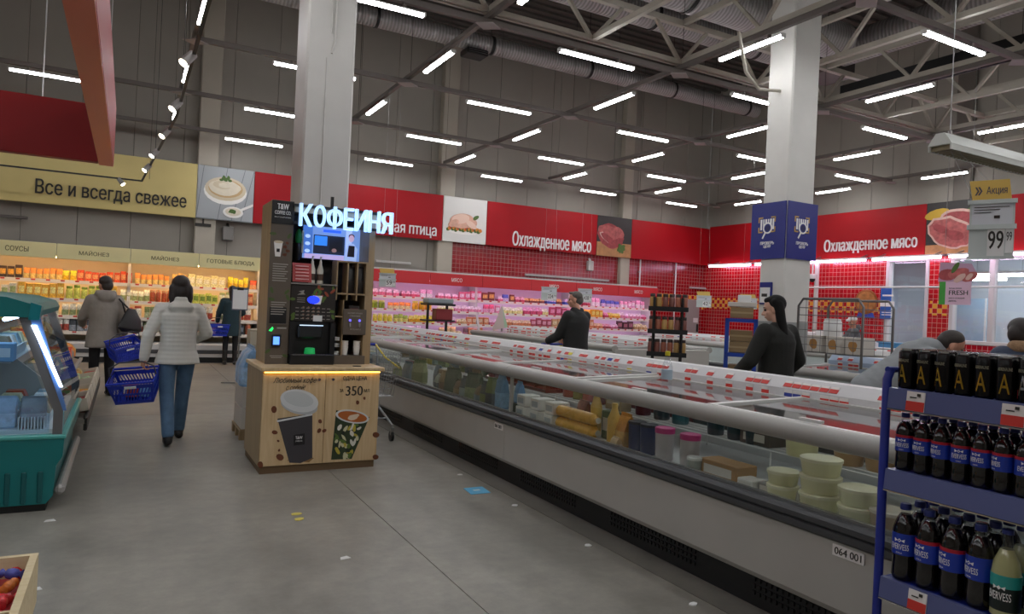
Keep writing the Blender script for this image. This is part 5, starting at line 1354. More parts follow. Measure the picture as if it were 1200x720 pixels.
def bottle_proto(r, h, red, cola=COLA, lab=LBLUE, name='cola_bottle'):
    t = thing(name, 'x', 'bottle', (0, 0, 0))
    lz0, lz1 = h * .34, h * .62
    part('body', MB().lathe([(r * .55, 0), (r * .85, h * .012), (r, h * .06), (r * .95, h * .18), (r * .92, h * .3), (r, lz0), (r, lz1 + h * .02), (r * .96, h * .68), (r * .84, h * .75), (r * .62, h * .82), (r * .46, h * .86)], 20), cola, t, True, True)
    part('neck', MB().lathe([(r * .46, h * .86), (r * .38, h * .89), (r * .36, h * .93)], 16), PET, t, True, True)
    part('cap', MB().lathe([(r * .46, h * .92), (r * .46, h * .985), (r * .4, h)], 16), CAPB, t, True, True)
    lb = part('label', MB().lathe([(r * 1.012, lz0), (r * 1.012, lz1)], 24), lab, t, True, True)
    if red: part('label_band', MB().lathe([(r * 1.018, lz1 - h * .045), (r * 1.018, lz1)], 24), LRED, lb, True, True)
    part('label_lettering', wrap_text('EVERVESS', r * 1.02, lz0 + h * .07, h * .075, 1.5, .01), WLET, lb, False, True)
    part('label_lettering', wrap_text('COLA', r * 1.02, lz0 + h * .02, h * .018, .5), WLET, lb, False, True)
    m = MB(); R_ = r * 1.02; u = r * .2; zc = lz0 + h * .19
    # mark: a ring with two wings
    for s_ in (-1, 1): wrap_poly(m, [(s_ * u * .75, zc), (s_ * u * 2.2, zc + u * .75), (s_ * u * 2.0, zc - u * .75)][::s_], R_, .0006)
    wrap_poly(m, [(0, zc - u * .85), (u * .85, zc), (0, zc + u * .85), (-u * .85, zc)][::-1], R_, .0004)
    part('label_mark', m, WLET, lb, False, True)
    m = MB(); wrap_poly(m, [(0, zc - u * .45), (u * .45, zc), (0, zc + u * .45), (-u * .45, zc)][::-1], R_ + .0002, .0006); part('label_mark', m, LBLUE, lb, False, True)
    return t
def can_proto(r, h, gold):
    t = thing('drink_can', 'x', 'can', (0, 0, 0))
    part('body', MB().lathe([(r * .78, 0), (r * .95, h * .03), (r, h * .07), (r, h * .9), (r * .86, h * .96)], 20), mat('can_black', '100f0f', .22, .5), t, True, True)
    part('top', MB().lathe([(r * .86, h * .96), (r * .88, h), (r * .8, h), (r * .78, h * .975), (r * .2, h * .975)], 20), CHROME, t, True, True)
    part('tab', MB().box(-r * .15, r * .35, -r * .18, r * .18, h * .976, h * .99), CHROME, t, False, True)
    g = mat('can_gold', 'c9a23a', .25, .9) if gold else mat('can_silver', 'c8c8cc', .25, .9)
    part('letter_mark', wrap_text('A', r * 1.004, h * .17, h * .44, 1.0, .02), g, t, False, True)
    part('letter_mark', wrap_text('ADRENALINE', r * 1.004, h * .68, h * .07, 1.35, .02), mat('can_pale', 'b9b49a', .3, .7), t, False, True)
    if not gold:
        m = MB(); wrap_poly(m, [(-.035, h * .1), (-.02, h * .1), (-.02, h * .3), (-.035, h * .2)], r * 1.003, .0004); part('red_flash', m, LRED, t, False, True)
    return t
def row(proto_list, z, pitch, nx, ny, labels, group, jitter=0.0):
    first = set()
    for i in range(ny):
        for j in range(nx):
            p = proto_list(i, j); lab = labels(i, j)
            loc = (RX + .012 + .5 * pitch + j * pitch, RYA - .022 - .5 * pitch - i * pitch, z + .001); rz = U(-jitter, jitter) if j == 0 else U(0, 6)
            if p.name not in first and 'placed' not in PLACED.get(p.name, ''):
                p.location = loc; p.rotation_euler = (0, 0, rz); p['label'] = lab; p['group'] = group; PLACED[p.name] = 'placed'
            else: copy_tree(p, loc, rz, lab, group)
PLACED = {}
ordn = ('leftmost', 'second', 'third', 'fourth', 'fifth', 'sixth', 'seventh', 'eighth', 'ninth', 'tenth')
cg, cs = can_proto(.0315, .148, True), can_proto(.0315, .148, False)
row(lambda i, j: cs if i == 6 and j == 0 else cg, 1.268, .067, 4, 9, lambda i, j: ('%s black can in the front row on the rack top' % ordn[i] if i != 6 else 'black can with silver letter at the right end of the rack top') if j == 0 else 'black can with gold letter in the rear rows on the rack top', 'black cans on the rack top', .25)
b5 = bottle_proto(.031, .212, True)
row(lambda i, j: b5, .968, .067, 4, 9, lambda i, j: '%s small cola bottle in the front row of the middle shelf' % ordn[i] if j == 0 else 'small cola bottle in the rear rows of the middle shelf', 'small cola bottles', .6)
b1, b1r = bottle_proto(.041, .278, False), bottle_proto(.041, .278, True)
row(lambda i, j: b1 if (i in (0, 3) or j) else b1r, .568, .0875, 3, 4, lambda i, j: '%s large cola bottle in the front row of the lower shelf' % ordn[i] if j == 0 else 'large cola bottle in the rear rows of the lower shelf', 'large cola bottles', .5)
LEM = mat('lemonade', 'a9a878', .1, coat=.4)
tl = thing('lemonade_bottle', 'pale lemonade bottle with teal label beside the large cola bottles', 'bottle', (RX + .05, 1.232, .569), 0)
h = .285; r = .043
part('body', MB().lathe([(r * .8, 0), (r, h * .03), (r, h * .5), (r * .85, h * .64), (r * .45, h * .78)], 20), LEM, tl, True, True)
part('neck', MB().lathe([(r * .45, h * .78), (r * .33, h * .9), (r * .33, h * .95)], 16), PET, tl, True, True); part('cap', MB().lathe([(r * .4, h * .95), (r * .4, h), (r * .3, h * 1.005)], 14), CAPB, tl, True, True)
lb = part('label', MB().lathe([(r * 1.012, h * .1), (r * 1.012, h * .36)], 24), mat('label_black', '15211f', .4), tl, True, True); part('label_band', MB().lathe([(r * 1.012, h * .36), (r * 1.012, h * .5)], 24), mat('label_teal', '2f9a92', .4), lb, True, True)
part('label_lettering', wrap_text('EVERVESS', r * 1.02, h * .22, h * .09, 1.6, .01), WLET, lb, False, True)
m = MB(); u = r * .2; zc = h * .36
for s_ in (-1, 1): wrap_poly(m, [(s_ * u * .7, zc), (s_ * u * 2.2, zc + u * .75), (s_ * u * 2.0, zc - u * .75)][::s_], r * 1.02, .0006)
wrap_poly(m, [(0, zc - u * .8), (u * .8, zc), (0, zc + u * .8), (-u * .8, zc)][::-1], r * 1.02, .0006); part('label_mark', m, WLET, lb, False, True)
for k in range(3): copy_tree(tl, (RX + .05 + (.09 * (k + 1) if k < 2 else 0), 1.232 if k < 2 else 1.13, .569), U(-.3, .3), 'pale lemonade bottle behind or right of the foremost lemonade bottle', 'other lemonade bottles')
for k in range(12):
    copy_tree(b1, (RX + .06 + .09 * (k % 3), 1.57 - .0875 * (k // 3), .141), U(0, 6), 'large cola bottle on the bottom shelf of the rack', 'cola bottles on the bottom shelf')

# ------------------------------------------------------------------ teal refrigerated display case, left
TEAL = mat('teal_plastic', '0f6f70', .35, noise=.05, nscale=4); TEALD = mat('teal_dark', '0c5557', .4)
BLG = mat('case_frame_blue', '5a82c0', .35); STRIPL = mat('case_tube', 'ffffff', .4, emit=8, ecol='dcebff')
T0, T1 = 5.6, 7.45
t = thing('display_case', 'teal glazed refrigerated display case at the left edge', 'display case', (-.8, 6.5, 0))
part('kick_plate', MB().box(-1.5, -.42, T0 + .02, T1, 0, .05), FPLIN, t)
part('body', MB().prism([(-1.6, .05), (-.42, .05), (-.38, .1), (-.37, .3), (-.335, .36), (-.33, .48), (-1.6, .48)], 'Y', T0, T1), TEAL, t, True)
for k in range(5): part('rib', MB().rbox(-.47 - .09 * k, -.44 - .09 * k, T0 - .012, T0, .06, .27, .006), TEALD, t)
part('bumper', MB().rbox(-.37, -.315, T0 - .3 + .3, T1, .1, .17, .02), mat('bumper_grey', '9b9894', .4), t)
part('counter_rim', MB().rbox(-1.6, -.32, T0 - .01, T1, .48, .51, .008), mat('teal_light', '4aa39c', .3), t)
part('deck', MB().box(-1.55, -.4, T0 + .05, T1 - .05, .51, .54), WPLAS, t)
for y in (T0 + .01, T1 - .05):
    part('end_frame', MB().prism([(-.4, .51), (-.345, .51), (-.345, .67), (-.56, 1.3), (-.62, 1.3), (-.4, .67)], 'Y', y, y + .04), mat('case_frame_grey', '75777a', .35, .5), t)
part('frame_edge', MB().prism([(-.345, .67), (-.325, .67), (-.5, 1.3), (-.56, 1.3)], 'Y', T0 + .005, T0 + .03), BLG, t)
part('tube_strip', MB().prism([(-.37, .83), (-.352, .83), (-.515, 1.24), (-.545, 1.24)], 'Y', T0 - .008, T0 + .005), STRIPL, t)
part('front_glass', MB().prism([(-.346, .52), (-.34, .52), (-.34, .67), (-.55, 1.3), (-.556, 1.3), (-.346, .67)], 'Y', T0 + .05, T1 - .05), glass_mat('case_glass', (.8, .9, .98), .02, .9, .03), t)
part('end_glass', MB().prism([(-1.5, .52), (-.42, .52), (-.42, .67), (-.63, 1.28), (-1.5, 1.28)], 'Y', T0 + .018, T0 + .024), glass_mat('case_glass', (.8, .9, .98)), t)
part('canopy', MB().prism([(-1.6, 1.29), (-.53, 1.29), (-.52, 1.33), (-.55, 1.38), (-.68, 1.42), (-1.6, 1.48)], 'Y', T0 - .02, T1), TEAL, t, True)
part('canopy_trim', MB().prism([(-.56, 1.275), (-.5, 1.275), (-.49, 1.37), (-.55, 1.39)], 'Y', T0 - .025, T0 + .09), mat('teal_trim', '0f7a84', .3), t, True)
part('inner_tube', MB().cyl((-.7, T0 + .1, 1.27), (-.7, T1 - .1, 1.27), .015, n=8), STRIPL, t, True)
part('inner_shelf', MB().box(-1.4, -.66, T0 + .08, T1 - .08, .98, .99), WPLAS, t)
part('back_wall', MB().box(-1.6, -1.55, T0, T1, .51, 1.3), PW, t)
q = MB()
for k in range(9): q.box(-.6 + .018 * k, -.592 + .018 * k, T0 + .06, T0 + .25, .54, .62)
part('vent_grille', q, WPLAS, t)
cc = (('b9a78c', 'beige'), ('c8502c', 'orange red'), ('d9d2a8', 'pale yellow'), ('7fa0b0', 'blue grey'), ('e0e0dc', 'white'), ('8a7a60', 'brown'))
for k in range(32):
    c, w = cc[(k * 5 + k // 8) % 6]; lv = k % 2
    x = -.52 - .2 * ((k // 2) % 4) - .24 * lv; y = T0 + .34 + .22 * (k // 8)
    put('food_tray', ('food_tray', c), lambda: tray_mb(.18, .19, .15), [pm('d5d8da'), pm(c, .3, noise=.2, nscale=30)], (x, y, (.542, .992)[lv]), 0, w + ' film-covered tray on the ' + ('deck', 'glass shelf')[lv] + ' of the teal case', 'tray', w + ' trays on the ' + ('deck', 'glass shelf')[lv])
for k in range(5): bag(-.52 - .17 * k, T0 + .14 + .03 * (k % 2), .542, .15, .11, .2, ('8f969c', 'a8c0d8', '6f6a60', 'b8c4cc', '94887a')[k], ('b0b6ba', 'c8dcee', '8a8478', 'd0d8de', 'b0a698')[k], ('grey', 'ice blue', 'dark taupe', 'silver', 'sand')[k] + ' bag at the glazed end of the teal case')
for k in range(4): carton(-.8 - .17 * k, T0 + .13, 1.113, .14, .12, .1, ('c9dcec', 'd8cfc0', '8fb8dc', 'c06a4a')[k], ('icy white', 'oat', 'sky blue', 'terracotta')[k] + ' small carton in the upper layer at the end of the teal case', None, math.pi / 2, 'f0f4f8')
for k in range(3): carton(-.95 - .2 * k, T0 + .13, .992 - .45, .16, .1, .3, ('dfe6ea', 'b0c8dc', 'd0c8b8')[k], ('white', 'blue white', 'buff')[k] + ' tall carton on the deck at the end of the teal case', None, math.pi / 2, '9ab0c4') if False else None
for k in range(4): carton(-.7 - .2 * k, T0 + .13, .992, .16, .12, .12, ('7fb0d8', '9cc4e4', 'b0533a', 'd8d0b0')[k], ('mid blue', 'pale blue', 'brick red', 'cream')[k] + ' carton on the glass shelf at the end of the teal case', None, math.pi / 2, 'e4eef4')

# ------------------------------------------------------------------ produce chiller with crates, left
t = thing('produce_chiller', 'sloping open produce chiller with tiers beside the grey coat woman', 'produce stand', (-.9, 9.8, 0))
P0, P1 = 7.5, 11.0
part('base', MB().box(-1.6, -.5, P0, P1, 0, .3), FPLIN, t)
part('lower_ledge', MB().prism([(-1.0, .38), (-.28, .26), (-.28, .3), (-1.0, .42)], 'Y', P0, P1), mat('chiller_grey', '9d988f', .4, .3), t)
part('ledge_front', MB().rbox(-.3, -.27, P0, P1, .2, .32, .008), mat('chiller_front', '2a2826', .5), t)
part('front_rail', MB().bar((-.5, P0, .56), (-.5, P1, .56), .035, .03), FRAIL, t)
for k, (xa, za) in enumerate(((-.52, .55), (-.8, .8), (-1.08, 1.05))):
    part('tier', MB().prism([(xa, za), (xa - .3, za + .1), (xa - .3, za + .07), (xa, za - .03)], 'Y', P0, P1), mat('chiller_tier', '8d8a85', .4, .3), t)
part('end_panel', MB().prism([(-1.6, 0.3), (-.5, .3), (-.48, .56), (-1.1, 1.1), (-1.25, 1.5), (-1.6, 1.5)], 'Y', P0 - .03, P0), FBODY, t)
part('back_panel', MB().box(-1.6, -1.5, P0, P1, .3, 1.6), FBODY, t)
prod = (('d9a860', 'golden'), ('e08a30', 'orange'), ('c8b48a', 'beige'), ('d8542c', 'red orange'), ('a8b060', 'light green'), ('d9c070', 'yellow'))
for lv in range(3):
    xa, za = ((-.67, .61), (-.95, .86), (-1.23, 1.11))[lv]
    for k in range(11):
        c, w = prod[(k * 2 + lv + k // 5) % 6]
        if lv == 0 and k % 4 == 0: c, w = '8f8a80', 'grey'
        tt = put('produce_bag', ('produce_bag', c), lambda: pouch_mb(.26, .24, .17), [pm(c, .35, noise=.25, nscale=18), pm(c, .35, noise=.25, nscale=18)], (xa, P0 + .2 + .3 * k, za + .02), U(0, 3), w + ' produce bag on the ' + ('lowest', 'middle', 'top')[lv] + ' tier of the chiller', 'food pack', w + ' bags on the ' + ('lowest', 'middle', 'top')[lv] + ' tier')
CRT = mat('crate_grey', 'c4baa8', .6); 
def crate(x, y, z, sx, sy, h, m, label, tilt=-.16):
    t = thing('crate', label, 'crate', (x, y, z)); t.rotation_euler = (0, -tilt, 0)
    part('floor_board', MB().box(-sx / 2, sx / 2, -sy / 2, sy / 2, 0, .012), m, t, local=True)
    for s in (-1, 1):
        part('side_board', MB().box(-sx / 2, sx / 2, *sorted((s * sy / 2, s * (sy / 2 - .015))), 0, h), m, t, local=True)
        part('end_board', MB().box(*sorted((s * sx / 2, s * (sx / 2 - .015))), -sy / 2 + .015, sy / 2 - .015, 0, h), m, t, local=True)
    return t
cn = ('nearest grey crate with dark red fruit under the chiller', 'grey crate of carrots and greens beside the basket carrier', 'empty brown grey crate in the crate row', 'grey crate with pale green bags in the crate row', 'farthest visible grey crate with mixed fruit in the crate row', 'last grey crate at the grey coat woman')
fc = (('8a2a20',), ('d86a30', '7aa050', 'd8a040', 'e07038'), (), ('b8d0a0', 'c0d8b0', 'd0b080'), ('d87040', 'e0a850', 'b84030', 'd8c080'), ('c89050', 'b8a870'))
fn_ = {'8a2a20': 'dark red', 'd86a30': 'carrot orange', '7aa050': 'green', 'd8a040': 'amber', 'e07038': 'orange', 'b8d0a0': 'pale green', 'c0d8b0': 'mint', 'd0b080': 'tan', 'd87040': 'rust orange', 'e0a850': 'golden', 'b84030': 'red', 'd8c080': 'straw', 'c89050': 'ochre', 'b8a870': 'olive tan'}
for k in range(5):
    y = 7.85 + .62 * k
    crate(-.46, y, .33, .4, .56, .12, CRT, cn[k], .2)
    if fc[k]:
        for j in range(8):
            c = fc[k][j % len(fc[k])]
            put('produce_pack', ('produce_pack', c), lambda: pouch_mb(.15, .12, .09), [pm(c, .35, noise=.2, nscale=20), pm(c, .35, noise=.2, nscale=20)], (-.37 - .16 * (j % 2), y - .2 + .133 * (j // 2), .35 + .035 * (j % 2)), U(0, 3), fn_[c] + ' produce pack lying in a low crate of the chiller', 'food pack', fn_[c] + ' packs in the low crates')

# candy crate in the lower left corner
WD = wood_mat('crate_wood', 'c9b489', 'd9c8a2', .6, 'X')
t = thing('candy_crate', 'pale wooden crate of colourful candies in the lower left corner', 'crate', (-.75, 3.3, 0))
part('pedestal', MB().rbox(-1.15, -.36, 2.75, 3.75, 0, .1, .01), FPLIN, t)
for a in ((-1.2, -.3, 3.76, 3.79), (-1.2, -.3, 2.7, 2.73)): part('side_board', MB().box(*a, .08, .3), WD, t)
for a in ((-.33, -.3, 2.73, 3.76), (-1.2, -1.17, 2.73, 3.76)): part('side_board', MB().box(*a, .08, .3), WD, t)
part('floor_board', MB().box(-1.17, -.33, 2.73, 3.76, .1, .115), WD, t)
part('divider', MB().box(-1.17, -.33, 3.17, 3.19, .115, .285), WD, t)
cand = (('c02a30', 'red'), ('d8d4d0', 'white'), ('c87030', 'orange'), ('4a50a0', 'blue'), ('d05060', 'pink red'), ('d8b040', 'yellow'))
for k in range(90):
    c, w = cand[(k * 7 + k // 5) % 6] if k % 3 else cand[0]
    i, j = k % 10, k // 10
    y = 2.79 + .105 * i; y += .02 if y > 3.16 else 0
    if abs(y - 3.18) < .04: y += .05
    put('candy', ('candy', c), lambda: MB().lathe([(.004, -.05), (.02, -.045), (.008, -.03), (.02, -.02), (.024, 0), (.02, .02), (.008, .03), (.02, .045), (.004, .05)], 10), [pm(c, .25, noise=.3, nscale=40)], (-.38 - .088 * j, y, .235 + .015 * ((i + j) % 3)), U(0, 3), w + ' wrapped candy in the wooden crate', 'candy', w + ' candies', True).rotation_euler = (1.57, U(0, 3), U(0, 3))
o = solo('candy_bed', MB().box(-1.165, -.335, 2.735, 3.165, .116, .21).box(-1.165, -.335, 3.195, 3.755, .116, .21), pm('a83038', .4, noise=.5, nscale=25), 'heaped candies filling the wooden crate below the top layer', 'candy', kind='stuff')
for k, (px, py) in enumerate(((58, 611), (72, 569), (40, 692), (404, 655))):
    p = on(2, 0, px, py); solo('paper_scrap', MB().prism([(p.x - .03, p.y - .02), (p.x + .035, p.y - .01), (p.x + .02, p.y + .03), (p.x - .02, p.y + .02)], 'Z', 0.0005, .004), WPLAS, ('white scrap on the floor right of the candy crate', 'white scrap on the floor by the teal case bumper', 'white scrap at the corner of the candy crate', 'white scrap on the bare floor in front of the kiosk')[k], 'litter')
for k, (px, py) in enumerate(((347, 603), (351, 609))):
    p = on(2, 0, px, py); solo('yellow_petal', MB().prism(oval(p.x, p.y, .035, .03, 10, 0, .5, k), 'Z', .0005, .004), pm('d8c860'), 'yellow scrap on the floor in front of the kiosk, %s one' % ('farther', 'nearer')[k], 'litter')
for k, (px, py) in enumerate(((603, 593), (689, 640), (812, 709), (539, 557))):
    p = on(2, 0, px, py); solo('paper_scrap', MB().prism(oval(p.x, p.y, .025, .02, 8, 0, .4, k), 'Z', .0005, .006), WPLAS, 'tiny white scrap on the floor along the freezer, %s from the kiosk' % ('second', 'third', 'fourth', 'first')[k], 'litter')
p = [on(2, 0, *q) for q in ((543, 573), (565, 571), (575, 578), (552, 580))]
t = thing('floor_card', 'small blue card lying on the floor before the freezer', 'card', p[0])
part('card', MB().prism([(q.x, q.y) for q in p], 'Z', .0005, .004), pm('5fb4dc'), t)
q0 = (p[0] + p[1] + p[2] + p[3]) / 4
part('print', MB().prism([(q0.x - .03, q0.y - .01), (q0.x + .03, q0.y - .01), (q0.x + .03, q0.y + .02), (q0.x - .03, q0.y + .02)], 'Z', .004, .005), WPLAS, t)

# ------------------------------------------------------------------ shopping baskets
def basket(loc, rz, label, handle_up=True):
    t = thing('shopping_basket', label, 'basket', loc, rz)
    W0, W1, D0, D1, H = .165, .2, .115, .15, .24
    def P(u, v, z): f = z / H; return Vector((u * (W0 + (W1 - W0) * f), v * (D0 + (D1 - D0) * f), z))
    part('floor_panel', MB().prism([(-W0, -D0), (W0, -D0), (W0, D0), (-W0, D0)], 'Z', 0, .006), BLUEP, t, local=True)
    part('rim', MB().tube([P(-1, -1, H), P(1, -1, H), P(1, 1, H), P(-1, 1, H)], .012, 6, closed=True), BLUEP, t, local=True)
    for (u0, v0, u1, v1, n) in ((-1, -1, 1, -1, 12), (1, -1, 1, 1, 8), (1, 1, -1, 1, 12), (-1, 1, -1, -1, 8)):
        m = MB()
        def Q(s, z): return P(u0 + (u1 - u0) * s, v0 + (v1 - v0) * s, z)
        def quad(s0, s1, z0, z1, sk=0):
            ps = [Q(s0, z0), Q(s1, z0), Q(min(1, s1 + sk), z1), Q(min(1, s0 + sk), z1)]
            nn = (ps[1] - ps[0]).cross(ps[3] - ps[0]).normalized() * .002
            m.add([p - nn for p in ps] + [p + nn for p in ps], [(0, 3, 2, 1), (4, 5, 6, 7), (0, 1, 5, 4), (1, 2, 6, 5), (2, 3, 7, 6), (3, 0, 4, 7)])
        quad(0, 1, 0, .035); quad(0, 1, .1, .122); quad(0, 1, .178, .22); quad(0, .06, .03, .19); quad(.94, 1, .03, .19)
        for k in range(n):
            s0 = .03 + .9 * k / n
            quad(s0, s0 + .032, .033, .102, .05); quad(s0, s0 + .032, .12, .18, .05)
        part('lattice_wall', m, BLUEP, t, local=True)
    hd = [P(-1, 0, H), Vector((-W1 * .97, 0, H + .09)), Vector((-W1 * .5, 0, H + .145)), Vector((W1 * .5, 0, H + .145)), Vector((W1 * .97, 0, H + .09)), P(1, 0, H)]
    part('handle', MB().tube(hd, .007, 8), mat('handle_grey', '4a4a50', .4), t, True, True)
    part('badge', MB().box(-.05, .05, -.162, -.156, .188, .212), WPLAS, t, local=True)
    return t
BK1 = (.13, 7.72, .47)
bk = basket(BK1, -.2, 'blue shopping basket held by the woman in the white jacket')
carton(BK1[0] - .06, BK1[1] + .0, BK1[2] + .008, .1, .16, .12, 'b04038', 'red pack lying inside the white jacket woman\'s basket', None, .3)
carton(BK1[0] + .07, BK1[1] + .02, BK1[2] + .008, .1, .14, .1, '7ab0d8', 'pale blue pack lying inside the white jacket woman\'s basket', None, -.4)
bk.rotation_euler = (.42, -.1, -.25)
BK2 = (.02, 11.2, .56)
bk = basket(BK2, .5, 'blue shopping basket held by the woman in the grey coat')
bk.rotation_euler = (.35, -.25, .4)
BK3 = (1.72, 16.15, .62)
basket(BK3, .2, 'blue shopping basket held by the woman in the dark green coat')

# ------------------------------------------------------------------ shopping carts
YELB = mat('cart_yellow', 'd8c22c', .4); WIRE = mat('cart_wire', '9fa3a6', .3, .8)
def cart(loc, rz, label):
    """trolley, handle towards -Y of its own frame"""
    t = thing('shopping_cart', label, 'cart', loc, rz)
    m = MB()
    def P(u, y, z): f = (z - .5) / .45; w = .19 + .07 * f; return (u * w, y, z)
    ys = [-.32 + .08 * k for k in range(10)]
    for k in range(7):
        z = .5 + .075 * k; ya, yb = -.34 - .02 * (k / 6), .3 + .12 * (k / 6)
        m.tube([P(-1, ya, z), P(-1, yb, z), P(1, yb, z), P(1, ya, z)], .003, 4, closed=True)
    for y in ys:
        for u in (-1, 1): m.cyl(P(u, y, .5), P(u, y * 1.08, .95), .0025, n=4)
        m.cyl(P(-1, y, .5), P(1, y, .5), .0025, n=4)
    for k in range(6): 
        u = -1 + .4 * k; m.cyl(P(u, .3, .5), P(u, .42, .95), .0025, n=4); m.cyl(P(u, -.34, .5), P(u, -.36, .95), .0025, n=4)
    part('wire_basket', m, WIRE, t, local=True)
    for u in (-1, 1):
        part('frame_tube', MB().tube([(u * .25, -.42, 1.0), (u * .25, -.38, .9), (u * .24, -.3, .5), (u * .24, -.2, .3), (u * .24, .1, .22), (u * .23, .32, .17)], .013, 8), WIRE, t, True, True)
        part('frame_tube', MB().tube([(u * .24, -.28, .45), (u * .25, -.34, .25), (u * .26, -.36, .14)], .013, 8), WIRE, t, True, True)
    part('lower_rack', MB().cyl((-.24, .1, .22), (.24, .1, .22), .008, n=6).cyl((-.24, -.2, .3), (.24, -.2, .3), .008, n=6), WIRE, t, local=True)
    part('handle', MB().cyl((-.25, -.43, 1.0), (.25, -.43, 1.0), .016, n=10), BLUEP, t, True, True)
    part('yellow_bar', MB().tube([(.24, -.42, 1.0), (.25, -.1, .88), (.26, .36, .8)], .01, 6), YELB, t, True, True)
    part('yellow_bar', MB().tube([(-.24, -.42, 1.0), (-.25, -.1, .88), (-.26, .36, .8)], .01, 6), YELB, t, True, True)
    part('corner_bumper', MB().rbox(.235, .285, .34, .4, .785, .82, .006), BLUEP, t, local=True)
    for x, y in ((.23, .32), (-.23, .32), (.26, -.36), (-.26, -.36)):
        c = part('caster', MB().bar((x, y, .15), (x, y - .02, .07), .035, .03), STEEL, t, local=True)
        part('wheel', MB().cyl((x - .014, y - .02, .055), (x + .014, y - .02, .055), .055, n=16), BLACK, c, True, True)
    return t
cart((2.34, 7.6, 0), math.pi, 'wire shopping cart with yellow bars parked behind the coffee kiosk')
# ------------------------------------------------------------------ pallet stack and clipboard stand left of the kiosk
t = thing('pallet', 'low wooden pallet under the boxes left of the kiosk', 'pallet', (1.35, 7.9, 0))
for k in range(5): part('plank', MB().box(1.08 + .13 * k, 1.19 + .13 * k, 7.72, 8.36, .09, .11), OAKD, t)
for y in (7.74, 8.02, 8.28): part('bearer', MB().box(1.08, 1.7, y, y + .06, 0, .09), OAKD, t)
PWH = mat('white_carton', 'c9c2b8', .6)
for k in range(2):
    t = thing('stacked_carton', ('lower', 'upper')[k] + ' white carton on the pallet left of the kiosk', 'box', (1.24, 8.0, .11 + .22 * k))
    part('box', MB().rbox(1.09, 1.4, 7.74, 8.3, .112 + .22 * k, .328 + .22 * k, .006), PWH, t); part('tape', MB().box(1.22, 1.27, 7.738, 7.74, .112 + .22 * k, .328 + .22 * k), pm('b8a888'), t)
for k in range(2): bag(1.19 + .01 * k, 7.88 + .27 * k, .552, .26, .26, .4, '8cb4dc', 'a8c8e8', ('nearer', 'farther')[k] + ' pale blue water pack on top of the white cartons', None, 1.57)
t = thing('display_carton', 'beige display carton standing behind the blue water packs', 'box', (1.2, 8.34, .55))
part('box', MB().rbox(1.24, 1.6, 8.4, 8.66, .0, 1.12, .006), mat('beige_carton', 'b0a48c', .6), t); part('flap', MB().box(1.24, 1.6, 8.398, 8.4, .95, 1.1), pm('c9bea6'), t)
t = thing('clipboard_stand', 'thin metal stand holding a clipboard sheet in the left aisle', 'sign stand', (1.7, 12.7, 0))
a = on(1, 12.7, 281, 350)
part('foot', MB().bar((1.45, 12.75, .02), (1.95, 12.65, .02), .04, .02).bar((1.66, 12.5, .02), (1.74, 12.95, .02), .04, .02), STEEL, t); part('pole', MB().cyl((1.7, 12.7, .02), (1.7, 12.7, 1.5), .014, n=8), STEEL, t, True)
bd = part('clipboard', MB().rbox(a.x - .13, a.x + .13, 12.66, 12.68, a.z - .2, a.z + .19, .005), pm('5a6070'), t); part('sheet', MB().box(a.x - .115, a.x + .115, 12.655, 12.66, a.z - .18, a.z + .15), WPLAS, bd)
part('clip', MB().box(a.x - .05, a.x + .05, 12.65, 12.66, a.z + .14, a.z + .18), DARKM, bd)

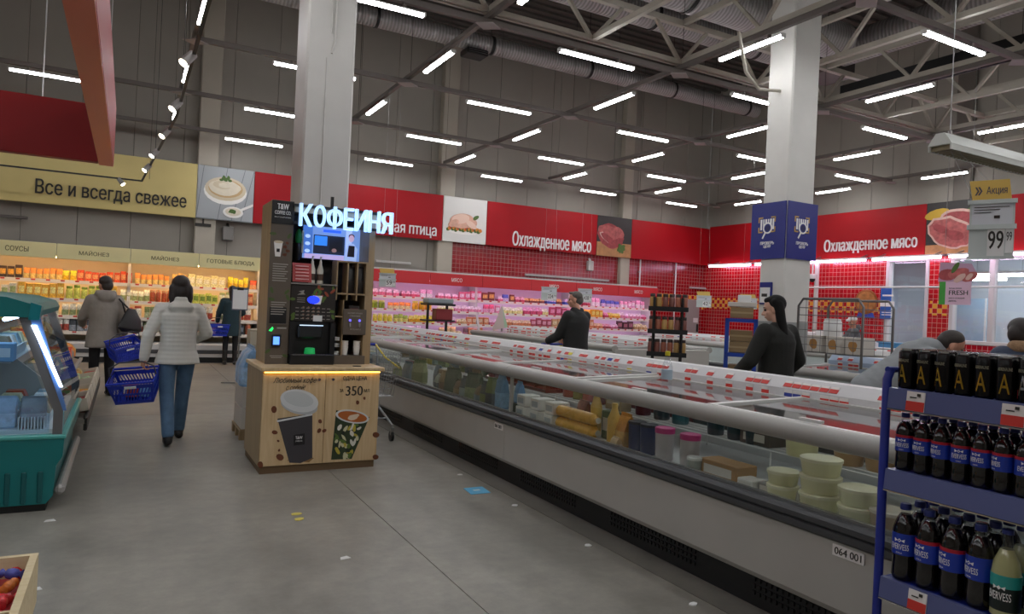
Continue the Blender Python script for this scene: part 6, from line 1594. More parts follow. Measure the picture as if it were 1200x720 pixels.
# ------------------------------------------------------------------ hanging price signs
PSB = mat('price_sign_body', 'c3cbc8', .4); PSY = mat('price_sign_yellow', 'd8b45c', .5); PSP = mat('price_sign_paper', 'd0d3d8', .5)
def frame_to_cam(p):
    d = Vector((p[0], p[1], 0)).normalized(); n = -d; a = Vector((-n.y, n.x, 0)).normalized()
    a = Vector((d.y, -d.x, 0)); return (a, Vector((0, 0, 1)), -d)
def price_sign(label, c, w, h, num, top, ztop, yaw=0.0, word=True, group=None, yh=None):
    """c: lower left corner"""
    c = Vector(c); fr = frame_to_cam(c)
    if yaw: 
        Rz = Matrix.Rotation(yaw, 3, 'Z'); fr = tuple(Rz @ v for v in fr)
    a, b, n = fr
    t = thing('price_sign', label, 'price sign', c)
    def pl(nm, x0, x1, z0, z1, d0, d1, m, par=None):
        q = MB(); q.obox(c + a * ((x0 + x1) / 2) + b * ((z0 + z1) / 2) + n * ((d0 + d1) / 2), (a, b, n), ((x1 - x0) / 2, (z1 - z0) / 2, abs(d1 - d0) / 2)); return part(nm, q, m, par or t)
    pl('holder', 0, w, 0, h, -.006, 0, PSB); pl('lower_lip', -.005, w + .005, 0, h * .05, 0, .01, PSB); pl('middle_rail', -.01, w + .01, h * .5, h * .58, 0, .014, PSB); pl('top_rail', -.01, w + .01, h * .93, h * 1.0, 0, .014, PSB)
    pl('paper', w * .05, w * .95, h * .58, h * .93, 0, .003, PSP)
    pl('digit_card', w * .42, w * .8, h * .04, h * .5, 0, .006, WPLAS); pl('digit_card', w * .82, w * .98, h * .1, h * .5, 0, .006, WPLAS)
    q = MB(); add_text(q, num[0], c + a * (w * .44) + b * (h * .17) + n * .006, w * .34, h * .3, fr, .003, .01); add_text(q, num[1], c + a * (w * .84) + b * (h * .3) + n * .006, w * .12, h * .15, fr, .003); part('digits', q, INK, t)
    q = MB()
    for k in range(3): decal(q, rect(w * .1, h * (.87 - .045 * k), w * (.88 - .2 * k), h * (.88 - .045 * k)), c + n * .003, fr)
    decal(q, rect(w * .55, h * .68, w * .68, h * .73), c + n * .003, fr); part('print', q, INK, t)
    if top:
        q = MB(); decal(q, [(w * .05, h * 1.0), (w * .92, h * 1.0), (w * .86, h * 1.33), (-w * .03, h * 1.33)], c, fr, .005); tp = part('promo_card', q, PSY, t)
        if word:
            q = MB(); add_text(q, 'Акция', c + a * (w * .36) + b * (h * 1.07) + n * .005, w * .46, h * .15, fr, .002, .01)
            for k in (0, 1): decal(q, [(w * (.1 + .07 * k), h * 1.08), (w * (.14 + .07 * k), h * 1.08), (w * (.2 + .07 * k), h * 1.15), (w * (.14 + .07 * k), h * 1.22), (w * (.1 + .07 * k), h * 1.22), (w * (.16 + .07 * k), h * 1.15)], c + n * .005, fr, .002)
            part('promo_lettering', q, mat('grey_ink', '55525c', .5), tp)
    q = MB()
    for x in (w * .12, w * .9): p = c + a * x; q.cyl((p.x, p.y, c.z + h * .95), (p.x, p.y if yh is None else yh, ztop), .0015, n=5)
    part('wire', q, STEEL, t)
    return t
PD = 4.1
v = ray(1101, 170); pl0 = Vector((0, 0, CAMH)) + v * (PD * 1.02 / v.dot(CF))
v = ray(1134, 304); pc = Vector((0, 0, CAMH)) + v * (PD / v.dot(CF))
price_sign('large hanging price sign with yellow promo card under the white trough lamp', pc, .215, .34, ('99', '99'), True, pl0.z + .002, -.12, True, None, pl0.y)
t = thing('trough_lamp', 'unlit white trough lamp hanging above the large price sign', 'lamp', (pl0.x + .8, pl0.y, pl0.z))
part('housing', MB().prism([(pl0.y - .07, pl0.z), (pl0.y + .07, pl0.z), (pl0.y + .05, pl0.z + .035), (pl0.y + .025, pl0.z + .07), (pl0.y - .025, pl0.z + .07), (pl0.y - .05, pl0.z + .035)], 'X', pl0.x, pl0.x + 1.6), mat('trough_white', 'c9cbc4', .4), t)
q = MB()
for k in range(40): q.box(pl0.x + .02 + k * .039, pl0.x + .03 + k * .039, pl0.y - .06, pl0.y + .06, pl0.z - .03, pl0.z)
o = part('louver', q, mat('louver_tan', '8d8468', .4, .4), t)
part('louver_rail', MB().box(pl0.x, pl0.x + 1.6, pl0.y - .068, pl0.y - .06, pl0.z - .032, pl0.z).box(pl0.x, pl0.x + 1.6, pl0.y + .06, pl0.y + .068, pl0.z - .032, pl0.z), mat('trough_white', 'c9cbc4'), t)
for x in (.1, 1.5): part('hanger', MB().cyl((pl0.x + x, pl0.y, pl0.z + .07), (pl0.x + x, pl0.y, GZ), .003, n=5).cyl((pl0.x + x, pl0.y, pl0.z + .07), (pl0.x + x, pl0.y, pl0.z + .1), .012, n=8), STEEL, t)
def far_sign(label, px0, py1, px1, py0, Y, num, top):
    a, b = on(1, Y, px0, py1), on(1, Y, px1, py0)
    price_sign(label, a, b.x - a.x, b.z - a.z, num, top, GZ + .01, 0, False, None, Y)
far_sign('hanging price sign with yellow card right of the kiosk', 444, 336, 463, 321, 10.58, ('59', '99'), True)
far_sign('hanging price sign left of the man in black', 634, 352, 650, 337, 13.45, ('224', '90'), False)
far_sign('hanging price sign behind the head of the man in black', 677, 354, 691, 339, 13.45, ('438', '90'), False)
far_sign('hanging price sign with yellow card above the black jar stand', 816, 360, 829, 347, 13.45, ('42', '90'), True)
far_sign('hanging price sign with yellow card above the blue shelf boxes', 867, 362, 881, 350, 10.58, ('79', '90'), True)
# hanging FRESH board
XFB = 9.83; a = on(0, XFB, 1100, 357); b = on(0, XFB, 1138, 330); c2 = on(0, XFB, 1140, 308)
t = thing('hanging_board', 'pink hanging board with meat cuts picture and green stripe', 'sign', (XFB, a.y, a.z))
part('board', MB().box(XFB, XFB + .012, b.y, a.y, a.z, b.z + .03), mat('board_pink', 'dcb8cc', .5), t)
WB = a.y - b.y; HB = b.z - a.z
q = MB(); decal(q, rect(0, 0, WB * .2, HB), (XFB, a.y, a.z), RIGHT, .003); part('green_stripe', q, mat('board_green', '3f9a3a', .5), t)
q = MB(); decal(q, [(-.02, HB), (WB * 1.05, HB), (WB * 1.15, HB * 1.4), (WB * 1.0, HB * 1.75), (0, HB * 1.85)], (XFB, a.y, a.z), RIGHT, .004); part('picture', q, mat('board_mauve', 'b890a8', .5), t)
for k, (cx, cy, rx, ry, m_) in enumerate(((.25, 1.3, .3, .25, MEAT), (.6, 1.35, .35, .22, MEAT2), (.95, 1.2, .25, .2, MEAT2), (.65, 1.15, .22, .13, MEATF), (.95, 1.2, .14, .1, MEATF), (.5, 1.6, .2, .1, GRN))):
    q = MB(); decal(q, oval(cx * WB, cy * HB, rx * WB, ry * HB, 16, .2 * k, .1, k), (XFB, a.y, a.z), RIGHT, .005 + .001 * k); part('picture', q, m_, t)
q = MB(); add_text(q, 'FRESH', (XFB, a.y - WB * .32, a.z + HB * .42), WB * .6, HB * .2, RIGHT, .004, .01); add_text(q, 'Всегда свежее', (XFB, a.y - WB * .32, a.z + HB * .68), WB * .4, HB * .06, RIGHT, .004); add_text(q, 'мясо каждый', (XFB, a.y - WB * .32, a.z + HB * .25), WB * .5, HB * .07, RIGHT, .004); add_text(q, 'день', (XFB, a.y - WB * .32, a.z + HB * .12), WB * .25, HB * .07, RIGHT, .004); part('lettering', q, INK, t)
part('wire', MB().cyl((XFB + .006, a.y - .05, b.z + .4), (XFB + .006, a.y - .05, GZ + .072), .002, n=5).cyl((XFB + .006, b.y + .05, b.z + .3), (XFB + .006, b.y + .05, GZ + .072), .002, n=5), STEEL, t)

# ------------------------------------------------------------------ stands between the islands
def spot_on(px, X, py=390): return on(0, X, px, py)
a = spot_on(782, 5.95)
JX, JY = 5.95, a.y
t = thing('jar_stand', 'black metal stand with jar shelves between the freezer rows', 'shelf stand', (JX, JY, 0))
fr = frame_to_cam((JX, JY, 0)); A_, B_, N_ = fr
JC = Vector((JX, JY, 0))
for u in (-.17, .17):
    for v_ in (-.12, .12):
        p = JC + A_ * u + N_ * v_; part('post', MB().box(p.x - .012, p.x + .012, p.y - .012, p.y + .012, 0, 1.72), BLACK, t)
JS = (.35, .68, 1.0, 1.28, 1.56)
for z in JS: part('shelf', MB().obox(JC + Vector((0, 0, z)), fr[:1] + (N_, B_), (.24, .16, .012)), BLACK, t); 
for z in JS: part('shelf_lip', MB().obox(JC + N_ * .16 + Vector((0, 0, z + .02)), (A_, N_, B_), (.24, .006, .025)), BLACK, t)
for si, z in enumerate(JS):
    for k in range(6):
        p = JC + A_ * (-.195 + .078 * k) + N_ * .08 + Vector((0, 0, z + .013)); c, w = (('9a5a44', 'brown'), ('b08a50', 'amber'), ('7a4a40', 'dark brown'))[(si + k // 2) % 3]
        put('sauce_jar', ('sauce_jar', c), lambda: jar_mb(.037, .19), [pm(c, .3), pm('3a2c28', .35)], p, 0, w + ' sauce jar on the black jar stand', 'jar', w + ' jars on the black stand')
a = spot_on(868, 6.0, 400); BX, BY = 6.0, a.y
t = thing('box_shelf', 'blue metal shelf unit holding brown boxes beside the column', 'shelf stand', (BX, BY, 0))
fr = frame_to_cam((BX, BY, 0)); A_, B_, N_ = fr; BC = Vector((BX, BY, 0)); BLUF = mat('blue_frame', '1a3f9c', .4)
for u in (-.15, .15):
    for v_ in (-.13, .13): part('post', MB().obox(BC + A_ * u + N_ * v_ + Vector((0, 0, .75)), (A_, N_, B_), (.02, .02, .75)), BLUF, t)
for z in (.3, .72, 1.1, 1.48): part('shelf', MB().obox(BC + Vector((0, 0, z)), (A_, N_, B_), (.17, .15, .02)), BLUF, t)
for si, z in enumerate((.325, .745, 1.125, 1.505)):
    for k in range(2 if si < 3 else 1):
        p = BC + Vector((0, 0, z + .125 * k)); tt = thing('stacked_box', 'brown cardboard box ' + ('on top of the blue shelf unit' if si == 3 else 'inside the blue shelf unit'), 'box', p, math.atan2(A_.y, A_.x), 'brown boxes inside the blue shelf' if si < 3 else None)
        part('box', MB().rbox(-.12, .12, -.1, .1, 0, .12, .004), pm('8d7450', .7), tt, local=True); part('tape', MB().box(-.12, .12, -.102, -.1, .05, .07), pm('a89068', .6), tt, local=True)
p = BC + Vector((0, 0, 1.63)); tt = thing('paper_stack', 'white box lid with papers on the top brown box', 'box', p, math.atan2(A_.y, A_.x)); part('box', MB().rbox(-.15, .15, -.11, .11, 0, .05, .004), PWH, tt, local=True); part('papers', MB().rbox(-.05, .09, -.08, .08, .05, .13, .004), WPLAS, tt, local=True)
# wire cage stand on the second island
a = on(0, 7.05, 957, 352); b = on(0, 7.05, 1033, 366)
CG = mat('cage_grey', '6f6c6a', .4, .6)
t = thing('wire_cage', 'grey wire cage stand on top of the second freezer island', 'wire stand', (7.3, (a.y + b.y) / 2, 1.0))
X0, X1, Y0, Y1, ZT = 6.75, 7.26, b.y, a.y, 1.76
for x in (X0, X1):
    part('frame_tube', MB().tube([(x, Y0, 1.03), (x, Y0, ZT - .08), (x, Y0 + .06, ZT), (x, Y1 - .06, ZT), (x, Y1, ZT - .08), (x, Y1, 1.03)], .014, 8), CG, t, True)
    m = MB()
    for k in range(9): yy = Y0 + (Y1 - Y0) * k / 8; m.cyl((x, yy, 1.16), (x, yy, ZT if 0 < k < 8 else ZT - .08), .003, n=4)
    for k in range(7): zz = 1.16 + (ZT - .1 - 1.16) * k / 6; m.cyl((x, Y0, zz), (x, Y1, zz), .003, n=4)
    part('wire_mesh', m, CG, t)
m = MB()
for k in range(7): zz = 1.16 + .083 * k; m.cyl((X0, Y0, zz), (X1, Y0, zz), .003, n=4).cyl((X0, Y1, zz), (X1, Y1, zz), .003, n=4)
for k in range(11): yy = Y0 + (Y1 - Y0) * k / 10; m.cyl((X0, yy, 1.16), (X1, yy, 1.16), .003, n=4)
part('wire_mesh', m, CG, t)
for k in range(3):
    y = Y1 - .13 - .25 * k; tt = thing('display_box', 'white printed box in the wire cage, ' + ('left', 'middle', 'right')[k] + ' of the three', 'box', (6.98, y, 1.165))
    part('box', MB().rbox(6.87, 7.09, y - .095, y + .095, 1.165, 1.35, .005), PWH, tt); m = MB(); decal(m, oval(.09, .09, .05, .06, 12, .3, .3, k), (6.87, y + .1, 1.165), RIGHT, .002); part('print', m, pm('b08048'), tt)
t = thing('white_canister', 'white cylinder canister standing on the boxes of the wire cage', 'canister', (6.98, Y1 - .28, 1.352))
part('body', MB().lathe([(.09, 0), (.095, .01), (.095, .16), (.085, .175)], 20), WPLAS, t, True, True); part('lid', MB().lathe([(.088, .175), (.088, .19), (.07, .195)], 20), pm('d0d0cc'), t, True, True)

a = on(0, 16.3, 950, 337)
t = thing('wall_pipe', 'thin pale pipe running level before the right wall tiles and windows', 'pipe', (16.3, 9, a.z))
part('pipe', MB().cyl((16.3, 4, a.z), (16.3, 13.4, a.z), .022, n=8), WPLAS, t, True)
for y in (5, 9.9, 13): part('bracket', MB().cyl((16.3, y, a.z), (16.87, y, a.z), .012, n=6), STEEL, t)
# ------------------------------------------------------------------ service counter before the right wall
t = thing('service_counter', 'white and red service counter in front of the right wall windows', 'counter', (15.2, 9, 0))
part('body', MB().box(14.9, 15.7, 4.0, 14.6, 0, .88), mat('counter_red', 'b02a30', .4), t); part('top', MB().rbox(14.82, 15.75, 3.95, 14.65, .88, .95, .01), mat('counter_white', 'd6cfd0', .35), t); part('trim_strip', MB().box(14.89, 14.9, 4.0, 14.6, .5, .6), WPLAS, t)
for k, (px, w, h_, lb) in enumerate(((943, .35, .3, 'white bread box on the service counter left of the pipe'), (972, .5, .35, 'white scale on the service counter beside the capped person'), (1017, .3, .16, 'small white box on the service counter under the medallion'))):
    a = on(0, 15.3, px, 395); tt = thing('counter_box', lb, 'box', (15.3, a.y, .952)); part('case', MB().rbox(15.1, 15.5, a.y - w / 2, a.y + w / 2, .952, .952 + h_, .02), WPLAS, tt); part('panel', MB().box(15.095, 15.1, a.y - w * .3, a.y + w * .3, .99, .952 + h_ * .6), pm('b0b4b8'), tt)
a = on(0, 15.5, 1060, 390)
tt = thing('blue_tray', 'pale blue plastic tray on the counter below the narrow window', 'tray', (15.4, a.y, .952)); part('tray', MB().rbox(15.15, 15.6, a.y - .5, a.y + .4, .952, 1.1, .02), pm('4f8fbe'), tt); part('rim', MB().box(15.13, 15.62, a.y - .52, a.y + .42, 1.1, 1.12), pm('6fa8d0'), tt)
# black carton stand and flyers in the far aisle left of the man
a = on(1, 12.9, 512, 375); t = thing('tray_stand', 'black stand with a grey egg tray before the meat cooler', 'shelf stand', (a.x, 12.9, 0))
for u in (-.2, .2): part('post', MB().box(a.x + u - .02, a.x + u + .02, 12.88, 12.92, 0, 1.5), BLACK, t)
part('shelf', MB().box(a.x - .28, a.x + .32, 12.75, 13.1, 1.48, 1.52), BLACK, t); part('tray', MB().rbox(a.x - .25, a.x + .3, 12.78, 13.08, 1.521, 1.62, .02), mat('egg_tray', '8f9a9c', .6), t); part('box', MB().rbox(a.x - .05, a.x + .3, 12.82, 13.05, 1.2, 1.42, .01), pm('8a2c30'), t); part('shelf', MB().box(a.x - .28, a.x + .32, 12.75, 13.1, 1.17, 1.2), BLACK, t)
a = on(1, 12.2, 590, 380); t = thing('folded_leaflet', 'pale green folded leaflets standing before the meat cooler', 'leaflet', (a.x, 12.2, .95))
part('sheet', MB().prism([(a.x - .25, 1.05), (a.x + .02, 1.1), (a.x - .05, 1.55)], 'Y', 12.19, 12.2), pm('c9b8b0'), t); part('sheet', MB().prism([(a.x - .05, 1.55), (a.x + .02, 1.1), (a.x + .1, 1.12)], 'Y', 12.2, 12.21), pm('a8c8a8'), t); part('support', MB().box(a.x - .03, a.x + .0, 12.21, 12.24, 1.03, 1.4), STEEL, t)

# ------------------------------------------------------------------ people
SKIN = mat('skin', 'c08a70', .5, noise=.05, nscale=12)
def remeshed(mb, voxel, smooth, mats, name, parent, fmat=None):
    me = mb.mesh(name + '_raw', mats if isinstance(mats, (list, tuple)) else [mats])
    ob = bpy.data.objects.new(name + '_raw', me); COL.objects.link(ob)
    r = ob.modifiers.new('r', 'REMESH'); r.mode = 'VOXEL'; r.voxel_size = voxel; r.use_smooth_shade = True
    if smooth:
        s = ob.modifiers.new('s', 'SMOOTH'); s.iterations = smooth; s.factor = .5
    dg = bpy.context.evaluated_depsgraph_get()
    m2 = bpy.data.meshes.new_from_object(ob.evaluated_get(dg)); m2.name = name
    bpy.data.objects.remove(ob); bpy.data.meshes.remove(me)
    m2.materials.clear()
    for q in (mats if isinstance(mats, (list, tuple)) else [mats]): m2.materials.append(q)
    if fmat:
        for p in m2.polygons: p.material_index = fmat(p.center)
    else:
        m2.polygons.foreach_set('material_index', [0] * len(m2.polygons))
    m2.shade_smooth()
    return link(name, m2, parent)
def cap(m, a, b, r0, r1):
    a, b = Vector(a), Vector(b)
    m.cyl(a, b, r0, r1, 14); m.ell(a, (r0, r0, r0), n=14, k=10); m.ell(b, (r1, r1, r1), n=14, k=10); return m
def chain(m, pts, rs):
    for i in range(len(pts) - 1): cap(m, pts[i], pts[i + 1], rs[i], rs[i + 1])
    return m
def loft(m, rings, n=24):
    """stack of ovals: (centre, half width x, half depth y, tilt about x)"""
    vs = []; fs = []
    for c, rx, ry in rings:
        for i in range(n):
            q = 2 * math.pi * i / n; vs.append((c[0] + rx * math.cos(q), c[1] + ry * math.sin(q), c[2]))
    for k in range(len(rings) - 1):
        for i in range(n): fs.append((k * n + i, k * n + (i + 1) % n, (k + 1) * n + (i + 1) % n, (k + 1) * n + i))
    K_ = len(rings) - 1
    fs += [tuple(range(n))[::-1], tuple(range(K_ * n, K_ * n + n))]
    return m.add(vs, fs)
def hand(m, wrist, elbow, curl, palm_n, s=1.0):
    """palm and five bent fingers; direction follows the forearm, palm_n is the way the palm faces"""
    w = Vector(wrist); d = (w - Vector(elbow)).normalized(); pn = (Vector(palm_n) - d * Vector(palm_n).dot(d)).normalized(); side = d.cross(pn)
    for u in (-.028, -.01, .01, .028): cap(m, w + side * u * .6 * s, w + d * .08 * s + side * u * s, .014 * s, .013 * s)
    for k, (u, L) in enumerate(((-.032, .062), (-.011, .075), (.011, .08), (.032, .07))):
        p = w + d * .085 * s + side * u * s; dd = d; pts = [p]
        for j, f in enumerate((.42, .32, .26)):
            dd = (Matrix.Rotation(curl * (.8 + .2 * j), 3, side) @ dd) if False else (dd * math.cos(curl) + pn * math.sin(curl)).normalized()
            pn2 = pn; pts.append(pts[-1] + dd * L * f * s); 
            pn = (pn * math.cos(curl) - d * math.sin(curl) * .6).normalized() if j == 0 else pn
        chain(m, pts, [.009 * s, .0088 * s, .0084 * s, .0075 * s]); pn = (Vector(palm_n) - d * Vector(palm_n).dot(d)).normalized()
    p = w + d * .025 * s + side * .03 * s
    chain(m, [p, p + (d * .5 + side * .7 + pn * .4).normalized() * .035 * s, p + (d * .8 + side * .45 + pn * .6).normalized() * .065 * s], [.012 * s, .0105 * s, .009 * s])
def head(m, c, yaw, nod=0.0, s=1.0):
    """skull, jaw, nose, ears; faces +Y turned by yaw, nodding forward"""
    Rm = Matrix.Rotation(yaw, 3, 'Z') @ Matrix.Rotation(-nod, 3, 'X'); c = Vector(c)
    g = lambda x, y, z: c + Rm @ (Vector((x, y, z)) * s)
    m.ell(g(0, -.012, .03), (.074 * s, .094 * s, .088 * s), rot=Rm, n=20, k=14)
    m.ell(g(0, .018, -.035), (.058 * s, .07 * s, .075 * s), rot=Rm, n=18, k=12)
    m.ell(g(0, .05, -.085), (.03 * s, .028 * s, .025 * s), rot=Rm, n=14, k=10)
    cap(m, g(0, .085, .0), g(0, .108, -.035), .008 * s, .013 * s); cap(m, g(-.012, .095, -.04), g(.012, .095, -.04), .009 * s, .009 * s)
    for u in (-1, 1):
        m.ell(g(u * .074, -.005, -.01), (.012 * s, .02 * s, .034 * s), rot=Rm, n=10, k=8)
        cap(m, g(u * .015, .083, .022), g(u * .045, .07, .022), .009 * s, .007 * s); m.ell(g(u * .04, .055, -.03), (.02 * s, .022 * s, .02 * s), rot=Rm, n=10, k=8)
    cap(m, g(-.02, .083, -.066), g(.02, .083, -.066), .009 * s, .009 * s)
    return g
def face_parts(t, g, s, hairm):
    e = MB(); b = MB(); mo = MB()
    for u in (-1, 1):
        e.ell(g(u * .032, .076, .0), (.011 * s,) * 3, n=10, k=8); cap(b, g(u * .018, .088, .024), g(u * .048, .072, .026), .004 * s, .003 * s)
    part('eye', e, mat('eye_dark', '2a2320', .2), t, True, True); part('eyebrow', b, hairm, t, True, True)
    cap(mo, g(-.02, .09, -.067), g(.02, .09, -.067), .004 * s, .004 * s); part('mouth', mo, mat('lips', '96574e', .5), t, True, True)
def body_mb(J, f=1.0):
    """whole figure under the clothes, from the joints"""
    m = MB(); p, ch = Vector(J['pelvis']), Vector(J['chest'])
    loft_dir = ch - p
    for k, (r, q) in enumerate(((.13, 0), (.12, .35), (.125, .7), (.12, 1.0))): m.ell(p + loft_dir * q, (r * f, r * .72 * f, .13), n=18, k=12)
    cap(m, ch + (Vector(J['neck']) - ch) * .3, Vector(J['neck']), .06 * f, .05 * f); cap(m, J['neck'], Vector(J['head']) + Vector((0, -.01, -.03)), .05 * f, .05 * f)
    for s in 'lr':
        chain(m, [J['sh' + s], J['el' + s], J['wr' + s]], [.05 * f, .038 * f, .027 * f]); cap(m, J['sh' + s], ch, .055 * f, .08 * f)
        chain(m, [J['hi' + s], J['kn' + s], J['an' + s]], [.078 * f, .052 * f, .036 * f])
        fd_ = Vector(J.get('fd' + s, (0, 1, 0))).normalized(); an = Vector(J['an' + s]); cap(m, an + Vector((0, 0, -.05)) - fd_ * .03, an + fd_ * .13 + Vector((0, 0, -.055)), .032, .026)
    return m
def J0(h=1.68):
    k = h / 1.68
    J = dict(pelvis=(0, 0, .93), chest=(0, 0, 1.27), neck=(0, -.005, 1.44), head=(0, .02, 1.56), shl=(-.165, 0, 1.345), shr=(.165, 0, 1.345), ell=(-.23, -.02, 1.1), elr=(.23, -.02, 1.1), wrl=(-.25, .06, .87), wrr=(.25, .06, .87),
             hil=(-.09, 0, .9), hir=(.09, 0, .9), knl=(-.095, .02, .49), knr=(.095, .02, .49), anl=(-.1, 0, .09), anr=(.1, 0, .09))
    return {a: tuple(v * k for v in b) for a, b in J.items()}
def legs_mb(J, r, low=.0, ext=.012):
    m = MB()
    m.ell(Vector(J['pelvis']) + Vector((0, -.005, -.05)), (r[0] * 1.8, r[0] * 1.3, .1), n=20, k=12)
    for s in 'lr':
        chain(m, [J['hi' + s], J['kn' + s], Vector(J['an' + s]) + Vector((0, 0, low))], r)
    return m
def shoes_mb(J, high=.08):
    m = MB()
    for s in 'lr':
        fd_ = Vector(J.get('fd' + s, (0, 1, 0))).normalized(); an = Vector(J['an' + s])
        cap(m, an + Vector((0, 0, -.045)) - fd_ * .035, an + fd_ * .15 + Vector((0, 0, -.055)), .042, .034); cap(m, an + Vector((0, 0, -.03)), an + Vector((0, 0, high)), .048, .052)
    return m
def person(label, loc, rz, J, skin, parts, yaw=0.0, nod=0.0, hs=1.0, hands=('l', 'r'), curl=.35, face=True, hairm=None, palms=None):
    t = thing('person', label, 'person', loc, rz)
    m = body_mb(J); g = head(m, J['head'], yaw, nod, hs)
    for s in hands: hand(m, J['wr' + s], J['el' + s], curl, (palms or {}).get(s, (.9 if s == 'l' else -.9, 0.2, 0)), hs)
    o = remeshed(m, .0085, 2, skin, 'body', t)
    for nm, mb, vx, sm, mm in parts(t, g): remeshed(mb, vx, sm + (2 if nm in ('jacket', 'coat', 'hoodie') else 0), mm, nm, t)
    if face: face_parts(t, g, hs, hairm)
    return t, g
def torso_jacket(J, wd, dp, hem, arms=(.075, .062, .05), puff=0.0, flare=0.0, cuffs=1.0):
    """jacket or coat down to the hem height"""
    m = MB(); p, ch, nk = Vector(J['pelvis']), Vector(J['chest']), Vector(J['neck'])
    N = 9; rings = []
    top = nk.z - .03
    for k in range(N + 1):
        z = hem + (top - hem) * k / N
        f = (z - p.z) / (ch.z - p.z); c = p + (ch - p) * f
        u = (z - hem) / (top - hem)
        if z > ch.z: w_ = wd * (1.0 - .62 * ((z - ch.z) / (top - ch.z)) ** 1.6); d_ = dp * (1 - .45 * ((z - ch.z) / (top - ch.z)) ** 2)
        else:
            wa = .86 + .14 * abs((z - (p.z + .12)) / .25) ** 1.3 if z > p.z - .12 else .95
            w_ = wd * min(1.02, wa) ; d_ = dp * min(1.05, .9 + .1 * wa)
        if z < p.z: w_ += flare * (p.z - z); d_ += flare * .8 * (p.z - z)
        rings.append(((c.x, c.y, z), w_, d_))
    loft(m, rings)
    for s in 'lr':
        sh, el, wr = Vector(J['sh' + s]), Vector(J['el' + s]), Vector(J['wr' + s])
        chain(m, [sh, el, el + (wr - el) * cuffs], list(arms)); cap(m, sh, ch + Vector((0, 0, .04)), arms[0] * .95, .1); cap(m, sh + Vector((0, 0, .012)), nk + Vector((0, 0, -.06)), arms[0] * .75, .045)
    return m

# woman in the white jacket, walking away with the basket
J = J0(1.66)
J.update(wrl=(-.30, -.03, .845), ell=(-.275, -.04, 1.07), elr=(.265, .02, 1.1), wrr=(.17, .19, 1.02), anl=(-.075, -.2, .1), knl=(-.085, -.02, .48), anr=(.07, .24, .085), knr=(.075, .14, .48), fdl=(0, .9, -.1), fdr=(0, 1, 0))
WJ = stripe_mat('quilted_white', 'd6d2c8', 'dad6cc', 7.5, 'Z', .7, 0, .16, .01); JEAN = mat('denim', '5a7896', .8, noise=.22, nscale=9, bump=.2, bscale=200); HAIRD = mat('hair_dark_brown', '241a16', .45, noise=.3, nscale=30); BOOT = mat('black_leather', '1a1716', .4)
def parts_w(t, g):
    jk = torso_jacket(J, .192, .14, .79, (.07, .06, .047), flare=.22)
    loft(jk, [((0, -.02, 1.4), .1, .09), ((0, -.02, 1.47), .09, .085)]); cap(jk, (-.075, -.1, 1.36), (.075, -.1, 1.36), .045, .045)
    hr = MB(); hr.ell(g(0, -.025, .045), (.088, .1, .092), n=20, k=14); hr.ell(g(0, -.055, -.04), (.095, .075, .12), n=18, k=12); [chain(hr, [g(u, -.05, .0), g(u * 1.15, -.065, -.09), g(u * 1.1, -.08, -.15)], [.05, .045, .03]) for u in (-.06, -.03, .03, .06)]
    tr = legs_mb(J, [.09, .069, .057], .02)
    return [('jacket', jk, .012, 3, WJ), ('hair', hr, .009, 2, HAIRD), ('jeans', tr, .012, 2, JEAN), ('boots', shoes_mb(J, .03), .01, 2, BOOT)]
person('person in a white quilted jacket and jeans walking away with a basket', (.47, 7.8, 0), 0.05, J, SKIN, parts_w, 0, 0, 1, ('l', 'r'), .9, True, HAIRD)

# woman in the grey coat with handbag
J = J0(1.68)
J.update(ell=(-.24, .1, 1.1), wrl=(-.2, .3, 1.0), elr=(.25, -.06, 1.1), wrr=(.26, -.03, .9), anl=(-.09, .04, .09), anr=(.1, -.06, .09))
GCO = mat('grey_coat', '8d857c', .7, noise=.1, nscale=8, bump=.25, bscale=20); BTR = mat('black_trousers', '171617', .8)
def parts_g(t, g):
    ct = torso_jacket(J, .21, .15, .68, (.08, .066, .055), flare=.1); ct.ell((0, -.11, 1.4), (.12, .07, .09)); cap(ct, (-.09, -.05, 1.44), (.09, -.05, 1.44), .05, .05)
    hr = MB(); hr.ell(g(0, -.02, .045), (.085, .1, .085), n=20, k=14); hr.ell(g(0, -.06, -.02), (.075, .05, .08), n=16, k=12)
    return [('coat', ct, .013, 3, GCO), ('hair', hr, .009, 2, mat('hair_brown', '2e221c', .5, noise=.3, nscale=30)), ('trousers', legs_mb(J, [.085, .066, .055], -.02), .012, 2, BTR), ('shoes', shoes_mb(J, .06), .01, 2, BOOT)]
person('person in a knee-length grey hooded coat at the produce chiller', (-.27, 11.45, 0), .25, J, SKIN, parts_g, .3, .15, 1, ('l', 'r'), .7, True, HAIRD)
t = thing('handbag', 'black leather handbag on the shoulder of the grey coat woman', 'bag', (.05, 11.36, .9))
m = MB(); loft(m, [((0, 0, 0), .12, .05), ((0, 0, .05), .19, .07), ((.0, 0, .2), .14, .06), ((-.03, 0, .34), .06, .03)]); o = remeshed(m, .012, 3, BOOT, 'pouch', t); o.rotation_euler = (0, .15, .6)
part('strap', MB().tube([(-.06, 0, .28), (-.1, -.02, .42), (-.14, -.03, .47), (-.12, .03, .44), (.02, .03, .3)], .012, 6), BOOT, t, True, True)

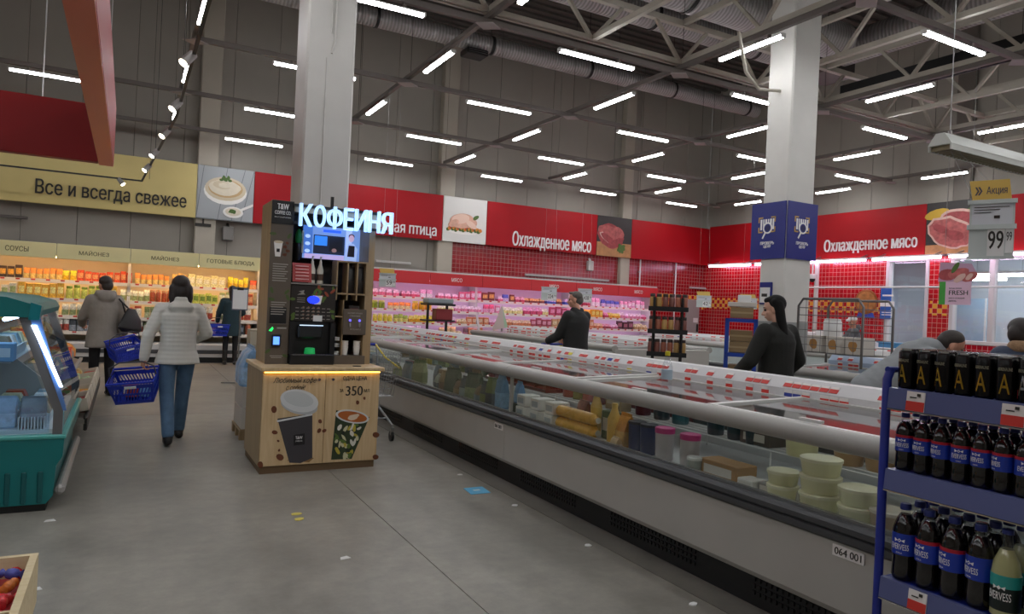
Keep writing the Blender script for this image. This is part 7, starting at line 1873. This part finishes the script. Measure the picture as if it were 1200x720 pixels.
# woman in the dark green coat at the cooler
J = J0(1.7); J.update(ell=(-.25, .02, 1.12), wrl=(-.27, .12, .93), elr=(.23, .05, 1.12), wrr=(.14, .22, 1.05))
def parts_t(t, g):
    ct = torso_jacket(J, .2, .14, .62, (.075, .062, .05), flare=.08)
    hr = MB(); hr.ell(g(0, -.02, .04), (.086, .1, .088), n=18, k=12); chain(hr, [g(0, -.06, -.02), g(0, -.08, -.16)], [.08, .06])
    return [('coat', ct, .014, 3, mat('green_coat', '16323a', .7, noise=.1, nscale=9)), ('hair', hr, .01, 2, HAIRD), ('trousers', legs_mb(J, [.08, .06, .05], -.02), .013, 2, BTR), ('boots', shoes_mb(J, .2), .011, 2, BOOT)]
person('person in a dark green coat with a basket at the yellow-topped cooler', (1.99, 16.2, 0), -.1, J, SKIN, parts_t, 0, .1, 1, ('l', 'r'), .8, True, HAIRD)

# man in black pushing a cart behind the near freezer
J = J0(1.78); J.update(ell=(-.23, .12, 1.14), wrl=(-.18, .36, 1.06), elr=(.23, .12, 1.14), wrr=(.18, .36, 1.06), head=(0, .05, 1.655), neck=(0, .0, 1.52))
BJK = mat('black_jacket', '1d1d1c', .75, noise=.1, nscale=10, bump=.2, bscale=25); HGR = mat('hair_grey', '5a554f', .6, noise=.25, nscale=40)
def parts_m(t, g):
    ct = torso_jacket(J, .225, .155, .8, (.082, .07, .058), flare=.03); cap(ct, (-.07, .0, 1.5), (.07, .0, 1.5), .055, .055)
    hr = MB(); hr.ell(g(0, -.022, .058), (.08, .096, .07), n=18, k=12); hr.ell(g(0, -.055, .0), (.077, .06, .075), n=16, k=12); hr.ell(g(0, .045, .1), (.055, .035, .022), n=14, k=8)
    return [('jacket', ct, .013, 3, BJK), ('hair', hr, .008, 1, HGR), ('trousers', legs_mb(J, [.095, .07, .058], -.02), .013, 2, BTR), ('shoes', shoes_mb(J, .05), .01, 2, BOOT)]
MA = on(0, 5.6, 676, 370)
person('person in a black jacket with short grey hair pushing a cart', (5.6, MA.y, 0), .22, J, SKIN, parts_m, .65, .05, 1, ('l', 'r'), 1.0, True, HGR)
d_ = Vector((-math.sin(.22), math.cos(.22), 0)); cart((5.6 + d_.x * .86, MA.y + d_.y * .86, 0), .22, 'wire shopping cart held by the man in the black jacket')

# woman in black with long dark hair, in profile
J = J0(1.72); J.update(head=(0, .05, 1.605), shl=(-.185, 0, 1.39), shr=(.185, 0, 1.39), ell=(-.29, .06, 1.13), wrl=(-.2, .26, 1.0), elr=(.31, -.02, 1.13), wrr=(.26, .14, .95))
BCO = mat('black_wool', '1b1b17', .85, noise=.12, nscale=12, bump=.2, bscale=60)
def parts_b(t, g):
    ct = torso_jacket(J, .2, .15, .8, (.082, .07, .056), flare=.05); cap(ct, (-.07, -.01, 1.44), (.07, -.01, 1.44), .045, .045)
    hr = MB(); hr.ell(g(0, -.025, .045), (.084, .1, .085), n=20, k=14); hr.ell(g(0, .02, .08), (.06, .055, .035), n=14, k=10)
    bk_ = Vector((math.sin(.6), -math.cos(.6), 0))
    for u in (-.06, -.036, -.012, .012, .036, .06): p_ = g(u, -.05, .03); sd_ = Vector((math.cos(.6), math.sin(.6), 0)) * u; chain(hr, [p_, p_ + bk_ * .025 + sd_ * .3 + Vector((0, 0, -.14)), p_ + bk_ * .06 + sd_ * .7 + Vector((0, 0, -.28)), p_ + bk_ * .075 + sd_ * .9 + Vector((0, 0, -.4))], [.046, .044, .038, .024])
    for u in (-1, 1): p_ = g(u * .065, -.02, .06); chain(hr, [p_, p_ + bk_ * .04 + Vector((0, 0, -.1)), p_ + bk_ * .06 + Vector((0, 0, -.24))], [.034, .034, .03])
    return [('coat', ct, .013, 3, BCO), ('hair', hr, .009, 2, mat('hair_black', '0b0908', .65, noise=.2, nscale=60, spec=.2)), ('trousers', legs_mb(J, [.085, .066, .055], -.02), .013, 2, BTR), ('shoes', shoes_mb(J, .06), .01, 2, BOOT)]
WA = on(0, 5.28, 912, 370)
person('person in a black coat with long straight dark hair facing left', (5.28, WA.y, 0), .1, J, mat('skin_light', 'c99a82', .5, noise=.05, nscale=12), parts_b, .6, .2, 1, ('l', 'r'), .6, True, HAIRD)

# man in the grey hoodie leaning over the freezer
J = J0(1.76)
J.update(pelvis=(0, -.12, .95), chest=(0, .2, 1.2), neck=(0, .36, 1.3), head=(0, .45, 1.36), shl=(-.19, .25, 1.26), shr=(.19, .25, 1.26), ell=(-.25, .3, .99), wrl=(-.2, .5, 1.06), elr=(.25, .33, 1.0), wrr=(.18, .52, 1.07), hil=(-.1, -.12, .93), hir=(.1, -.12, .93), knl=(-.1, -.06, .5), knr=(.1, -.06, .5))
GH = mat('grey_hoodie', '8a8d8f', .85, noise=.06, nscale=12, bump=.2, bscale=30)
def parts_h(t, g):
    ct = MB(); p, ch, nk = Vector(J['pelvis']), Vector(J['chest']), Vector(J['neck'])
    for k in range(7): q = k / 6; ct.ell(p + (ch - p) * q, (.2 + .03 * q, .17, .16), n=20, k=12)
    cap(ct, ch, nk - Vector((0, .05, .02)), .19, .12); ct.ell(nk + Vector((0, -.08, .05)), (.13, .11, .07)); 
    for s in 'lr': chain(ct, [J['sh' + s], J['el' + s], J['wr' + s]], [.088, .07, .055]); cap(ct, J['sh' + s], ch, .09, .12)
    hr = MB(); hr.ell(g(0, -.025, .045), (.08, .095, .078), n=18, k=12); hr.ell(g(0, -.06, .0), (.074, .055, .07), n=16, k=12)
    return [('hoodie', ct, .013, 3, GH), ('hair', hr, .008, 1, mat('hair_short_brown', '2f2722', .6, noise=.3, nscale=40)), ('trousers', legs_mb(J, [.095, .072, .058], -.02), .013, 2, BTR), ('shoes', shoes_mb(J, .05), .01, 2, BOOT)]
GA = on(0, 5.35, 1035, 410)
person('person in a grey hoodie bending over behind the near freezer', (5.5, GA.y + .05, 0), -2.35, J, SKIN, parts_h, 0, .5, 1, ('l', 'r'), .8, True, HAIRD)

# man in navy at the right edge
J = J0(1.62); J.update(head=(0, .07, 1.48), neck=(0, .03, 1.38))
def parts_n(t, g):
    ct = torso_jacket(J, .24, .17, .8, (.095, .08, .06), flare=.03)
    fu = MB(); cap(fu, (-.1, -.03, 1.385), (.1, -.03, 1.385), .05, .05)
    hr = MB(); hr.ell(g(0, -.025, .045), (.082, .095, .08), n=18, k=12); hr.ell(g(0, -.06, -.01), (.076, .055, .08), n=16, k=12)
    return [('jacket', ct, .014, 3, mat('navy_jacket', '26324a', .6, noise=.1, nscale=10)), ('collar', fu, .012, 2, mat('tan_fur', '9a7a5c', .9, noise=.2, nscale=60, bump=.5, bscale=150)), ('hair', hr, .009, 1, HAIRD), ('trousers', legs_mb(J, [.095, .072, .058], -.02), .013, 2, BTR), ('shoes', shoes_mb(J, .05), .01, 2, BOOT)]
NA = on(0, 5.9, 1204, 380)
person('person in a navy jacket with tan collar at the right picture edge', (5.9, NA.y, 0), -.6, J, SKIN, parts_n, -.8, .15, 1, ('l', 'r'), .4, True, HAIRD)

# customer with white cap at the service counter
J = J0(1.66); J.update(ell=(-.22, .15, 1.1), wrl=(-.16, .34, 1.05), elr=(.22, .15, 1.1), wrr=(.16, .34, 1.05))
def parts_c(t, g):
    ct = torso_jacket(J, .21, .15, .8, (.08, .068, .055)); ct.ell((0, -.1, 1.42), (.11, .06, .07))
    cp = MB(); cp.ell(g(0, -.01, .07), (.088, .1, .06), n=18, k=10); cap(cp, g(-.04, .1, .05), g(.04, .1, .05), .03, .03)
    return [('jacket', ct, .014, 3, mat('grey_sport_jacket', '55585c', .7)), ('cap', cp, .01, 1, WPLAS), ('trousers', legs_mb(J, [.09, .07, .056], -.02), .013, 2, BTR), ('shoes', shoes_mb(J, .05), .011, 2, BOOT)]
CA = on(0, 14.3, 1000, 385)
person('person in a grey jacket and white cap at the service counter', (14.3, CA.y, 0), .9, J, SKIN, parts_c, .2, .2, 1, ('l', 'r'), .4, True, HAIRD)
